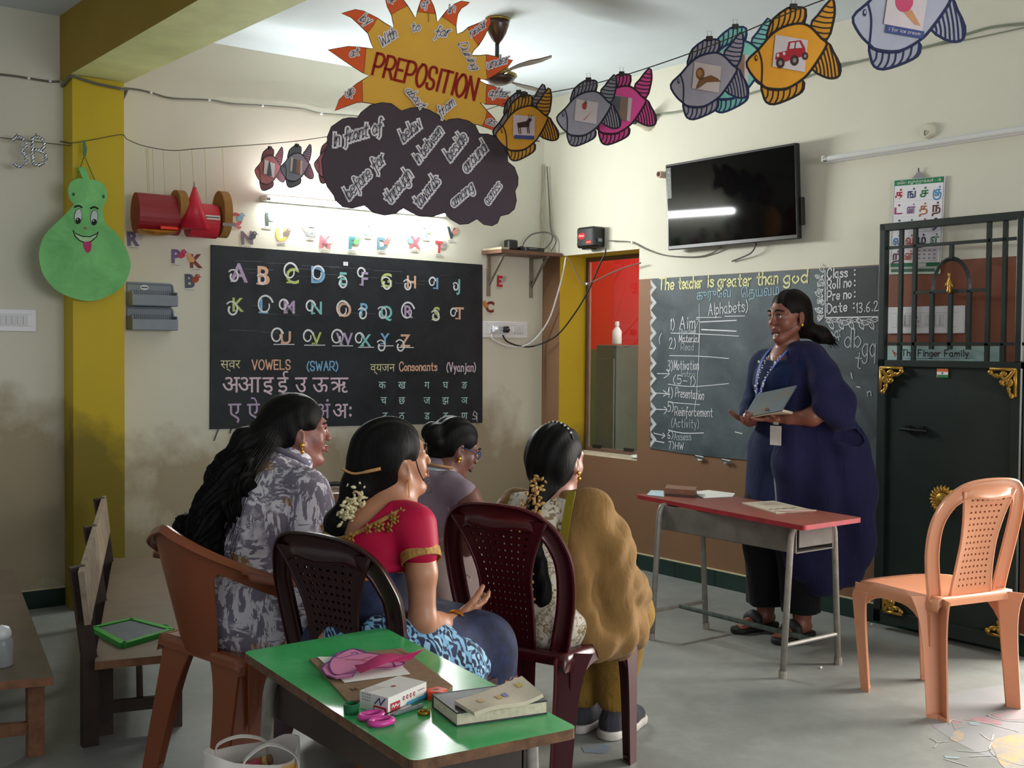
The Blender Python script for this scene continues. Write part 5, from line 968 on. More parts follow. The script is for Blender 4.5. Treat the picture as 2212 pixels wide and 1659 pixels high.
def school_table(name, label, top, z, legs, topc, edgec, boxc, legc, corner=None):
    cx = sum(p[0] for p in top)/4; cy = sum(p[1] for p in top)/4; t = thing(name, label, 'table', T(cx, cy, 0)); q = [(p[0]-cx, p[1]-cy) for p in top]
    def rnd(q, r=.02):
        out = []
        for i in range(4):
            p = Vector((*q[i], 0)); a = Vector((*q[i-1], 0)); b_ = Vector((*q[(i+1) % 4], 0))
            for s_ in range(5): u = s_/4; A = p+(a-p).normalized()*r*(1-u); B = p+(b_-p).normalized()*r*u; v = A.lerp(B, u) if 0 else p+(a-p).normalized()*r*(1-u)**2+(b_-p).normalized()*r*u**2; out.append((v.x, v.y))
        return out
    Q = rnd(q); f = Flat(); f.poly(Q, topc, z, .004, edge=edgec); f.poly(Q, edgec, z-.0041, .015); f.build('tabletop', t)
    xs = [p[0] for p in q]; ys = [p[1] for p in q]; (lx0, lx1), (ly0, ly1) = legs; lx0 -= cx; lx1 -= cx; ly0 -= cy; ly1 -= cy; mx = (lx0+lx1)/2; tw = 0; zt = z-.02
    b = MB(); bw = (lx1-lx0)*.33
    for s in (-1, 1): b.box((mx+s*bw, (ly0+ly1)/2, zt-.055), (.006, abs(ly1-ly0)+.02, .105))
    b.box((mx, (ly0+ly1)/2, zt-.108), (2*bw, abs(ly1-ly0)+.02, .005)); b.box((mx, min(ly0, ly1)-.012, zt-.045), (2*bw*.9, .005, .085)); b.build('book_tray', [boxc], t)
    for y in (ly0, ly1):
        b = MB(); s = .0118; pts = [(lx0, y, 0.0), (mx-bw-.022, y, zt-.05), (mx-bw-.010, y, zt-.016), (mx-bw+.02, y, zt-.007), (mx+bw-.02, y, zt-.007), (mx+bw+.010, y, zt-.016), (mx+bw+.022, y, zt-.05), (lx1, y, 0.0)]
        b.tube(pts[:2]+[tuple(v) for v in spline(pts[1:7], 4)][1:-1]+pts[6:], s, 10, flat=1.25); b.build('leg_frame', [legc], t, smooth=True)
        for x in (lx0, lx1): b = MB(); b.tube([(x, y, 0), (x, y, .03)], .0165, 10); b.build('foot_cap', [mat('grey_rubber', '8f8a80', .7)], t)
        b = MB(); u = .17/z; b.tube([(lx0+(mx-bw-.02-lx0)*u, y, .13), (lx1+(mx+bw+.02-lx1)*u, y, .13)], .009, 8); b.build('cross_bar', [legc], t)
    b = MB(); b.tube([(mx, ly0, .13), (mx, ly1, .13)], .011, 8); b.build('stretcher', [mat('worn_dark_steel', '4c5652', .4, .4, var=.4, scale=40)], t); return t
def worn_laminate(n, c, c2, r=.3):
    k = NT(n); v = k.coord(); k.color(k.mix(k.ramp(k.noise(v, 7, 6, .7, .5), ((.45, (0, 0, 0)), (.75, (1, 1, 1)))), lin(c), lin(c2))); k.b.inputs['Roughness'].default_value = r; return k.m
steel = mat('grey_painted_steel', '8b877f', .45, .2, var=.2, scale=30); ztop = .623
school_table('school_table', 'low school table with a worn red top in front of the teacher', [(-1.132, -3.057), (-.75, -3.049), (-.64, -1.975), (-1.012, -1.985)], ztop, ((-1.115, -.765), (-2.953, -2.208)), worn_laminate('worn_red_laminate', '8f5042', '7c4e42', .38), mat('crimson_edge_band', '9a1526', .5, var=.25, scale=20), mat('dusty_grey_sheet', '6d6660', .6, var=.25, scale=10), steel)
GT = [(-3.721, -4.343), (-3.389, -4.373), (-3.291, -3.531), (-3.662, -3.546)]
school_table('school_table', 'low school table with a bright green top covered in craft things', GT, ztop, ((-3.68, -3.36), (-4.24, -3.65)), worn_laminate('green_laminate', '41ad62', '5cbc79', .22), mat('chipped_brown_edge', '6b4c35', .8, var=.4, scale=40), mat('dark_brown_sheet', '3b302a', .6), steel)
darkw = mat('dark_brown_timber', '3a2a22', .6, var=.3, scale=20); topw = worn_laminate('brown_grey_bench_laminate', '6a5a4c', '57493e', .4); edgew = mat('worn_bench_edge', '84583c', .6, var=.3, scale=25)
def bench(name, label, q, z, legs, back):
    cx = sum(p[0] for p in q)/4; cy = sum(p[1] for p in q)/4; t = thing(name, label, 'bench', T(cx, cy, 0)); Q = [(x-cx, y-cy) for x, y in q]
    f = Flat(); f.poly(Q, topw, z, .004, edge=edgew); f.poly(Q, edgew, z-.0041, .022); f.build('seat_board', t)
    for u in (.09, .9):
        a = Vector((*Q[0], 0)).lerp(Vector((*Q[3], 0)), u); b_ = Vector((*Q[1], 0)).lerp(Vector((*Q[2], 0)), u); d = (b_-a)
        for s in (.08, .9): p = a+d*s; b = MB(); b.bar((p.x, p.y, 0), (p.x, p.y, z-.026), .05, .035, up=(0, 1, 0)); b.build('leg', [darkw if back else edgew], t)
        b = MB(); b.bar((a.x+d.x*.08, a.y+d.y*.08, .09), (a.x+d.x*.9, a.y+d.y*.9, .09), .022, .04); b.build('leg_rail', [darkw if back else edgew], t)
    b = MB(); a = Vector((*Q[0], 0)).lerp(Vector((*Q[1], 0)), .5); c = Vector((*Q[3], 0)).lerp(Vector((*Q[2], 0)), .5); p, r = a.lerp(c, .09), a.lerp(c, .9); b.bar((p.x, p.y, .09), (r.x, r.y, .09), .022, .04); b.build('stretcher', [darkw], t)
    if back:
        for u in (.04, .5, .96):
            p = Vector((*Q[0], 0)).lerp(Vector((*Q[3], 0)), u); b = MB(); o = Vector((-.02, 0, 0)); b.bar((p.x-.02, p.y, 0), (p.x-.02, p.y, z), .05, .035, up=(0, 1, 0)); b.bar((p.x-.02, p.y, z-.01), (p.x-.06, p.y, z+.30), .045, .03, up=(0, 1, 0)); b.build('back_post', [darkw], t)
        p0 = Vector((*Q[0], 0)); p1 = Vector((*Q[3], 0)); b = MB(); a0, a1 = p0.lerp(p1, -.02), p0.lerp(p1, 1.0); b.bar((a0.x-.03, a0.y, z+.215), (a1.x-.03, a1.y, z+.215), .018, .17, up=(-.12, 0, 1)); b.build('backrest_board', [mat('pale_scuffed_timber', '8c7c68', .6, var=.35, scale=18)], t)
    return t
bench('school_bench', 'low dark bench with a backrest board and a green slate on it', [(-3.575, -2.215), (-3.305, -2.28), (-2.735, -.53), (-2.94, -.435)], .29, None, True)
bench('school_bench', 'low worn brown bench with a plastic bottle by the cream wall', [(-4.12, -2.2), (-3.727, -2.313), (-3.395, -.464), (-3.78, -.36)], .29, None, False)
# ---------------------------------------------------------------- things on the benches, tables and floor
def slate_thing():
    c = [onZ(*p, .294) for p in ((202, 1361), (267, 1396), (371, 1365), (285, 1342))]; o = sum(c, Vector())/4; t = thing('writing_slate', 'small chalk slate with bright green frame lying on the bench', 'slate', T(o.x, o.y, .29)); q = [(p.x-o.x, p.y-o.y) for p in c]
    f = Flat(); gr = mat('bright_green_plastic', '2f9a3a', .35, var=.05); f.poly([(x*.92, y*.92) for x, y in q], slate2, .012, .01); f.build('slate_board', t)
    b = MB()
    for i in range(4): a, d = q[i], q[(i+1) % 4]; b.bar((*a, .008), (*d, .008), .022, .016)
    b.build('slate_frame', [gr], t); b = MB(); p = Vector((*q[2], .008)).lerp(Vector((*q[3], .008)), .3); n = Vector((p.x, p.y, 0)).normalized(); s = Vector((-n.y, n.x, 0)); b.tube(spline([p-s*.035, p-s*.02+n*.03, p+s*.02+n*.03, p+s*.035], 6), .004, 6); b.build('carry_handle', [gr], t)
slate_thing()
o = onZ(4, 1438, .29); t = thing('plastic_bottle', 'translucent white bottle with rounded cap on the left bench', 'bottle', T(o.x, o.y, .29)); b = MB(); b.lathe([(.03, 0), (.034, .004), (.034, .07), (.03, .085), (.026, .09)], 24); k = mat('frosted_plastic', 'c3c8cc', .35, Transmission_Weight=.5); b.build('bottle_body', [k], t, smooth=True); b = MB(); b.lathe([(.029, .088), (.029, .105), (.022, .122), (0, .13)], 24); b.build('bottle_cap', [WHT], t, smooth=True)
ZT = ztop+.0006
def tz(px, py, z=ztop): p = onZ(px, py, z); return (p.x, p.y)
def lay(f, name, label, cat, z=ZT, group=None):
    return tag(f.build(name, None, T(0, 0, z)), label, cat, group)
card = mat('brown_hardboard', '8a6c50', .75, var=.15, scale=40)
t = thing('clipboard', 'brown hardboard writing board under the pink paper fish', 'board', T(*tz(815, 1460), ZT)); ox, oy = tz(815, 1460); R_ = lambda px, py, z=ztop: (tz(px, py, z)[0]-ox, tz(px, py, z)[1]-oy)
f = Flat(); f.poly([R_(669, 1427), (R_(752, 1520)), R_(968, 1496), R_(978, 1486), R_(867, 1404)], card, .004, .004); f.build('board_sheet', t)
f = Flat(); f.text('M', *R_(762, 1498), .018, .0025, ink('4a3428'), .0046, rot=-.2); f.stroke([R_(790, 1412), R_(850, 1406), R_(880, 1418)], .0015, ink('4a3428'), .0046); f.build('pencil_marks', t)
f = Flat(); f.poly([tz(686, 1425), tz(744, 1481), tz(886, 1462), tz(850, 1425)], paperw, .006, .001); lay(f, 'paper_sheet', 'white paper sheet on the hardboard beneath the pink paper fish', 'paper')
def pink_fish():
    z0 = ztop+.012; ox, oy = tz(780, 1435, z0); F_ = lambda x, y, z=z0: (tz(500+x/2.836, 1320+y/2.836, z)[0]-ox, tz(500+x/2.836, 1320+y/2.836, z)[1]-oy); t = thing('paper_fish_cutout', 'pink paper fish with purple outline lying on the hardboard', 'paper fish', T(ox, oy, z0))
    pk = mat('pink_craft_paper', 'd57fa6', .75, var=.05); pu = ink('5a2a7a'); mg = mat('magenta_craft_paper', 'b32a63', .7, var=.1); rd = ink('b02040')
    q = [(p.x, p.y) for p in spline([(*F_(*p), 0) for p in ((610, 300), (650, 270), (740, 232), (820, 255), (930, 270), (1000, 300), (1060, 320), (1000, 345), (900, 350), (760, 370), (640, 390), (600, 345))], 4, True)]
    f = Flat(); f.poly(q, pk, 0, .0012); f.stroke(q, .004, pu, .0006, closed=True); f.stroke([F_(930, 270), F_(980, 305), F_(1005, 345)], .003, pu, .0007, smooth=3); f.stroke([F_(700, 297), F_(790, 300), (F_(860, 280))], .0025, rd, .0007); f.stroke([F_(790, 300), F_(890, 318)], .0025, rd, .0007); f.build('fish_body', t)
    f = Flat(); q = [F_(*p) for p in ((552, 350), (575, 320), (612, 298), (598, 345), (640, 392), (760, 375), (740, 400), (640, 410), (575, 385))]; f.poly(q, pk, -.001, .0012); f.stroke(q, .004, pu, -.0004, closed=True)
    for i in range(7): f.stroke([F_(565+i*9, 340+i*8), F_(590+i*8, 335+i*8)], .0015, rd, -.0003)
    f.build('tail_fin', t)
    f = Flat(); q = [F_(*p) for p in ((625, 275), (650, 255), (745, 228), (800, 238), (830, 255), (740, 270), (660, 290))]; f.poly(q, pk, -.0005, .0012); f.stroke(q, .003, pu, .0002, closed=True); f.stroke([F_(735, 262), F_(755, 252), F_(775, 262)], .003, pu, .0003, smooth=3); f.build('dorsal_fin', t)
    b = MB(); rows = []
    for i in range(9):
        u = i/8; P = [(755+300*u, 350-25*u), (770+330*u, 375-60*u), (790+390*u, 400-95*u)]; rows.append([(*F_(*p), .006+.022*math.sin(math.pi*u)*(j == 1)+.02*u*(j == 2)) for j, p in enumerate(P)])
    b.slab(rows, .001); b.build('lifted_fin', [mg], t, smooth=True)
pink_fish()
def obox(name, label, cat, pts, hgt, m, parts=None, z=ZT, inset=0):
    c = [Vector((*p, 0)) for p in pts]; o = sum(c, Vector())/len(c); t = thing(name, label, cat, T(o.x, o.y, z)); return t, [(p.x-o.x, p.y-o.y) for p in c]
t, q = obox('crayon_box', 'white cardboard box with red labels on the green table', 'box', [tz(777, 1530), tz(838, 1547), tz(921, 1510), tz(862, 1496)], .03, None)
f = Flat(); f.poly(q, mat('white_carton', 'dcd8d2', .6, var=.03), .033, .033); f.build('carton', t)
def side_art(t, a, b_, h, art):     # artwork on an upright side of a box
    a3, b3 = Vector((*a, 0)), Vector((*b_, 0)); M = frame(a3, b3-a3, (0, 0, 1)); f = Flat(); art(f, (b3-a3).length, h); f.build('printed_side', t, M @ T(0, 0, .0006))
rdl = ink('b01c2c')
def art1(f, L, h):
    f.rect(L*.5, h*.08, L*.95, h*.4, rdl); f.stroke([(L*.55, h*.5), (L*.7, h*.85), (L*.75, h*.5), (L*.9, h*.9)], .0025, ink('2f4a8a'), .0004); f.stroke([(L*.56, h*.24), (L*.86, h*.24)], h*.1, WHT, .0006)
    for i in range(4):
        for j in range(3): f.ell((L*(.12+.08*i), h*(.9-.16*j)), .0012, .0012, ink('5a5656'), .0002, n=8)
def art2(f, L, h):
    f.rect(L*.06, h*.2, L*.3, h*.62, rdl); f.stroke([(L*.09, h*.38), (L*.12, h*.5), (L*.15, h*.34), (L*.19, h*.5), (L*.22, h*.36), (L*.27, h*.44)], h*.07, WHT, .0004, smooth=3)
    for i in range(4): f.ell((L*(.4+.09*i), h*.62), L*.025, h*.13, rdl, .0002, n=12); f.ell((L*(.4+.09*i), h*.62), L*.012, h*.06, WHT, .0004, n=10)
    f.stroke([(L*.78, h*.7), (L*.93, h*.7)], .002, ink('8a8686'), .0002)
side_art(t, q[0], q[1], .033, art1); side_art(t, q[1], q[2], .033, art2)
f = Flat(); f.poly([(q[0][0]*.9+q[3][0]*.1, q[0][1]*.9+q[3][1]*.1), (q[0][0]*.75+q[1][0]*.25, q[0][1]*.75+q[1][1]*.25), (q[0][0]*.6+q[2][0]*.4, q[0][1]*.6+q[2][1]*.4), (q[0][0]*.68+q[3][0]*.32, q[0][1]*.68+q[3][1]*.32)], ink('c9c3bd'), .0334); f.rect(-.005, -.004, .004, .003, rdl, .0338); f.build('printed_top', t)
x, y = tz(759, 1541); t = thing('bottle_cap', 'dark green round cap on the green table', 'cap', T(x, y, ZT)); b = MB(); b.lathe([(.0135, 0), (.0145, .004), (.0145, .018), (.0125, .0185), (.0125, .006), (0, .006)], 22); b.build('cap_shell', [mat('bottle_green', '17633a', .35)], t, smooth=False)
t = thing('scissors', 'pink handled scissors beside the white box', 'scissors', T(*tz(815, 1560), ZT)); ox, oy = tz(815, 1560)
for px, py, a in ((802, 1553, .3), (824, 1566, .3)):
    c = tz(px, py); b = MB(); b.tube([(c[0]-ox+.022*math.cos(k*.4488)*1.0, c[1]-oy+.0145*math.sin(k*.4488), .006) for k in range(14)], .0058, 8, closed=True); b.build('handle_loop', [mat('hot_pink_plastic', 'cf3f96', .3)], t, smooth=True)
e = tz(884, 1530); b = MB()
for s in (-1, 1): b.bar((.0, .002*s, .006), (e[0]-ox, e[1]-oy+.004*s, .006), .009, .002)
b.build('blades', [mat('bright_steel', 'b5b5b0', .3, .9)], t)
def pen(name, label, a, b_, m, r=.0042, z=ZT, tip=None):
    p, q = Vector((*a, z+r)), Vector((*b_, z+r)); t = thing(name, label, 'pen', T(*p)); d = q-p; b = MB(); b.tube([(0, 0, 0), d*.12, d*.86, d], [r*.5, r, r, r*.8], 10); b.build('barrel', [m], t, smooth=True); b = MB(); b.tube([d*.84, d*1.0], [r*1.12, r*1.12], 10); b.build('cap', [tip or m], t); return t
pen('felt_pen', 'turquoise felt pen leaning by the white box', tz(873, 1530), tz(922, 1508), mat('turquoise_plastic', '2a8fb0', .35), .0055); pen('clear_pen', 'clear grey pen beside the turquoise pen', tz(848, 1549), tz(912, 1529), mat('smoky_clear_plastic', '8f9a98', .2, Transmission_Weight=.4))
t = thing('sharpener', 'orange star shaped sharpener on the green table', 'sharpener', T(*tz(942, 1508), ZT)); f = Flat(); f.poly([(.024*(1 if k % 2 else .74)*math.cos(k*math.pi/5+.3), .02*(1 if k % 2 else .74)*math.sin(k*math.pi/5+.3)) for k in range(10)], mat('neon_orange_plastic', 'e2481d', .4), .016, .016); f.build('sharpener_body', t); f = Flat(); f.ell((.0, .0), .006, .004, BLKP, .0163); f.build('blade_slot', t)
x, y = tz(916, 1543); b = MB(); b.tube([(.0095*math.cos(k*.349), .0095*math.sin(k*.349), .003) for k in range(18)], .0028, 8, closed=True, flat=1.4); tag(b.build('brass_ring', [mat('brass', 'a07a2c', .35, .8)], None, T(x, y, ZT), smooth=True), 'small brass ring lying before the black diary', 'ring')
def diary():
    z = .026; C = [tz(934, 1530), tz(986, 1571), tz(1182, 1543), tz(1117, 1505)]; t, q = obox('diary', 'thick black covered diary on the corner of the green table', 'book', C, 0, None)
    blk = mat('black_book_cloth', '23262b', .45, var=.1); f = Flat(); f.poly(q, blk, .003, .003); f.poly(q, blk, z, .003); f.build('cover', t); f = Flat(); s = .985; f.poly([(x*s, y*s) for x, y in q], mat('page_edges', 'cfc3ac', .8, var=.15, scale=120), z-.003, z-.006); f.build('page_block', t)
    b = MB(); b.bar((*q[0], z/2), (*q[3], z/2), .006, z); b.build('spine', [blk], t)
    zz = ztop+z+.008; C = [tz(982, 1514, zz), tz(1024, 1540, zz), tz(1172, 1512, zz), tz(1127, 1474, zz)]; t, q = obox('paper_pad', 'curled cream paper pad with faint pictures lying on the diary', 'papers', C, 0, None, z=ztop+z+.0008)
    a, b_, c, d = [Vector((*p, 0)) for p in q]; m = MB(); rows = []
    for i in range(15): u = i/14; rows.append([a.lerp(d, u).lerp(b_.lerp(c, u), v/4)+Vector((0, 0, .008+.012*u**2+.004*math.sin(u*6)*(v/4))) for v in range(5)])
    m.slab([r[::-1] for r in rows], .007); m.build('pages', [mat('cream_paper', 'cdbfa8', .8, var=.08)], t)
    for u0, v0, cc in ((.45, .45, 'c9a25a'), (.55, .42, '7d7fb0'), (.2, .4, 'd0b57a'), (.82, .2, 'c9ad52')):
        m = MB(); P = lambda u, v: a.lerp(d, u).lerp(b_.lerp(c, u), v)+Vector((0, 0, .0092+.012*u**2+.004*math.sin(u*6)*v)); m.grid([[P(u0+.07*i/4, v0+.2*j/4) for j in range(5)] for i in range(5)]); m.build('printed_picture', [ink(cc)], t)
diary()
# red table things (top at ztop)
f = Flat(); f.poly([tz(1397, 1070), tz(1434, 1074), tz(1434, 1061), tz(1406, 1060)], mat('pale_blue_note', 'b3c9d3', .8), .002, .0015); lay(f, 'note_paper', 'small pale blue paper at the far end of the red table', 'paper')
t, q = obox('chalk_duster', 'wooden chalk duster on the far end of the red table', 'duster', [tz(1436, 1071), tz(1501, 1076), tz(1505, 1068), tz(1440, 1063)], 0, None); f = Flat(); f.poly(q, mat('duster_wood', '8a6450', .6, var=.2, scale=30), .035, .024); f.build('wooden_back', t); f = Flat(); f.poly(q, mat('duster_felt', '5b4a44', .95), .0115, .0115); f.build('felt_pad', t)
f = Flat(); f.poly([tz(1490, 1064), tz(1520, 1077), tz(1583, 1074), tz(1588, 1067), tz(1530, 1060)], paperw, .003, .0025); lay(f, 'loose_papers', 'loose white papers behind the chalk duster', 'papers')
t, q = obox('picture_magazine', 'printed picture magazine on the red table before the teacher', 'magazine', [tz(1603, 1088), tz(1677, 1110), tz(1758, 1105), tz(1672, 1084)], 0, None); f = Flat(); f.poly(q, mat('magazine_paper', 'c4b8a2', .6, var=.08), .005, .005); f.build('pages', t)
f = Flat(); L_ = lambda u, v: tuple(Vector((*q[0], 0)).lerp(Vector((*q[1], 0)), u).lerp(Vector((*q[3], 0)).lerp(Vector((*q[2], 0)), u), v).xy)
for i in range(7): f.ell(L_(.72+.02*(i % 2), .12+.11*i), .011, .008, ink(('4a3a34', '6b4a3a', '2f3a4a')[i % 3]), .0056, n=10)
for u in (.2, .28, .36): f.stroke([L_(u, .3), L_(u, .75)], .006, ink('7d7468'), .0054)
f.stroke([L_(.9, .05), L_(.9, .95)], .008, ink('8a3a4a'), .0055); f.build('printed_cover', t)
pen('pencil', 'slim pinkish pencil across the magazine edge', tz(1680, 1109), tz(1763, 1108), mat('pinkish_wood', 'c9a8a4', .5), .0035, z=ZT+.0056)
for i, (px, py, lab) in enumerate(((1773, 1442, 'white chalk crumb on the floor by the red table leg'), (1812, 1429, 'short chalk stick beside the red table foot'), (1642, 1287, 'chalk bit against the skirting behind the red table'), (1883, 1348, 'chalk bit on the floor below the gate edge'))):
    p = onZ(px, py, .004); b = MB(); d = Vector((math.cos(i*1.3), math.sin(i*1.3), 0))*(.012 if i in (1, 2) else .005); b.tube([p-d, p+d], .004, 8); tag(b.build('chalk_stub', [CH['w']]), lab, 'chalk')
def tote():
    o = at(545, 1650, 2.25); t = thing('tote_bag', 'white cloth bag with pencils and handles standing left of the green table', 'bag', T(o.x, o.y, 0)); k = NT('white_bag_cloth'); v = k.coord(); k.color(k.ramp(k.noise(v, 6, 3), ((.56, lin('d8d2ca')), (.6, lin('d9a040')), (.68, lin('d9a040')), (.72, lin('d5bfc0'))))); k.b.inputs['Roughness'].default_value = .85
    m = MB(); rows = []; n = 36; zt = .515
    for z_, s in ((.0, .9), (.12, 1.02), (.28, 1.0), (.42, .96), (zt, .95)):
        rows.append([(s*.095*(abs(math.cos(a))**.6)*math.copysign(1, math.cos(a))+.004*math.sin(5*a), s*.065*(abs(math.sin(a))**.6)*math.copysign(1, math.sin(a))+.003*math.cos(7*a), z_+(.012*math.sin(2*a+.6) if z_ > .45 else 0)) for a in [2*math.pi*i/n for i in range(n)]])
    m.grid(rows, closed=True); m.grid([[(x*.96, y*.96, z_) for x, y, z_ in r] for r in rows][::-1], closed=True); m.add(rows[0], [tuple(range(n))[::-1]]); m.grid([rows[-1], [(x*.96, y*.96, z_) for x, y, z_ in rows[-1]]], closed=True); m.build('bag_body', [k.m], t, RZ(-YAW+.25), smooth=True)
    for s, x in ((1, -.02), (-1, .03)):
        m = MB(); P = spline([(x-.05, s*.055, zt-.03), (x-.045, s*.05, zt+.0), (x, s*.03, zt+.02), (x+.05, s*.045, zt+.0), (x+.055, s*.06, zt-.04)], 6); m.slab([[p+Vector((0, -.008, .0)), p+Vector((0, .008, .0))] for p in P], .002); m.build('handle', [mat('white_webbing', 'dcd6d0', .85)], t, RZ(-YAW+.25))
    return o
bo = tote()
for i, (c, dx, dy, lab) in enumerate((('b23a5c', -.055, .012, 'crimson pink pencil tube lowest in the white bag'), ('8a4a22', -.042, .028, 'rust brown pencil tube in the white bag'), ('c2a274', -.028, .036, 'pale straw pencil tube in the white bag'), ('7b5a38', -.012, .046, 'dark brown pencil tube at the back of the white bag'))):
    R2 = RZ(-YAW+.25); p = Vector((bo.x, bo.y, .48))+R2 @ Vector((dx*.55, dy*.7-.012, 0)); d = R2 @ Vector((.042, -.02, .014)); b = MB(); b.tube([p-d-Vector((0, 0, .005)), p+d], .0105, 10); tag(b.build('pencil_tube', [mat('tube_'+c, c, .5)]), lab, 'pencil', 'pencil tubes in the white bag')

# ================================================================ people: smooth bodies grown from tapered limbs
class Body:
    def __init__(s): s.p = []
    def cone(s, a, b, ra, rb, k=.03, sq=None, n=None, op=1): s.p.append(('c', np.array(a, float), np.array(b, float), ra, rb, k, sq, None if n is None else np.array(n, float)/np.linalg.norm(n), op)); return s
    def chain(s, pts, rs, k=.03, **kw):
        for i in range(len(pts)-1): s.cone(pts[i], pts[i+1], rs[i], rs[i+1], k, **kw)
        return s
    def ell(s, c, r, k=.03, R=None, op=1): s.p.append(('e', np.array(c, float), np.array(r, float) if np.ndim(r) else np.full(3, float(r)), None if R is None else np.array(R), 0, k, None, None, op)); return s
    def half(s, o, n, k=.01): s.p.append(('h', np.array(o, float), np.array(n, float)/np.linalg.norm(n), 0, 0, k, None, None, -1)); return s     # cut away everything on the n side
    def xf(s, M, q):       # take over another body's shapes, moved by M (rigid, with one scale)
        M = np.array(M); S = np.linalg.norm(M[:3, 0]); Rm = M[:3, :3]/S; P = lambda v: M[:3, :3] @ v+M[:3, 3]
        for t in q.p:
            if t[0] == 'c': s.p.append(('c', P(t[1]), P(t[2]), t[3]*S, t[4]*S, t[5]*S, t[6], None if t[7] is None else Rm @ t[7], t[8]))
            elif t[0] == 'e': s.p.append(('e', P(t[1]), t[2]*S, Rm @ (t[3] if t[3] is not None else np.eye(3)), 0, t[5]*S, None, None, t[8]))
        return s
    def field(s, h):
        lo = np.full(3, 1e9); hi = -lo
        for t in s.p:
            if t[-1] < 0: continue
            if t[0] == 'c': m = max(t[3], t[4])+t[5]*.3; lo = np.minimum(lo, np.minimum(t[1], t[2])-m); hi = np.maximum(hi, np.maximum(t[1], t[2])+m)
            else: m = t[2].max(); lo = np.minimum(lo, t[1]-m); hi = np.maximum(hi, t[1]+m)
        lo -= 3*h; hi += 3*h; n = np.ceil((hi-lo)/h).astype(int)+1; F = np.full(n, .08, np.float32); ax = [lo[i]+h*np.arange(n[i]) for i in range(3)]
        for t in s.p:
            k = t[5]
            if t[0] == 'h': a, b = lo, hi
            elif t[0] == 'c': m = max(t[3], t[4])+k+2*h; a, b = np.minimum(t[1], t[2])-m, np.maximum(t[1], t[2])+m
            else: m = t[2].max()+k+2*h; a, b = t[1]-m, t[1]+m
            i0 = np.clip(np.floor((a-lo)/h).astype(int), 0, n); i1 = np.clip(np.ceil((b-lo)/h).astype(int)+1, 0, n)
            if (i1 <= i0).any(): continue
            X = ax[0][i0[0]:i1[0], None, None].astype(np.float32); Y = ax[1][None, i0[1]:i1[1], None].astype(np.float32); Z = ax[2][None, None, i0[2]:i1[2]].astype(np.float32)
            sl = tuple(slice(i0[j], i1[j]) for j in range(3))
            if t[0] == 'h': d = -((X-t[1][0])*t[2][0]+(Y-t[1][1])*t[2][1]+(Z-t[1][2])*t[2][2])
            elif t[0] == 'c':
                A, B, ra, rb, sq, nn = t[1], t[2], t[3], t[4], t[6], t[7]; x, y, z = X-A[0], Y-A[1], Z-A[2]; ba = B-A
                if sq is not None and nn is not None:
                    q = (x*nn[0]+y*nn[1]+z*nn[2])*(1/sq-1); x, y, z = x+q*nn[0], y+q*nn[1], z+q*nn[2]; ba = ba+nn*(ba @ nn)*(1/sq-1)
                l2 = ba @ ba+1e-12; hh = np.clip((x*ba[0]+y*ba[1]+z*ba[2])/l2, 0, 1); d = np.sqrt((x-hh*ba[0])**2+(y-hh*ba[1])**2+(z-hh*ba[2])**2)-(ra+(rb-ra)*hh)
                if sq is not None and nn is not None and sq < 1: d = d*(.5+.5*sq)
            else:
                x, y, z = X-t[1][0], Y-t[1][1], Z-t[1][2]
                if t[3] is not None: R = t[3]; x, y, z = x*R[0, 0]+y*R[1, 0]+z*R[2, 0], x*R[0, 1]+y*R[1, 1]+z*R[2, 1], x*R[0, 2]+y*R[1, 2]+z*R[2, 2]
                r = t[2]; k0 = np.sqrt((x/r[0])**2+(y/r[1])**2+(z/r[2])**2); k1 = np.sqrt((x/r[0]**2)**2+(y/r[1]**2)**2+(z/r[2]**2)**2)+1e-6; d = k0*(k0-1)/k1
            G = F[sl]
            if t[-1] > 0: e = np.clip(.5+.5*(G-d)/k, 0, 1); F[sl] = G*(1-e)+d*e-k*e*(1-e)
            else:
                if t[0] != 'h': d = -d
                else: d = -d
                e = np.clip(.5-.5*(G-d)/k, 0, 1); F[sl] = G*(1-e)+d*e+k*e*(1-e)
        return F, lo
    def mesh(s, h, smooth=2, disp=None):
        F, lo = s.field(h); F[[0, -1]] = .05; F[:, [0, -1]] = .05; F[:, :, [0, -1]] = .05
        sg = F < 0; n = np.array(F.shape); c = np.zeros(n-1, np.int8)
        for dx in (0, 1):
            for dy in (0, 1):
                for dz in (0, 1): c += sg[dx:n[0]-1+dx, dy:n[1]-1+dy, dz:n[2]-1+dz]
        act = (c > 0) & (c < 8); I = np.argwhere(act); idx = np.full(n-1, -1, np.int32); idx[act] = np.arange(len(I))
        C = [(a, b, d) for a in (0, 1) for b in (0, 1) for d in (0, 1)]; V = np.stack([F[I[:, 0]+a, I[:, 1]+b, I[:, 2]+d] for a, b, d in C], 1); pos = np.zeros((len(I), 3)); cnt = np.zeros(len(I))
        for i in range(8):
            for j in range(i+1, 8):
                if sum(abs(C[i][q]-C[j][q]) for q in range(3)) != 1: continue
                va, vb = V[:, i], V[:, j]; m = (va < 0) != (vb < 0); t = np.where(m, va/np.where(m, va-vb, 1), 0); pos += m[:, None]*(np.array(C[i])+t[:, None]*(np.array(C[j])-np.array(C[i]))); cnt += m
        P = lo+h*(I+pos/cnt[:, None]); Q = []
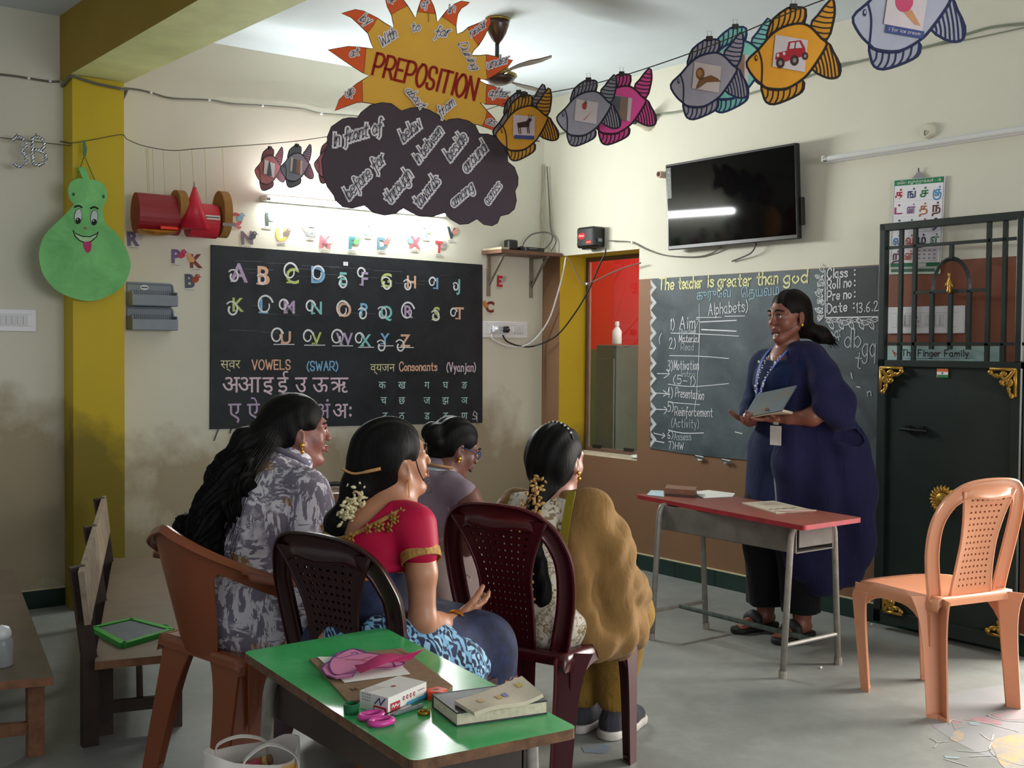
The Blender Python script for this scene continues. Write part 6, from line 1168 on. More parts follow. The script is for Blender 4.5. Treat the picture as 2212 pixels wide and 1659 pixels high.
        for a in range(3):
            b, d = (a+1) % 3, (a+2) % 3; S0 = np.take(sg, range(0, n[a]-1), a); S1 = np.take(sg, range(1, n[a]), a); E = np.argwhere(S0 != S1); E = E[(E[:, b] > 0) & (E[:, d] > 0) & (E[:, b] < n[b]-1) & (E[:, d] < n[d]-1)]
            o = np.zeros((4, 3), int); o[1, b] = -1; o[2, b] = -1; o[2, d] = -1; o[3, d] = -1
            q = np.stack([idx[tuple((E+o[i]).T)] for i in range(4)], 1); fl = S0[tuple(E.T)]; q[~fl] = q[~fl][:, ::-1]; Q.append(q)
        Q = np.concatenate(Q); Q = Q[(Q >= 0).all(1)]
        def avg(P): 
            acc = np.zeros_like(P); w_ = np.zeros(len(P))
            for i in range(4):
                a, b = Q[:, i], Q[:, (i+1) % 4]; np.add.at(acc, a, P[b]); np.add.at(acc, b, P[a]); np.add.at(w_, a, 1); np.add.at(w_, b, 1)
            return acc/np.maximum(w_, 1)[:, None]
        for _ in range(smooth): P = P*.45+avg(P)*.55
        if disp is not None:
            nr = np.cross(P[Q[:, 2]]-P[Q[:, 0]], P[Q[:, 3]]-P[Q[:, 1]]); N = np.zeros_like(P)
            for i in range(4): np.add.at(N, Q[:, i], nr)
            N /= np.linalg.norm(N, axis=1)[:, None]+1e-12; P = P+N*disp(P, N)[:, None]
        return P, Q
def grow(name, body, h, m, parent=None, M=None, smooth=2, disp=None, mats=None, pick=None):
    P, Q = body.mesh(h, smooth, disp); me = bpy.data.meshes.new(name); me.from_pydata(P.tolist(), [], Q.tolist())
    for x in (mats or [m]): me.materials.append(x)
    if pick is not None: me.polygons.foreach_set('material_index', pick(P[Q].mean(1)).astype(np.int32))
    me.polygons.foreach_set('use_smooth', np.ones(len(Q), bool)); me.update(); o = bpy.data.objects.new(name, me); COL.objects.link(o); M = M or Matrix()
    if parent is not None: o.parent = parent; o.matrix_local = M; WM[o] = WM[parent] @ M
    else: o.matrix_world = M; WM[o] = M.copy()
    return o
def folds(amp, dirs, seed=0):    # cloth folds: ridges along given directions
    rng = np.random.RandomState(seed); D = [(np.array(d)/np.linalg.norm(d), f, rng.uniform(0, 6), rng.uniform(.5, 1)) for d, f in dirs]
    def f(P, N):
        o = np.zeros(len(P)); wv = .012*np.sin(P @ np.array([9., 7., 5.]))+.01*np.sin(P @ np.array([-5., 11., 8.])+1)
        for d, fr, ph, a in D: o += a*np.sin(fr*(P @ d+wv*1.3)+ph)
        return amp*o/len(D)
    return f
def head_shape():
    b = Body(); b.ell((-.016, 0, .036), (.094, .074, .082), .02); b.ell((.020, 0, -.02), (.066, .056, .088), .025); b.ell((.062, 0, -.094), (.025, .023, .02), .02)
    for s in (1, -1):
        b.cone((.0, s*.054, -.045), (.055, s*.014, -.095), .017, .014, .022); b.ell((.053, s*.037, -.026), (.024, .021, .026), .022); b.cone((.082, s*.010, .026), (.066, s*.048, .022), .0095, .009, .02)
        b.ell((.094, s*.031, .006), (.017, .017, .011), .012, op=-1); b.ell((.070, s*.031, .005), (.0165, .017, .0145), .006); b.ell((.0965, s*.0105, -.026), (.008, .0075, .007), .007)
        b.cone((.081, s*.022, -.0565), (.092, s*.003, -.0525), .004, .006, .007); b.cone((.080, s*.020, -.061), (.090, 0, -.066), .004, .007, .007)
        b.ell((-.008, s*.077, -.006), (.02, .0085, .032), .008, np.array(Matrix.Rotation(s*.3, 3, 'Z') @ Matrix.Rotation(-.2, 3, 'Y'))); b.ell((-.004, s*.086, -.004), (.009, .006, .018), .006, op=-1); b.ell((-.0, s*.076, -.034), (.009, .006, .009), .008)
    b.cone((.084, 0, .018), (.101, 0, -.022), .007, .0098, .010); b.cone((.085, 0, -.075), (.086, 0, -.076), .008, .008, .012, op=-1); return b
HEAD = head_shape()
def hmat(pos, fwd, up=(0, 0, 1), s=1.): f = frame(pos, fwd, Vector(up).cross(Vector(fwd))); return Matrix(f) @ Matrix.Scale(s, 4)
def hand_shape(curl=.5, spread=.08, thumb=.6, grip=0.):     # x to the fingertips, y to the thumb side, z out of the back
    b = Body(); b.cone((-.03, 0, 0), (.02, 0, 0), .026, .03, .02, sq=.72, n=(0, 0, 1)); b.cone((.02, .008, 0), (.085, .018, 0), .026, .02, .015, sq=.5, n=(0, 0, 1)); b.cone((.02, -.008, 0), (.08, -.022, 0), .026, .018, .015, sq=.5, n=(0, 0, 1)); b.cone((.025, .02, -.006), (.055, .03, -.012), .016, .014, .015)
    for i, (y, L, r) in enumerate(((.029, .070, .0088), (.0105, .078, .009), (-.009, .072, .0086), (-.027, .056, .0076))):
        p = np.array((.083-.006*(i == 3), y, 0)); a = .15*curl+.05*i*curl; s_ = (1.2-i*.8)*spread
        for j, (q, rr) in enumerate(((.45, 1), (.31, .92), (.24, .82))):
            d = np.array((math.cos(a)*math.cos(s_), math.sin(s_), -math.sin(a))); e = p+d*L*q; b.cone(p, e, r*rr, r*rr*.9, .004); p = e; a += (.75 if j == 0 else .6)*curl*(1+.1*i)
    p = np.array((.022, .028, -.006)); 
    for j, (L, r) in enumerate(((.038, .0125), (.032, .0105), (.026, .009))): a = thumb-.25*j; d = np.array((math.cos(a), math.sin(a), -.25-.25*j*curl-grip)); d /= np.linalg.norm(d); e = p+d*L; b.cone(p, e, r, r*.88, .006); p = e
    return b
def limb(b, pts, rs, k=.02): return b.chain(pts, rs, k)
def skin(name, c):
    k = NT(name); v = k.coord(); n = k.noise(v, 18, 5); c = lin(c); k.color(k.ramp(n, ((.3, tuple(x*.86 for x in c[:3])), (.7, tuple(min(1, x*1.1) for x in c[:3]))))); k.b.inputs['Roughness'].default_value = .42; k.b.inputs['Subsurface Weight'].default_value = .08; k.b.inputs['Subsurface Radius'].default_value = (.6, .2, .1); k.b.inputs['Subsurface Scale'].default_value = .02
    k.bump(k.noise(v, 350, 3), .05, .002); return k.m
def hairm(name, c='080706', r=.58):
    k = NT(name); v = k.coord('Object', (1, 1, .12)); n = k.noise(v, 160, 3, .6, .3); c = lin(c); k.color(k.ramp(n, ((.3, tuple(x*.5 for x in c[:3])), (.8, tuple(x*1.5 for x in c[:3]))))); k.b.inputs['Roughness'].default_value = r; k.b.inputs['Specular IOR Level'].default_value = .15; k.bump(n, .3, .004); return k.m
HAIR = hairm('black_hair')
def face_bits(body, HM, iris='20120c', brow=True, lips=None):       # eyes, brows for a head placed by HM in the body's frame
    HM = Matrix(HM)
    for s in (1, -1):
        b = MB(); c = Vector((.0745, s*.031, .005)); b.ball(c, (.0125, .0135, .0118), 0, 14, 10); d = Vector((1, s*.05, 0)).normalized(); b.ball(c+d*.0082, (.0052, .006, .006), 1, 12, 8); o = b.build('eye', [mat('eye_white', 'd8d2cc', .25, var=.02), mat('iris_'+iris, iris, .2)], body, HM, smooth=True)
        b = MB(); b.tube(spline([(.0835, s*.018, .0085), (.0875, s*.029, .0135), (.081, s*.043, .009)], 5), [.0012]+[.0022]*9+[.001], 6); b.build('eyelid', [HAIR], body, HM)
        if brow: b = MB(); P = spline([(.093, s*.012, .027), (.0905, s*.028, .0325), (.073, s*.052, .026)], 5); b.tube(P, [.0018+.0022*math.sin(math.pi*min(1, .2+.8*i/(len(P)-1))) for i in range(len(P))], 6); b.build('eyebrow', [HAIR], body, HM)
    if lips:
        m = ink(lips); b = MB(); b.tube(spline([(.0825, .022, -.0572), (.0945, .008, -.0525), (.0965, 0, -.0538), (.0945, -.008, -.0525), (.0825, -.022, -.0572)], 4), [.001]+[.0036]*15+[.001], 8); b.tube(spline([(.0815, .020, -.059), (.0925, .008, -.066), (.0945, 0, -.0668), (.0925, -.008, -.066), (.0815, -.020, -.059)], 4), [.001]+[.0042]*15+[.001], 8); b.build('lips', [m], body, HM, smooth=True)
def cap_hair(b, back=0., low=-.06, k=.015, grow_=.0):        # hair lying over a skull, head frame
    b.ell((-.022, 0, .042), (.099+grow_, .081+grow_, .084+grow_), k); b.ell((-.04, 0, -.005), (.078+grow_, .077+grow_, .075), .03); b.ell((-.062, 0, low), (.042, .05, .035), .03)
    b.ell((.078, 0, -.042), (.064, .062, .098), .012, op=-1); b.ell((.032, .088, -.038), (.058, .034, .066), .01, op=-1); b.ell((.032, -.088, -.038), (.058, .034, .066), .01, op=-1); return b
def strands(name, paths, n, r, spread, parent, m, seed=1, lift=.0):      # loose hairs following a guide
    rng = np.random.RandomState(seed); b = MB()
    for i in range(n):
        G = [Vector(p) for p in paths[rng.randint(len(paths))]]; o = Vector(rng.normal(0, 1, 3)); o.normalize(); amp = spread*rng.uniform(.3, 1.15); ph = rng.uniform(0, 6); fr = rng.uniform(5, 11); N = len(G); P = []
        for j, g in enumerate(G): u = j/(N-1); P.append(g+o*amp*(.55+.6*u)+Vector((math.sin(fr*u+ph), math.cos(fr*u+ph*1.3), math.sin(fr*.8*u+ph)))*.010*u)
        b.tube(spline(P, 3), r, 3, caps=False)
    return b.build(name, [m], parent)
def earring(body, HM, s=-1, r=.006, drop=.0):
    g = mat('gold_jewel', 'd9a441', .25, .9); b = MB(); b.ball((0, s*.087, -.037), (r, r*.6, r)); 
    if drop: b.tube([(0, s*.087, -.04), (.0, s*.088, -.04-drop)], .0016, 6); b.ball((0, s*.088, -.042-drop), (r*.8, r*.8, r))
    b.build('earring', [g], body, Matrix(HM), smooth=True)
def print_dress(name):      # lilac dress with brushed white strokes and tan patches
    k = NT(name); v = k.coord(); v2 = k.coord('Object', (1.0, 1.0, 3.2), (.3, .35, .2)); v3 = k.coord('Object', (3.4, 3.4, .9), (.1, -.2, .5))
    n1 = k.ramp(k.noise(v2, 15, 4, .7, .6), ((.49, (0, 0, 0)), (.51, (1, 1, 1)))); n2 = k.ramp(k.noise(v3, 10, 4, .7, .5), ((.52, (0, 0, 0)), (.54, (1, 1, 1)))); sel = k.ramp(k.noise(v, 7, 2), ((.46, (0, 0, 0)), (.52, (1, 1, 1))))
    f = k.mix(sel, n1, n2); c = k.mix(f, lin('847d8c'), lin('e2dde4')); t = k.ramp(k.noise(v, 8.5, 3, .5), ((.60, (0, 0, 0)), (.62, (1, 1, 1)))); c = k.mix(t, c, k.mix(k.ramp(k.noise(v3, 40, 3), ((.5, (0, 0, 0)), (.52, (1, 1, 1)))), lin('9a7453'), lin('bfb0a4')))
    d = k.ramp(k.noise(v3, 10, 6, .8, .9), ((.66, (0, 0, 0)), (.68, (1, 1, 1)))); k.color(k.mix(d, c, lin('57525c'))); k.b.inputs['Roughness'].default_value = .9; k.b.inputs['Specular IOR Level'].default_value = .15; return k.m
def scatter_print(name, base, blobs, scale, rough=.85, fine=None, sc=(1, 1, 1)):       # cloth with printed motifs of several colours
    k = NT(name); v = k.coord('Object', sc); vo = k.node('ShaderNodeTexVoronoi', feature='F1'); vo.inputs['Scale'].default_value = scale; nz = k.node('ShaderNodeTexNoise'); nz.inputs['Scale'].default_value = scale*1.6; nz.inputs['Detail'].default_value = 2; k.link(v, nz.inputs['Vector'])
    mx = k.node('ShaderNodeMix', data_type='RGBA'); mx.inputs[0].default_value = .09; k.link(v, mx.inputs[6]); k.link(nz.outputs['Color'], mx.inputs[7]); k.link(mx.outputs[2], vo.inputs['Vector'])
    c = lin(base); col = None; rnd = k.node('ShaderNodeSeparateColor'); k.link(vo.outputs['Color'], rnd.inputs[0])
    for i, (cc, r0, lo_) in enumerate(blobs):
        m = k.math('MULTIPLY', k.ramp(vo.outputs['Distance'], ((r0, (1, 1, 1)), (r0+.03, (0, 0, 0)))), k.math('GREATER_THAN', rnd.outputs[i % 3], lo_)); col = k.mix(m, col if col is not None else c, lin(cc))
    if fine: e = k.node('ShaderNodeTexVoronoi', feature='DISTANCE_TO_EDGE'); e.inputs['Scale'].default_value = scale*.6; k.link(mx.outputs[2], e.inputs['Vector']); col = k.mix(k.ramp(e.outputs['Distance'], ((.03, (1, 1, 1)), (.05, (0, 0, 0)))), col, lin(fine))
    k.color(col); k.b.inputs['Roughness'].default_value = rough; k.b.inputs['Specular IOR Level'].default_value = .2; return k.m
def cloth(name, c, rough=.85, var=.12, weave=500, sheen=.2, wrinkle=.45):
    k = NT(name); v = k.coord(); c = lin(c); k.color(k.ramp(k.noise(v, 9, 5), ((.3, tuple(x*(1-var) for x in c[:3])), (.7, tuple(min(1, x*(1+var)) for x in c[:3]))))); k.b.inputs['Roughness'].default_value = rough; k.b.inputs['Specular IOR Level'].default_value = .2; k.b.inputs['Sheen Weight'].default_value = sheen*.3; h_ = k.math('ADD', k.math('MULTIPLY', k.noise(v, weave, 2), .06), k.noise(k.coord('Object', (1, 1, .45), (.3, .2, .4)), 26, 4, .55, 1.2)); k.bump(h_, wrinkle, .02); return k.m

def loc(M, px, py, x=None, y=None):      # a measured point, in a person's own frame, on the plane x = .. or y = ..
    I = M.inverted(); o = I @ CAM; d = I.to_3x3() @ ray(px, py); t = (x-o.x)/d.x if x is not None else (y-o.y)/d.y; return o+d*t
def hand_at(b, pos, xd, back, side, s=1., **kw):
    x = Vector(xd).normalized(); z = Vector(back); z = (z-x*z.dot(x)).normalized(); y = z.cross(x)*side; M = Matrix(((x.x*s, y.x*s, z.x*s, pos[0]), (x.y*s, y.y*s, z.y*s, pos[1]), (x.z*s, y.z*s, z.z*s, pos[2]), (0, 0, 0, 1))); b.xf(M, hand_shape(**kw)); return M
def person(body, h, M, sk, label): return tag(grow('person', body, h, sk, None, M), label, 'person', 'people in the classroom')
def lump_flowers(name, parent, pts, n, r, spread, m, seed=0, petal=True):
    rng = np.random.RandomState(seed); b = MB(); P = spline(pts, 6)
    for i in range(n):
        p = P[int(rng.randint(len(P)))]+Vector(rng.normal(0, spread, 3)); d = Vector(rng.normal(0, 1, 3)).normalized()
        b.tube([p, p+d*r*.9, p+d*r*1.8, p+d*r*2.4], [r*.25, r*.7, r*.6, r*.12], 5)
    return b.build(name, [m], parent, smooth=True)

# -------- woman with the long loose hair
def woman_long_hair():
    M = yawM(-3.138, -2.638, 80); sk = skin('skin_warm_brown', '8f5b50'); b = Body(); HM = hmat((.068, -.005, 1.032), (.87, -.49, .02), s=.95); b.xf(HM, HEAD)
    b.chain([(.03, -.0, .9), (.05, 0, .955), (.055, -.005, .99)], [.065, .056, .052], .03); b.chain([(-.15, 0, .5), (-.1, 0, .7), (-.03, 0, .86)], [.13, .12, .1], .05)
    for s in (1, -1): b.chain([(-.02, s*.15, .87), (-.02, s*.2, .70), (.16, s*.17, .60), (.27, s*.07, .585)], [.055, .05, .042, .028], .03); hand_at(b, (.28, s*.06, .585), (.8, -s*.5, -.1), (0, 0, 1), -s, .92, curl=.6); b.chain([(-.1, s*.1, .5), (.26, s*.11, .47), (.3, s*.1, .12)], [.09, .07, .045], .03); b.cone((.29, s*.1, .06), (.4, s*.11, .035), .035, .028, .02)
    p = person(b, .0048, M, sk, 'seated woman in lilac print dress with long loose black hair'); face_bits(p, HM, lips='7d3f3f'); earring(p, HM, -1, .008, .016)
    d = Body(); d.chain([(-.15, 0, .52), (-.14, 0, .66), (-.07, 0, .80), (-.02, 0, .885)], [.15, .135, .14, .095], .05); d.cone((-.02, -.13, .87), (-.02, .13, .87), .072, .072, .05); d.ell((-.05, 0, .78), (.135, .175, .13), .06)
    for s in (1, -1): d.chain([(-.025, s*.165, .872), (-.02, s*.215, .75)], [.072, .074], .012); d.cone((-.12, s*.1, .51), (.26, s*.115, .5), .12, .105, .06)
    d.ell((-.14, 0, .53), (.155, .20, .15), .05); d.cone((-.16, -.14, .44), (.14, -.16, .42), .065, .07, .04); d.cone((-.16, .14, .44), (.14, .16, .42), .065, .07, .04); d.cone((.27, -.12, .46), (.31, -.12, .2), .10, .11, .05); d.cone((.27, .12, .46), (.31, .12, .2), .10, .11, .05); d.cone((.0, -.01, .92), (.03, -.01, .935), .078, .072, .02)
    d.half((-.035, -.22, .742), (.05, -.5, -.9)) if 0 else None
    fz = folds(.010, (((1, .3, .4), 42), ((.3, 1, -.6), 36), ((.5, -.2, 1), 50)), 3); fw = lambda P, N: fz(P, N)+.012*np.exp(-((P[:, 2]-.685)/.025)**2)*-1+.006*np.sin(58*P[:, 0]+40*P[:, 1])*np.clip((.70-P[:, 2])/.08, 0, 1)
    grow('dress', d, .0062, print_dress('lilac_print_cotton'), p, None, 2, fw)
    c = MB(); P = [(.018+.078*math.cos(a)*.85, -.006+.075*math.sin(a), .955-.035*math.cos(a)) for a in [2*math.pi*i/24 for i in range(24)]]; c.tube(P, .010, 8, closed=True); c.build('collar', [mat('grey_collar_cloth', '6f6a7a', .9)], p, smooth=True)
    hb = Body(); cap = Body(); cap_hair(cap, grow_=.006); hb.xf(HM, cap); hb.chain([(-.0, .01, 1.045), (-.07, .02, .985), (-.15, .02, .90), (-.21, .015, .80), (-.245, .01, .71), (-.25, .01, .665)], [.07, .068, .078, .078, .07, .04], .03, sq=.85, n=(0, 1, 0))
    rng = np.random.RandomState(4)
    for i in range(34): u = .2+.8*rng.rand(); q = Vector((-.05-.19*u, rng.normal(0, .05), .99-.31*u))+Vector((rng.normal(0, .045), 0, rng.normal(0, .035))); hb.ell(q, (.035, .03, .045), .02)
    hw = lambda P, N: (.006*np.sin(90*P[:, 0]+50*P[:, 2]+20*np.sin(30*P[:, 1]))+.004*np.sin(170*P[:, 1]+90*P[:, 2]))*np.clip((1.04-P[:, 2])/.1, .12, 1)
    hr = grow('hair', hb, .0058, HAIR, p, None, 1, hw)
    gd = [[(-.06, y, 1.02), (-.10, y, .97), (-.16, y*1.2, .90), (-.215, y*1.2, .79), (-.25, y*1.2, .70), (-.255, y, .65)] for y in (-.05, -.02, .02, .05)]
    strands('loose_strands', gd, 420, .0007, .055, hr, HAIR, 2); return p
woman_long_hair()

# -------- woman in the pink blouse
def woman_pink():
    M = yawM(-3.20, -3.31, 80); sk = skin('skin_golden_brown', 'b07a5c'); b = Body(); HM = hmat((.075, -.005, 1.0), (.89, -.31, .18), (-.22, -.05, 1), s=.94); b.xf(HM, HEAD)
    b.chain([(.045, 0, .84), (.062, -.004, .90), (.07, -.005, .96)], [.075, .053, .048], .035); b.chain([(-.04, 0, .5), (0, 0, .66), (.03, 0, .80)], [.12, .105, .115], .05); b.cone((.04, -.10, .845), (.045, .11, .815), .046, .046, .04)
    b.chain([(.035, -.14, .85), (.022, -.172, .73), (.018, -.18, .612), (.12, -.13, .572), (.225, -.085, .556)], [.046, .037, .034, .033, .023], .02); b.chain([(.05, .15, .81), (.06, .2, .62), (.22, .06, .56)], [.05, .042, .028], .03)
    hand_at(b, (.24, -.075, .555), (.93, .18, .16), (.1, -.62, -.78), 1, .95, curl=.35, spread=.14, thumb=.75); hand_at(b, (.235, .05, .55), (.9, -.4, -.1), (0, 0, 1), -1, .92, curl=.5)
    p = person(b, .0042, M, sk, 'seated woman in crimson pink blouse with jasmine in her tied hair'); face_bits(p, HM, lips='8a4540'); g = mat('gold_jewel', 'd9a441', .25, .9)
    c = MB(); e = Matrix(HM) @ Vector((0, -.088, -.037)); c.tube([e, e+Vector((.002, 0, -.045))], .0015, 6); c.build('earring', [g], p)
    for i in range(4): c = MB(); q = Vector((.212+.008*i, -.094+.0055*i, .558-.001*i)); ax = Vector((.095, .06, -.02)).normalized(); F_ = frame((0, 0, 0), ax, (0, 0, 1)).to_3x3(); c.tube([q+F_ @ Vector((0, .030*math.cos(a), .031*math.sin(a))) for a in [2*math.pi*j/20 for j in range(20)]], .0034, 6, closed=True); c.build('bangle', [mat('red_glass_bangle', 'a8281c', .2) if i % 2 else g], p, smooth=True)
    d = Body(); d.ell((.025, 0, .79), (.112, .138, .105), .03); d.chain([(-.005, 0, .70), (.02, 0, .80)], [.112, .115], .04); d.cone((.035, -.11, .845), (.048, .12, .815), .06, .06, .04); d.chain([(.032, -.138, .848), (.022, -.165, .79)], [.054, .049], .02); d.chain([(.05, .15, .81), (.055, .185, .74)], [.06, .055], .03)
    d.ell((-.045, .03, .915), (.115, .105, .115), .012, op=-1); d.ell((.06, 0, .93), (.085, .08, .085), .012, op=-1); d.half((0, 0, .728), (0, 0, -1), .006); d.half((.036, -.2, .762), (-.12, -.42, -1.0), .006) if 0 else None
    k = scatter_print('crimson_blouse', 'b3123c', (('c08a3a', .16, .93),), 16, .55); bl = grow('blouse', d, .0045, k, p, None, 2, folds(.0035, (((.3, .8, .4), 60), ((1, 0, .6), 46)), 5))
    gz = mat('gold_embroidery', 'b98a45', .5, .3, var=.4, scale=120, bump=.5)
    c = MB(); ax = Vector((-.015, -.045, -.085)).normalized(); F_ = frame((0, 0, 0), ax, (0, 1, 0)).to_3x3(); q = Vector((.0215, -.169, .772)); rows = [[q+ax*a+F_ @ Vector((0, .0485*math.cos(t), .0485*math.sin(t))) for t in [2*math.pi*j/28 for j in range(29)]] for a in (-.014, .012)]; c.slab(rows, .004); c.build('sleeve_border', [gz], bl)
    c = MB(); P = spline([(-.095, .085, .835), (-.112, .03, .812), (-.108, -.03, .82), (-.075, -.085, .85), (-.02, -.115, .88), (.03, -.115, .895)], 6); c.tube(P, .006, 6); rng = np.random.RandomState(3)
    for i in range(26):
        q = P[int(rng.randint(4, len(P)-2))]+Vector((-.012, -.01, -.004-.028*rng.rand())); 
        for a in range(5): c.tube([q, q+Vector((-.004, .009*math.cos(a*1.26), .009*math.sin(a*1.26))), q+Vector((-.002, .015*math.cos(a*1.26), .015*math.sin(a*1.26)))], [.002, .0036, .001], 5)
    c.build('neck_embroidery', [gz], bl, smooth=True)
    c = MB(); c.tube(spline([(-.085, .06, .85), (-.07, .05, .885), (-.052, .02, .915)], 6), .004, 6); c.tube(spline([(-.055, .02, .91), (-.06, -.008, .93), (-.05, -.02, .915), (-.055, .01, .905)], 6), .0032, 6); c.build('tie_cord', [mat('cream_cord', 'cfae86', .8)], bl)
    s = Body(); s.chain([(-.0, 0, .52), (.0, 0, .62), (.005, 0, .738)], [.13, .12, .116], .04); s.ell((.0, 0, .5), (.13, .18, .12), .04)
    for y in (1, -1): s.chain([(-.02, y*.09, .5), (.31, y*.095, .475), (.345, y*.09, .30), (.33, y*.09, .10)], [.115, .092, .09, .085], .05)
    s.cone((.02, 0, .52), (.3, 0, .5), .09, .08, .05); k = NT('navy_saree'); v = k.coord(); base = k.ramp(k.noise(v, 30, 3), ((.35, lin('141a34')), (.7, lin('252e52')))); sx = k.node('ShaderNodeSeparateXYZ'); tc = k.node('ShaderNodeTexCoord'); k.link(tc.outputs['Object'], sx.inputs[0]); fl = k.ramp(k.noise(v, 42, 2), ((.56, (0, 0, 0)), (.60, (1, 1, 1)))); hem = k.math('MULTIPLY', k.math('LESS_THAN', sx.outputs['Z'], .40), fl); k.color(k.mix(hem, base, k.mix(k.noise(v, 60, 1), lin('b03a40'), lin('c9a64a')))); k.b.inputs['Roughness'].default_value = .85
    grow('saree', s, .006, k.m, p, None, 2, folds(.007, (((1, .4, .5), 50), ((.2, 1, .3), 40)), 8))
    c = MB(); ob = mat('orange_border', 'c9762c', .7); c.slab([[(x, y, z), (x+.002, y, z-.016)] for x, y, z in [(-.108, .05, .715), (-.116, 0, .716), (-.104, -.05, .722), (-.07, -.09, .732), (-.0, -.114, .742), (.07, -.1, .744), (.11, -.06, .74)]], .004); c.build('saree_border', [ob], p)
    pl = Body(); pl.chain([(-.07, .12, .54), (-.09, .0, .56), (-.06, -.13, .55), (.03, -.175, .52), (.16, -.175, .49), (.24, -.14, .47)], [.04, .048, .055, .055, .05, .035], .03, sq=1.0); pl.cone((-.1, -.14, .60), (.1, -.165, .55), .035, .035, .04); pl.cone((.0, -.19, .45), (.2, -.17, .40), .05, .045, .05); pl.cone((.1, -.17, .44), (.26, -.13, .46), .05, .04, .05)
    kb = NT('blue_batik'); v = kb.coord('Object', (1, 1, 1), (.5, .3, .4)); wv = kb.node('ShaderNodeTexWave', wave_type='BANDS'); wv.inputs['Scale'].default_value = 13; wv.inputs['Distortion'].default_value = 7; wv.inputs['Detail'].default_value = 1; wv.inputs['Detail Scale'].default_value = 2.2; kb.link(v, wv.inputs[0]); vv = kb.node('ShaderNodeTexVoronoi', feature='DISTANCE_TO_EDGE'); vv.inputs['Scale'].default_value = 24; kb.link(v, vv.inputs['Vector'])
    f1 = kb.ramp(wv.outputs[0], ((.5, (0, 0, 0)), (.54, (1, 1, 1)))); f2 = kb.ramp(vv.outputs['Distance'], ((.10, (1, 1, 1)), (.13, (0, 0, 0)))); kb.color(kb.mix(kb.mix(.5, f1, f2, 'DIFFERENCE') if 0 else f1, kb.mix(f2, lin('141d3a'), lin('6f9fc0')), kb.mix(f2, lin('8fb9d2'), lin('1b2547')))); kb.b.inputs['Roughness'].default_value = .85
    grow('pallu', pl, .0055, kb.m, p, None, 2, folds(.007, (((.6, -.2, 1), 70), ((1, .6, .2), 50)), 11))
    hb = Body(); cap = Body(); cap_hair(cap, grow_=.004); hb.xf(HM, cap); hb.chain([(.005, .015, .985), (-.02, .028, .93), (-.04, .038, .89)], [.06, .046, .03], .02); hb.chain([(-.04, .038, .89), (-.06, .048, .84), (-.075, .052, .78), (-.085, .052, .70)], [.028, .042, .038, .028], .02)
    hr = grow('hair', hb, .0048, HAIR, p, None, 1, lambda P, N: .0022*np.sin(150*P[:, 1]+60*P[:, 0])); strands('loose_strands', [[(-.02, .01, .98), (-.04, .03, .9), (-.065, .05, .83), (-.08, .055, .74)]], 80, .0007, .035, hr, HAIR, 6)
    c = MB(); e = Matrix(HM); c.tube(spline([e @ Vector((.03, -.083, .02)), e @ Vector((.035, -.085, -.02)), e @ Vector((.05, -.075, -.055))], 6), .0016, 5); c.build('loose_lock', [HAIR], hr)
    lump_flowers('jasmine_garland', p, [(-.035, -.005, .935), (-.055, -.004, .905), (-.075, .0, .88), (-.09, .01, .86)], 95, .0074, .011, mat('jasmine_white', 'd8cda2', .8, var=.1), 4)
    c = MB(); c.tube(spline([(-.068, .035, .985), (-.058, .0, .975), (-.035, -.045, .985), (-.02, -.06, .99)], 6), [.0035]*10+[.005]*9, 6); c.build('hair_tie', [mat('orange_tan_band', 'c08a55', .6)], p, smooth=True); return p
woman_pink()

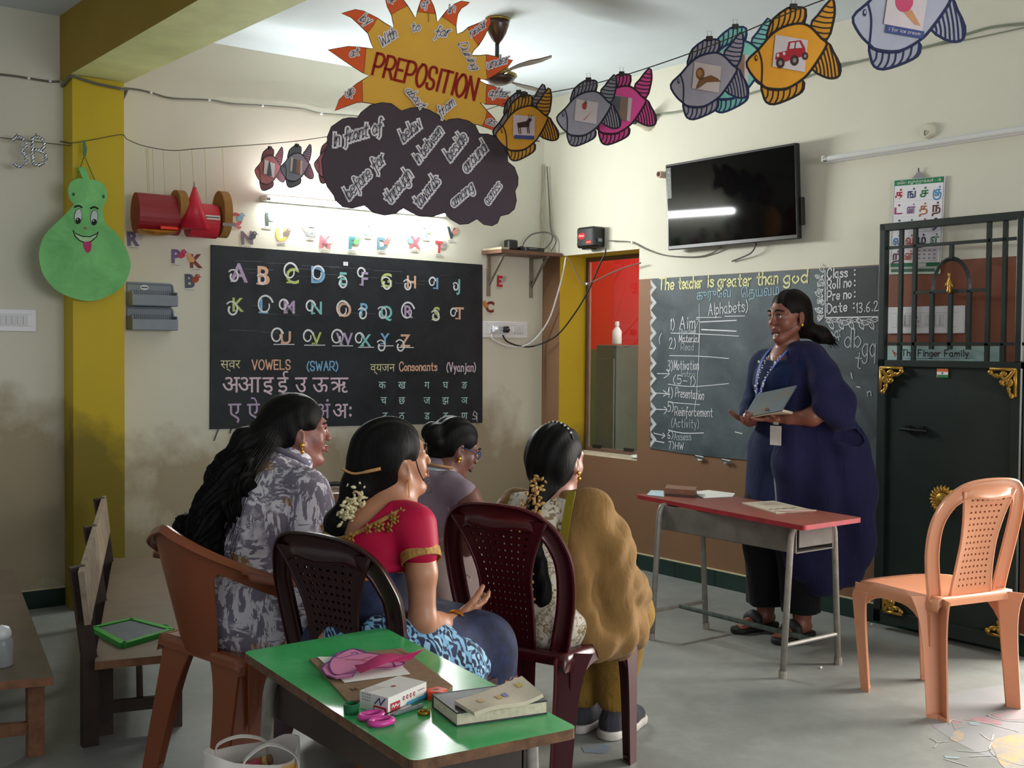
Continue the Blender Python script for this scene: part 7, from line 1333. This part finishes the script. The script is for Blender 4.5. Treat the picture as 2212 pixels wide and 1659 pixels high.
# -------- woman with glasses behind them
def woman_glasses():
    M = yawM(-2.43, -2.36, 83); sk = skin('skin_dark_brown', '70463a'); b = Body(); HM = hmat((.15, -.01, .925), (.86, -.36, -.36), s=.92); b.xf(HM, HEAD)
    b.chain([(.04, 0, .78), (.08, 0, .835), (.12, -.005, .88)], [.075, .056, .05], .03); b.chain([(-.06, 0, .48), (-.02, 0, .64), (.02, 0, .74)], [.13, .12, .11], .05)
    b.chain([(.012, -.145, .80), (.03, -.20, .765), (.04, -.258, .70), (.045, -.2, .60), (.05, -.12, .53)], [.05, .05, .043, .037, .027], .02); b.chain([(.02, .155, .785), (.06, .22, .6), (.2, .07, .53)], [.05, .042, .028], .03)
    hand_at(b, (.052, -.10, .515), (-.2, .75, -.25), (.2, -.1, 1), 1, .95, curl=.7); hand_at(b, (.21, .06, .53), (.8, -.5, -.1), (0, 0, 1), -1, .92)
    p = person(b, .005, M, sk, 'seated woman in grey mauve saree wearing blue glasses, looking down'); face_bits(p, HM, lips='55302a'); earring(p, HM, -1, .007, .008)
    gl = mat('blue_frame', '27407a', .3); c = MB(); ring = lambda s: [Vector((.098-.006*abs(s), s*.031, .004))+Vector((0, .021*math.cos(a), .016*math.sin(a))) for a in [2*math.pi*j/18 for j in range(18)]]
    for s in (1, -1): c.tube(ring(s), .002, 6, closed=True); c.tube([(.094, s*.052, .008), (.05, s*.074, .010), (-.005, s*.083, .008)], .0023, 6)
    c.tube([(.1, .01, .008), (.1, -.01, .008)], .0018, 6); c.build('glasses', [gl], p, HM, smooth=True)
    d = Body(); d.ell((.0, 0, .70), (.125, .155, .13), .05); d.chain([(-.07, 0, .48), (-.03, 0, .62), (.01, 0, .72)], [.17, .14, .135], .06); d.cone((.02, -.13, .78), (.02, .13, .78), .066, .066, .05); d.chain([(.012, -.14, .795), (.024, -.185, .778)], [.062, .059], .02); d.chain([(.015, .155, .785), (.03, .21, .71)], [.068, .064], .03); d.cone((.04, 0, .8), (.06, 0, .83), .075, .068, .02)
    k = scatter_print('grey_mauve_print', '857682', (('a39aa2', .2, .35), ('6a5d6a', .18, .45)), 26, .8); grow('blouse', d, .0058, k, p, None, 2, folds(.005, (((.4, .8, 1), 56), ((1, 0, .4), 44)), 5))
    s = Body(); s.ell((-.06, 0, .47), (.18, .20, .14), .05)
    for y in (1, -1): s.chain([(-.02, y*.1, .47), (.3, y*.11, .45), (.33, y*.11, .12)], [.125, .105, .10], .05); b.p and None
    s.cone((0, 0, .47), (.28, 0, .45), .1, .09, .05); s.cone((-.08, -.17, .40), (.2, -.17, .33), .08, .08, .05); s.cone((-.09, -.02, .56), (.06, -.08, .64), .13, .12, .05); k = scatter_print('mauve_saree', '82706f', (('9b8a86', .26, .4), ('665654', .2, .5)), 15, .75); grow('saree', s, .0062, k, p, None, 2, folds(.009, (((.4, 1, .7), 46), ((1, .5, -.2), 38)), 15))
    c = MB(); c.slab([[(x, y, z), (x+.004, y-.003, z-.02)] for x, y, z in [(-.14, -.02, .60), (-.09, -.11, .605), (.0, -.155, .61), (.09, -.13, .615)]], .012); c.build('waist_band', [mat('slate_blue_cloth', '5a6a80', .85)], p)
    hb = Body(); cap = Body(); cap_hair(cap); hb.xf(HM, cap); hb.ell((.055, .01, .985), (.042, .045, .042), .012); hb.ell((.05, .0, .955), (.03, .04, .03), .012); grow('hair', hb, .005, HAIR, p, None, 1, lambda P, N: .002*np.sin(140*P[:, 1]+60*P[:, 2]))
    c = MB(); c.tube(spline([(.05, .075, .87), (.0, .06, .865), (-.02, 0, .86), (.0, -.07, .855), (.06, -.09, .84)], 6), .012, 8, flat=.6); c.build('neck_towel', [mat('pale_blue_towel', 'a3b8bb', .9)], p, smooth=True); c = MB(); c.tube(spline([(.055, .06, .885), (.01, .03, .88), (.02, -.05, .872), (.08, -.075, .86)], 6), .0045, 6); c.build('striped_cord', [mat('tan_cord', 'b38a5c', .8)], p); return p
woman_glasses()
def handbag():
    o = at(724, 1092, 4.12); t = thing('handbag', 'brown handbag with black strap hanging behind the woman in the pink blouse', 'bag', T(*o) @ RZ(-YAW+.3)); br = mat('brown_leather', '6a4632', .45, var=.2, scale=20); b = MB(); b.box((.02, 0, -.01), (.10, .06, .11), bev=.018); b.build('bag_body', [br], t, smooth=True)
    b = MB(); b.box((.02, -.034, .03), (.09, .01, .035), bev=.004); b.build('flap', [br], t); b = MB(); b.tube(spline([(.065, 0, .03), (.06, 0, .062), (.0, 0, .078), (-.045, 0, .06), (-.05, 0, .0), (-.03, 0, -.045)], 8), .0055, 8, flat=1.5); b.build('strap', [BLKP], t); b = MB(); b.tube([(.055, -.02, .05), (.0, -.022, .066), (-.03, -.02, .06)], .004, 6); b.build('zip', [mat('bright_steel', 'b5b5b0', .3, .9)], t)
handbag()

# -------- woman in the mustard shawl
def woman_shawl():
    M = yawM(-2.516, -3.17, 70); sk = skin('skin_light_brown', 'a87868'); b = Body(); HM = hmat((.088, -.004, .952), (.98, -.12, .0), s=.92); b.xf(HM, HEAD)
    b.chain([(.05, 0, .79), (.07, 0, .85), (.08, 0, .9)], [.07, .05, .047], .03); b.chain([(-.05, 0, .48), (0, 0, .64), (.04, 0, .76)], [.12, .105, .1], .05)
    for s in (1, -1): b.chain([(.06, s*.145, .775), (.10, s*.2, .60), (.28, s*.17, .52), (.37, s*.13, .485)], [.048, .04, .036, .025], .03); hand_at(b, (.38, s*.125, .48), (.9, -s*.3, -.25), (.2, 0, 1), -s, .9, curl=.6); b.chain([(-.03, s*.09, .48), (.37, s*.10, .46), (.41, s*.06+.02, .12)], [.085, .06, .04], .03); b.cone((.42, s*.06+.02, .05), (.5, s*.06+.02, .035), .03, .028, .02)
    p = person(b, .0048, M, sk, 'seated woman in mustard shawl with gold flowers in her long braid'); face_bits(p, HM, lips='8a4a44'); earring(p, HM, -1, .008, .014)
    d = Body(); d.ell((.03, 0, .72), (.11, .145, .12), .05); d.chain([(-.03, 0, .49), (-.0, 0, .63), (.03, 0, .74)], [.13, .112, .108], .05); d.cone((.05, -.12, .79), (.05, .12, .79), .052, .052, .05); d.ell((-.04, 0, .48), (.12, .17, .10), .04); d.cone((-.12, -.105, .50), (-.12, -.105, .455), .04, .04, .03)
    for s in (1, -1): d.chain([(.06, s*.145, .775), (.10, s*.2, .60), (.28, s*.175, .525), (.36, s*.14, .495)], [.06, .052, .047, .043], .03); d.cone((-.05, s*.09, .48), (.3, s*.11, .48), .09, .075, .04)
    d.ell((.075, 0, .86), (.075, .07, .075), .01, op=-1)
    k = scatter_print('white_floral_kurti', 'cfc6b8', (('6b5a3f', .2, .25), ('8c7b5a', .28, .5), ('5c4c38', .12, .3)), 25, .85, '9b8d74'); grow('kurti', d, .0055, k, p, None, 2, folds(.004, (((.5, .6, 1), 55), ((1, .2, 0), 40)), 4))
    t = Body()
    for s in (1, -1): t.chain([(-.02, s*.09, .46), (.37, s*.105, .44), (.41, s*.065+.02, .25), (.41, s*.06+.02, .15)], [.095, .082, .075, .058], .03); t.cone((.405, s*.06+.02, .16), (.41, s*.06+.02, .125), .05, .056, .012)
    grow('trousers', t, .0056, cloth('mustard_cotton', '8a6a2c', .85, .2), p, None, 2, folds(.008, (((.2, .3, 1), 60), ((1, .5, .3), 46)), 2))
    sh = Body(); up = cloth('mustard_brown_chiffon', '86653a', .85, .16, wrinkle=.25)
    sh.chain([(.03, -.06, .815), (.06, -.13, .79), (.092, -.172, .70), (.10, -.19, .58), (.10, -.195, .47), (.08, -.195, .42)], [.05, .07, .076, .072, .07, .06], .03); sh.chain([(.03, -.11, .79), (-.02, -.135, .66), (-.02, -.15, .52), (.0, -.17, .42)], [.04, .045, .045, .05], .03); sh.chain([(.12, -.19, .60), (.24, -.175, .53), (.34, -.15, .475)], [.062, .062, .05], .03); sh.chain([(.11, -.19, .45), (.26, -.175, .42), (.34, -.145, .37)], [.065, .062, .045], .03); sh.cone((.03, -.19, .43), (.14, -.195, .39), .055, .05, .03)
    sh.ell((.1, -.07, .56), (.06, .1, .2), .02, op=-1)
    grow('shawl', sh, .0056, up, p, None, 2, folds(.020, (((.9, .2, .35), 62), ((.5, -.6, .6), 48), ((.7, .1, -.5), 80)), 9))
    s2 = Body(); s2.chain([(.08, .08, .82), (.055, .135, .80), (.05, .18, .74), (.08, .205, .62)], [.035, .05, .054, .045], .03); grow('shawl_end', s2, .0055, up, p, None, 2, folds(.006, (((.6, .4, .6), 60),), 4))
    c = MB(); gm = scatter_print('gold_braid_trim', '8a7a22', (('3f3a14', .2, .4), ('c9b04a', .13, .3)), 70, .6); c.slab([[(x, y, z), (x+.004, y-.026, z+.004)] for x, y, z in [(.0, -.088, .868), (-.03, -.098, .835), (-.056, -.103, .79), (-.072, -.104, .735), (-.078, -.106, .69)]], .003); c.build('trim_band', [gm], p)
    for s in (1, -1):
        f = Body(); x0 = (.41, s*.06+.02); f.chain([(x0[0]-.02, x0[1], .045), (x0[0]+.08, x0[1]-.005, .04), (x0[0]+.15, x0[1]-.008, .036)], [.042, .040, .032], .02); f.cone((x0[0], x0[1], .06), (x0[0], x0[1], .09), .042, .038, .02); f.half((0, 0, .022), (0, 0, -1), .004); so = Body(); so.chain([(x0[0]-.03, x0[1], .018), (x0[0]+.08, x0[1]-.005, .018), (x0[0]+.155, x0[1]-.008, .018)], [.043, .045, .038], .01); so.half((0, 0, .001), (0, 0, -1), .002); so.half((0, 0, .03), (0, 0, 1), .002)
        o = grow('shoe', f, .004, cloth('grey_knit', '3c3c42', .9), p, None, 2); grow('shoe_sole', so, .004, mat('off_white_rubber', 'c3bdb5', .7), o, None, 1)
    hb = Body(); cap = Body(); cap_hair(cap, grow_=.004); cap.ell((-.05, 0, .0), (.075, .082, .085), .03); hb.xf(HM, cap); hb.chain([(.045, 0, .935), (.005, 0, .875), (-.05, .002, .80)], [.06, .038, .030], .02)
    br = [(-.055, .0, .80), (-.085, -.02, .73), (-.10, -.045, .66), (-.112, -.065, .60), (-.115, -.072, .56)]; P = spline(br, 5)
    for i, q in enumerate(P): hb.ell((q.x-.004, q.y+(.010 if i % 2 else -.010), q.z), (.026, .024, .030), .006)
    hr = grow('hair', hb, .0045, HAIR, p, None, 1, lambda P, N: .0016*np.sin(170*P[:, 1]+40*P[:, 2])); strands('braid_end', [[(-.114, -.07, .575), (-.12, -.076, .53), (-.118, -.078, .48)]], 60, .0009, .02, hr, HAIR, 8)
    fl = mat('gold_straw_flowers', 'bf9558', .7, var=.3, scale=60); lump_flowers('flower_garland', p, [(-.02, 0, .905), (-.055, -.014, .86), (-.085, -.034, .80), (-.105, -.042, .745)], 95, .0072, .009, fl, 5); lump_flowers('flower_garland', p, [(-.05, .010, .855), (-.085, .026, .80), (-.11, .024, .735)], 65, .0068, .007, fl, 6); lump_flowers('flower_garland', p, [(-.135, -.028, .67), (-.145, -.046, .61), (-.15, -.05, .565)], 50, .0066, .006, fl, 7)
    c = MB(); e = Matrix(HM); P = spline([e @ Vector((-.02, .098*math.cos(a)*.86, .042+.090*math.sin(a))) for a in [math.pi*(.12+.76*i/8) for i in range(9)]], 3); c.tube(P, .0026, 6)
    for q in P[3:-3:2]: c.ball(q, .0042, 1, 8, 6)
    c.build('hair_band', [BLKP, mat('pearl', 'e0dcd6', .3)], p); c = MB(); c.tube(spline([(.01, .05, .845), (-.0, 0, .835), (.03, -.06, .842), (.07, -.075, .83)], 6), .0018, 5); c.build('neck_chain', [mat('gold_jewel', 'd9a441', .25, .9)], p); return p
woman_shawl()

# -------- the standing teacher
def teacher():
    M = yawM(-.55, -2.47, 270) @ Matrix.Scale(1.01, 4); sk = skin('skin_deep_brown', '84503f'); b = Body(); HM = hmat((-.005, .012, 1.44), (1, -.10, -.05), s=1.0); b.xf(HM, HEAD)
    b.chain([(-.025, 0, 1.26), (-.022, .004, 1.32), (-.018, .008, 1.38)], [.07, .046, .044], .018); b.chain([(0, 0, .85), (0, 0, 1.0), (-.008, 0, 1.16), (-.014, 0, 1.24)], [.09, .085, .095, .08], .04)
    b.chain([(-.02, -.15, 1.22), (-.03, -.185, 1.07), (.06, -.15, .99), (.115, -.10, .968)], [.05, .043, .037, .026], .03); b.chain([(-.03, .155, 1.225), (.0, .215, 1.03), (.045, .195, 1.0), (.08, .10, .985), (.09, .065, .985)], [.045, .04, .038, .029, .025], .025)
    hand_at(b, (.125, -.085, .968), (.75, .62, .05), (-.1, .1, -1), 1, .98, curl=.55, thumb=1.0, grip=.3); hand_at(b, (.10, .05, .985), (.8, -.58, .02), (-.1, -.1, -1), -1, .98, curl=.55, thumb=1.0, grip=.3)
    for s in (1, -1): b.chain([(0, s*.07, .85), (.01, s*.09, .46), (-.02, s*.105, .10)], [.08, .055, .042], .03); b.cone((-.045, s*.105, .05), (-.02, s*.105, .06), .03, .036, .02); b.cone((0, s*.107, .052), (.11, s*.115, .035), .032, .026, .02)
    for s in (1, -1):
        for i in range(5): y = s*(.092+.0125*i) if s > 0 else s*(.092+.0125*i); b.cone((.12, y, .034), (.158-.007*i, y+s*.002, .030), .0115-.001*i, .009-.0008*i, .004)
    p = person(b, .0042, M, sk, 'standing woman in navy kurta and shawl holding an open book'); face_bits(p, HM, lips='7a3c38'); g = mat('gold_jewel', 'd9a441', .25, .9); earring(p, HM, 1, .0085, .0)
    c = MB(); c.tube(spline([(.0, .082, -.02), (.05, .075, -.05), (.09, .045, -.068), (.11, .02, -.070)], 6), .0012, 5); c.ball((.113, .017, -.070), (.008, .006, .006)); c.build('head_microphone', [BLKP], p, HM)
    nv = cloth('navy_kurta_cotton', '0f1c40', .85, .12, wrinkle=.18); d = Body(); d.chain([(0, 0, .84), (0, 0, 1.0), (.0, 0, 1.14), (-.01, 0, 1.22)], [.125, .112, .118, .085], .04); d.ell((.015, 0, 1.15), (.112, .14, .10), .04); d.cone((-.02, -.125, 1.235), (-.02, .125, 1.24), .058, .058, .05); d.chain([(-.02, -.15, 1.215), (-.032, -.19, 1.07), (.02, -.172, 1.02), (.07, -.145, .99)], [.06, .056, .052, .044], .02)
    d.chain([(0, -.055, .84), (.005, -.065, .49)], [.115, .118], .04); d.chain([(0, .055, .84), (.005, .065, .49)], [.115, .118], .04); d.half((0, 0, .475), (0, 0, -1), .006); d.ell((.03, .0, 1.315), (.085, .085, .085), .012, op=-1)
    grow('kurta', d, .0056, nv, p, None, 2, folds(.006, (((.5, 1, .05), 48), ((1, .3, .12), 36)), 6))
    t = Body()
    for s in (1, -1): t.chain([(.01, s*.085, .60), (.005, s*.10, .40), (-.015, s*.105, .12)], [.105, .092, .085], .03)
    t.half((0, 0, .115), (0, 0, -1), .006); grow('trousers', t, .0056, cloth('black_trouser_cloth', '101116', .8, .1), p, None, 2, folds(.005, (((.5, 1, .05), 50),), 3))
    sh = Body(); sh.chain([(-.02, .055, 1.285), (-.035, .12, 1.265), (-.05, .165, 1.19), (-.075, .225, 1.05), (-.11, .26, .88), (-.13, .265, .66), (-.155, .265, .46), (-.13, .24, .33)], [.035, .055, .065, .08, .085, .10, .10, .075], .035); sh.chain([(.01, .07, 1.265), (.045, .085, 1.14), (.035, .105, .96), (.045, .10, .78), (.035, .11, .52), (.02, .13, .36)], [.04, .06, .062, .085, .095, .085], .035); sh.chain([(-.03, .14, .9), (-.04, .17, .66), (-.06, .19, .42), (-.05, .19, .28)], [.09, .11, .105, .08], .035); sh.chain([(-.14, .26, .52), (-.17, .31, .43), (-.16, .32, .37)], [.08, .05, .03], .03)
    sh.chain([(-.03, .14, 1.25), (-.01, .19, 1.14), (.005, .235, 1.04), (-.03, .265, .985)], [.055, .062, .066, .05], .025); sh.ell((-.0, .33, .915), (.15, .065, .032), .015, op=-1)
    grow('shawl', sh, .0062, cloth('indigo_shawl', '1a1b3e', .85, .14, wrinkle=.3), p, None, 2, folds(.030, (((.6, .8, .1), 38), ((1, -.4, .16), 30), ((.3, .7, .5), 24)), 12))
    ln = ink('8a8fa0'); c = MB(); P = [Vector(q) for q in [(.02, .06, 1.31), (.075, .06, 1.22), (.102, .06, 1.12), (.096, .065, .98), (.125, .055, .80), (.125, .07, .62), (.122, .085, .50)]]; c.tube(spline(P, 6), .0045, 6, flat=.6); c.build('shawl_edge', [ln], p)
    rb = mat('blue_lanyard', '34489a', .6); c = MB()
    for A in ([(-.02, -.055, 1.32), (.04, -.06, 1.285), (.095, -.055, 1.23), (.134, -.045, 1.14), (.136, -.035, 1.0)], [(-.03, .058, 1.335), (.04, .055, 1.295), (.10, .03, 1.225), (.137, -.005, 1.14), (.138, -.03, 1.0)]): P = spline(A, 6); c.slab([[q+Vector((.002, -.008, 0)), q+Vector((.004, .008, .002))] for q in P], .0016)
    c.build('lanyard', [rb], p); f = Flat(); 
    for q in ((-.058, 1.238), (-.047, 1.13), (.035, 1.235), (.0, 1.14)): f.ell(q, .006, .006, WHT, .142 if q[1] < 1.2 else .108, n=14)
    f.build('lanyard_badge', p, frame((0, 0, 0), (0, 1, 0), (0, 0, 1)))
    c = MB(); pe = mat('pearl', 'e0dcd6', .3)
    for A in ([(.075, -.03, 1.262), (.135, -.026, 1.19), (.155, -.03, 1.10)], [(.075, .035, 1.262), (.137, .018, 1.18), (.157, -.006, 1.09)]):
        for i, q in enumerate(spline(A, 8)): c.ball(q+Vector((.003, .003*(-1)**i, 0)), .0028 if i % 3 else .0038, 0, 8, 6)
    c.build('bead_necklace', [pe], p, smooth=True)
    f = Flat(); f.rect(-.028, -.04, .028, .045, mat('card_white', 'c9c4c0', .5), 0, .003); f.rect(-.012, .05, .012, .062, mat('clip_clear', 'a9aaa8', .4), 0, .003); q = loc(M, 1675, 942, x=.17); f.build('identity_card', p, Matrix.Translation(q) @ frame((0, 0, 0), (-.1, 1, 0), (0, 0, 1)))
    q = Vector((.083, .092, .985)); ax = Vector((.8, -.6, 0)).normalized(); F_ = frame((0, 0, 0), ax, (0, 0, 1)).to_3x3(); c = MB(); c.tube([q+F_ @ Vector((0, .031*math.cos(a), .0275*math.sin(a))) for a in [2*math.pi*i/20 for i in range(20)]], .0042, 6, closed=True); c.lathe([(.0155, 0), (.0155, .007), (.012, .009), (0, .009)], 18, 0, T(*(q+F_ @ Vector((0, .030, -.004)))) @ frame((0, 0, 0), ax, F_ @ Vector((0, 0, 1))) @ Matrix.Rotation(math.pi/2*0, 4, 'X')); c.build('wristwatch', [mat('rose_gold', 'c99a80', .3, .8)], p, smooth=True)
    for s in (1, -1):
        so = Body(); so.chain([(-.06, s*.105, .016), (.04, s*.11, .014), (.14, s*.118, .014)], [.037, .040, .043], .01); so.half((0, 0, .001), (0, 0, -1), .002); so.half((0, 0, .026), (0, 0, 1), .002); o = grow('sandal', so, .004, mat('black_sandal_rubber', '131315', .6), p, None, 1)
        st = Body(); st.chain([(.065, s*.108-.04, .02), (.06, s*.11-.025, .055), (.058, s*.112, .068), (.06, s*.114+.025, .055), (.065, s*.116+.042, .02)], [.016, .022, .024, .022, .016], .02, sq=1); grow('sandal_strap', st, .004, mat('black_sandal_rubber', '131315', .6), o, None, 1)
    hb = Body(); cap = Body(); cap_hair(cap, grow_=.0); hb.xf(HM, cap); hb.chain([(-.07, .02, 1.43), (-.10, .04, 1.385), (-.15, .085, 1.36), (-.19, .11, 1.335)], [.05, .034, .036, .018], .025)
    hr = grow('hair', hb, .0045, hairm('brown_black_hair', '120b0a'), p, None, 1, lambda P, N: .0014*np.sin(160*P[:, 1]+50*P[:, 2])); strands('loose_strands', [[(-.08, .02, 1.42), (-.12, .06, 1.375), (-.17, .1, 1.35), (-.2, .12, 1.32)]], 50, .0008, .022, hr, HAIR, 5)
    # the book she holds
    bl, br_ = loc(M, 1607, 904, x=.235), loc(M, 1690, 888, x=.205); tl, tr = loc(M, 1637, 852, x=.165), loc(M, 1722, 834, x=.125); W4 = lambda q: M @ q
    t = thing('open_book', 'open grey covered book in the hands of the standing teacher', 'book', T(*W4((bl+br_)/2))); cv = NT('grey_picture_cover'); v = cv.coord(); vo = cv.node('ShaderNodeTexVoronoi'); vo.inputs['Scale'].default_value = 13; cv.link(v, vo.inputs['Vector']); cv.color(cv.mix(cv.ramp(cv.noise(v, 9, 2), ((.45, (0, 0, 0)), (.55, (1, 1, 1)))), lin('57544a'), lin('4a575c'))); cv.b.inputs['Roughness'].default_value = .6
    c = MB(); c.slab([[W4(bl.lerp(tl, u).lerp(br_.lerp(tr, u), w_/4)) for w_ in range(5)] for u in (0, .33, .66, 1)], .006); c.build('cover', [cv.m], t, world=True); n = (tl-bl).cross(br_-bl).normalized()
    f = MB(); 
    for u, w_ in ((.25, .2), (.6, .3), (.3, .65), (.65, .72)): q = bl.lerp(tl, u).lerp(br_.lerp(tr, u), w_); e1 = (br_-bl).normalized(); e2 = (tl-bl).normalized(); sgn = 1 if n.x > 0 else -1; f.add([W4(q+e1*a+e2*c_+n*sgn*.0008) for a, c_ in ((-.02, -.012), (.02, -.012), (.02, .012), (-.02, .012))], [(0, 1, 2, 3), (3, 2, 1, 0)])
    f.build('printed_picture', [mat('faded_print', '747a6c', .5, var=.2, scale=60)], t, world=True)
    h0, h1 = Vector((.07, -.11, 1.0)), Vector((.045, .11, 1.005)); c = MB(); c.slab([[W4(bl.lerp(h0, u).lerp(br_.lerp(h1, u), w_/4)-Vector((0, 0, .003))) for w_ in range(5)] for u in (0, .5, 1)], .012); c.build('pages', [mat('page_edges', 'cfc3ac', .8)], t, world=True); return p
teacher()
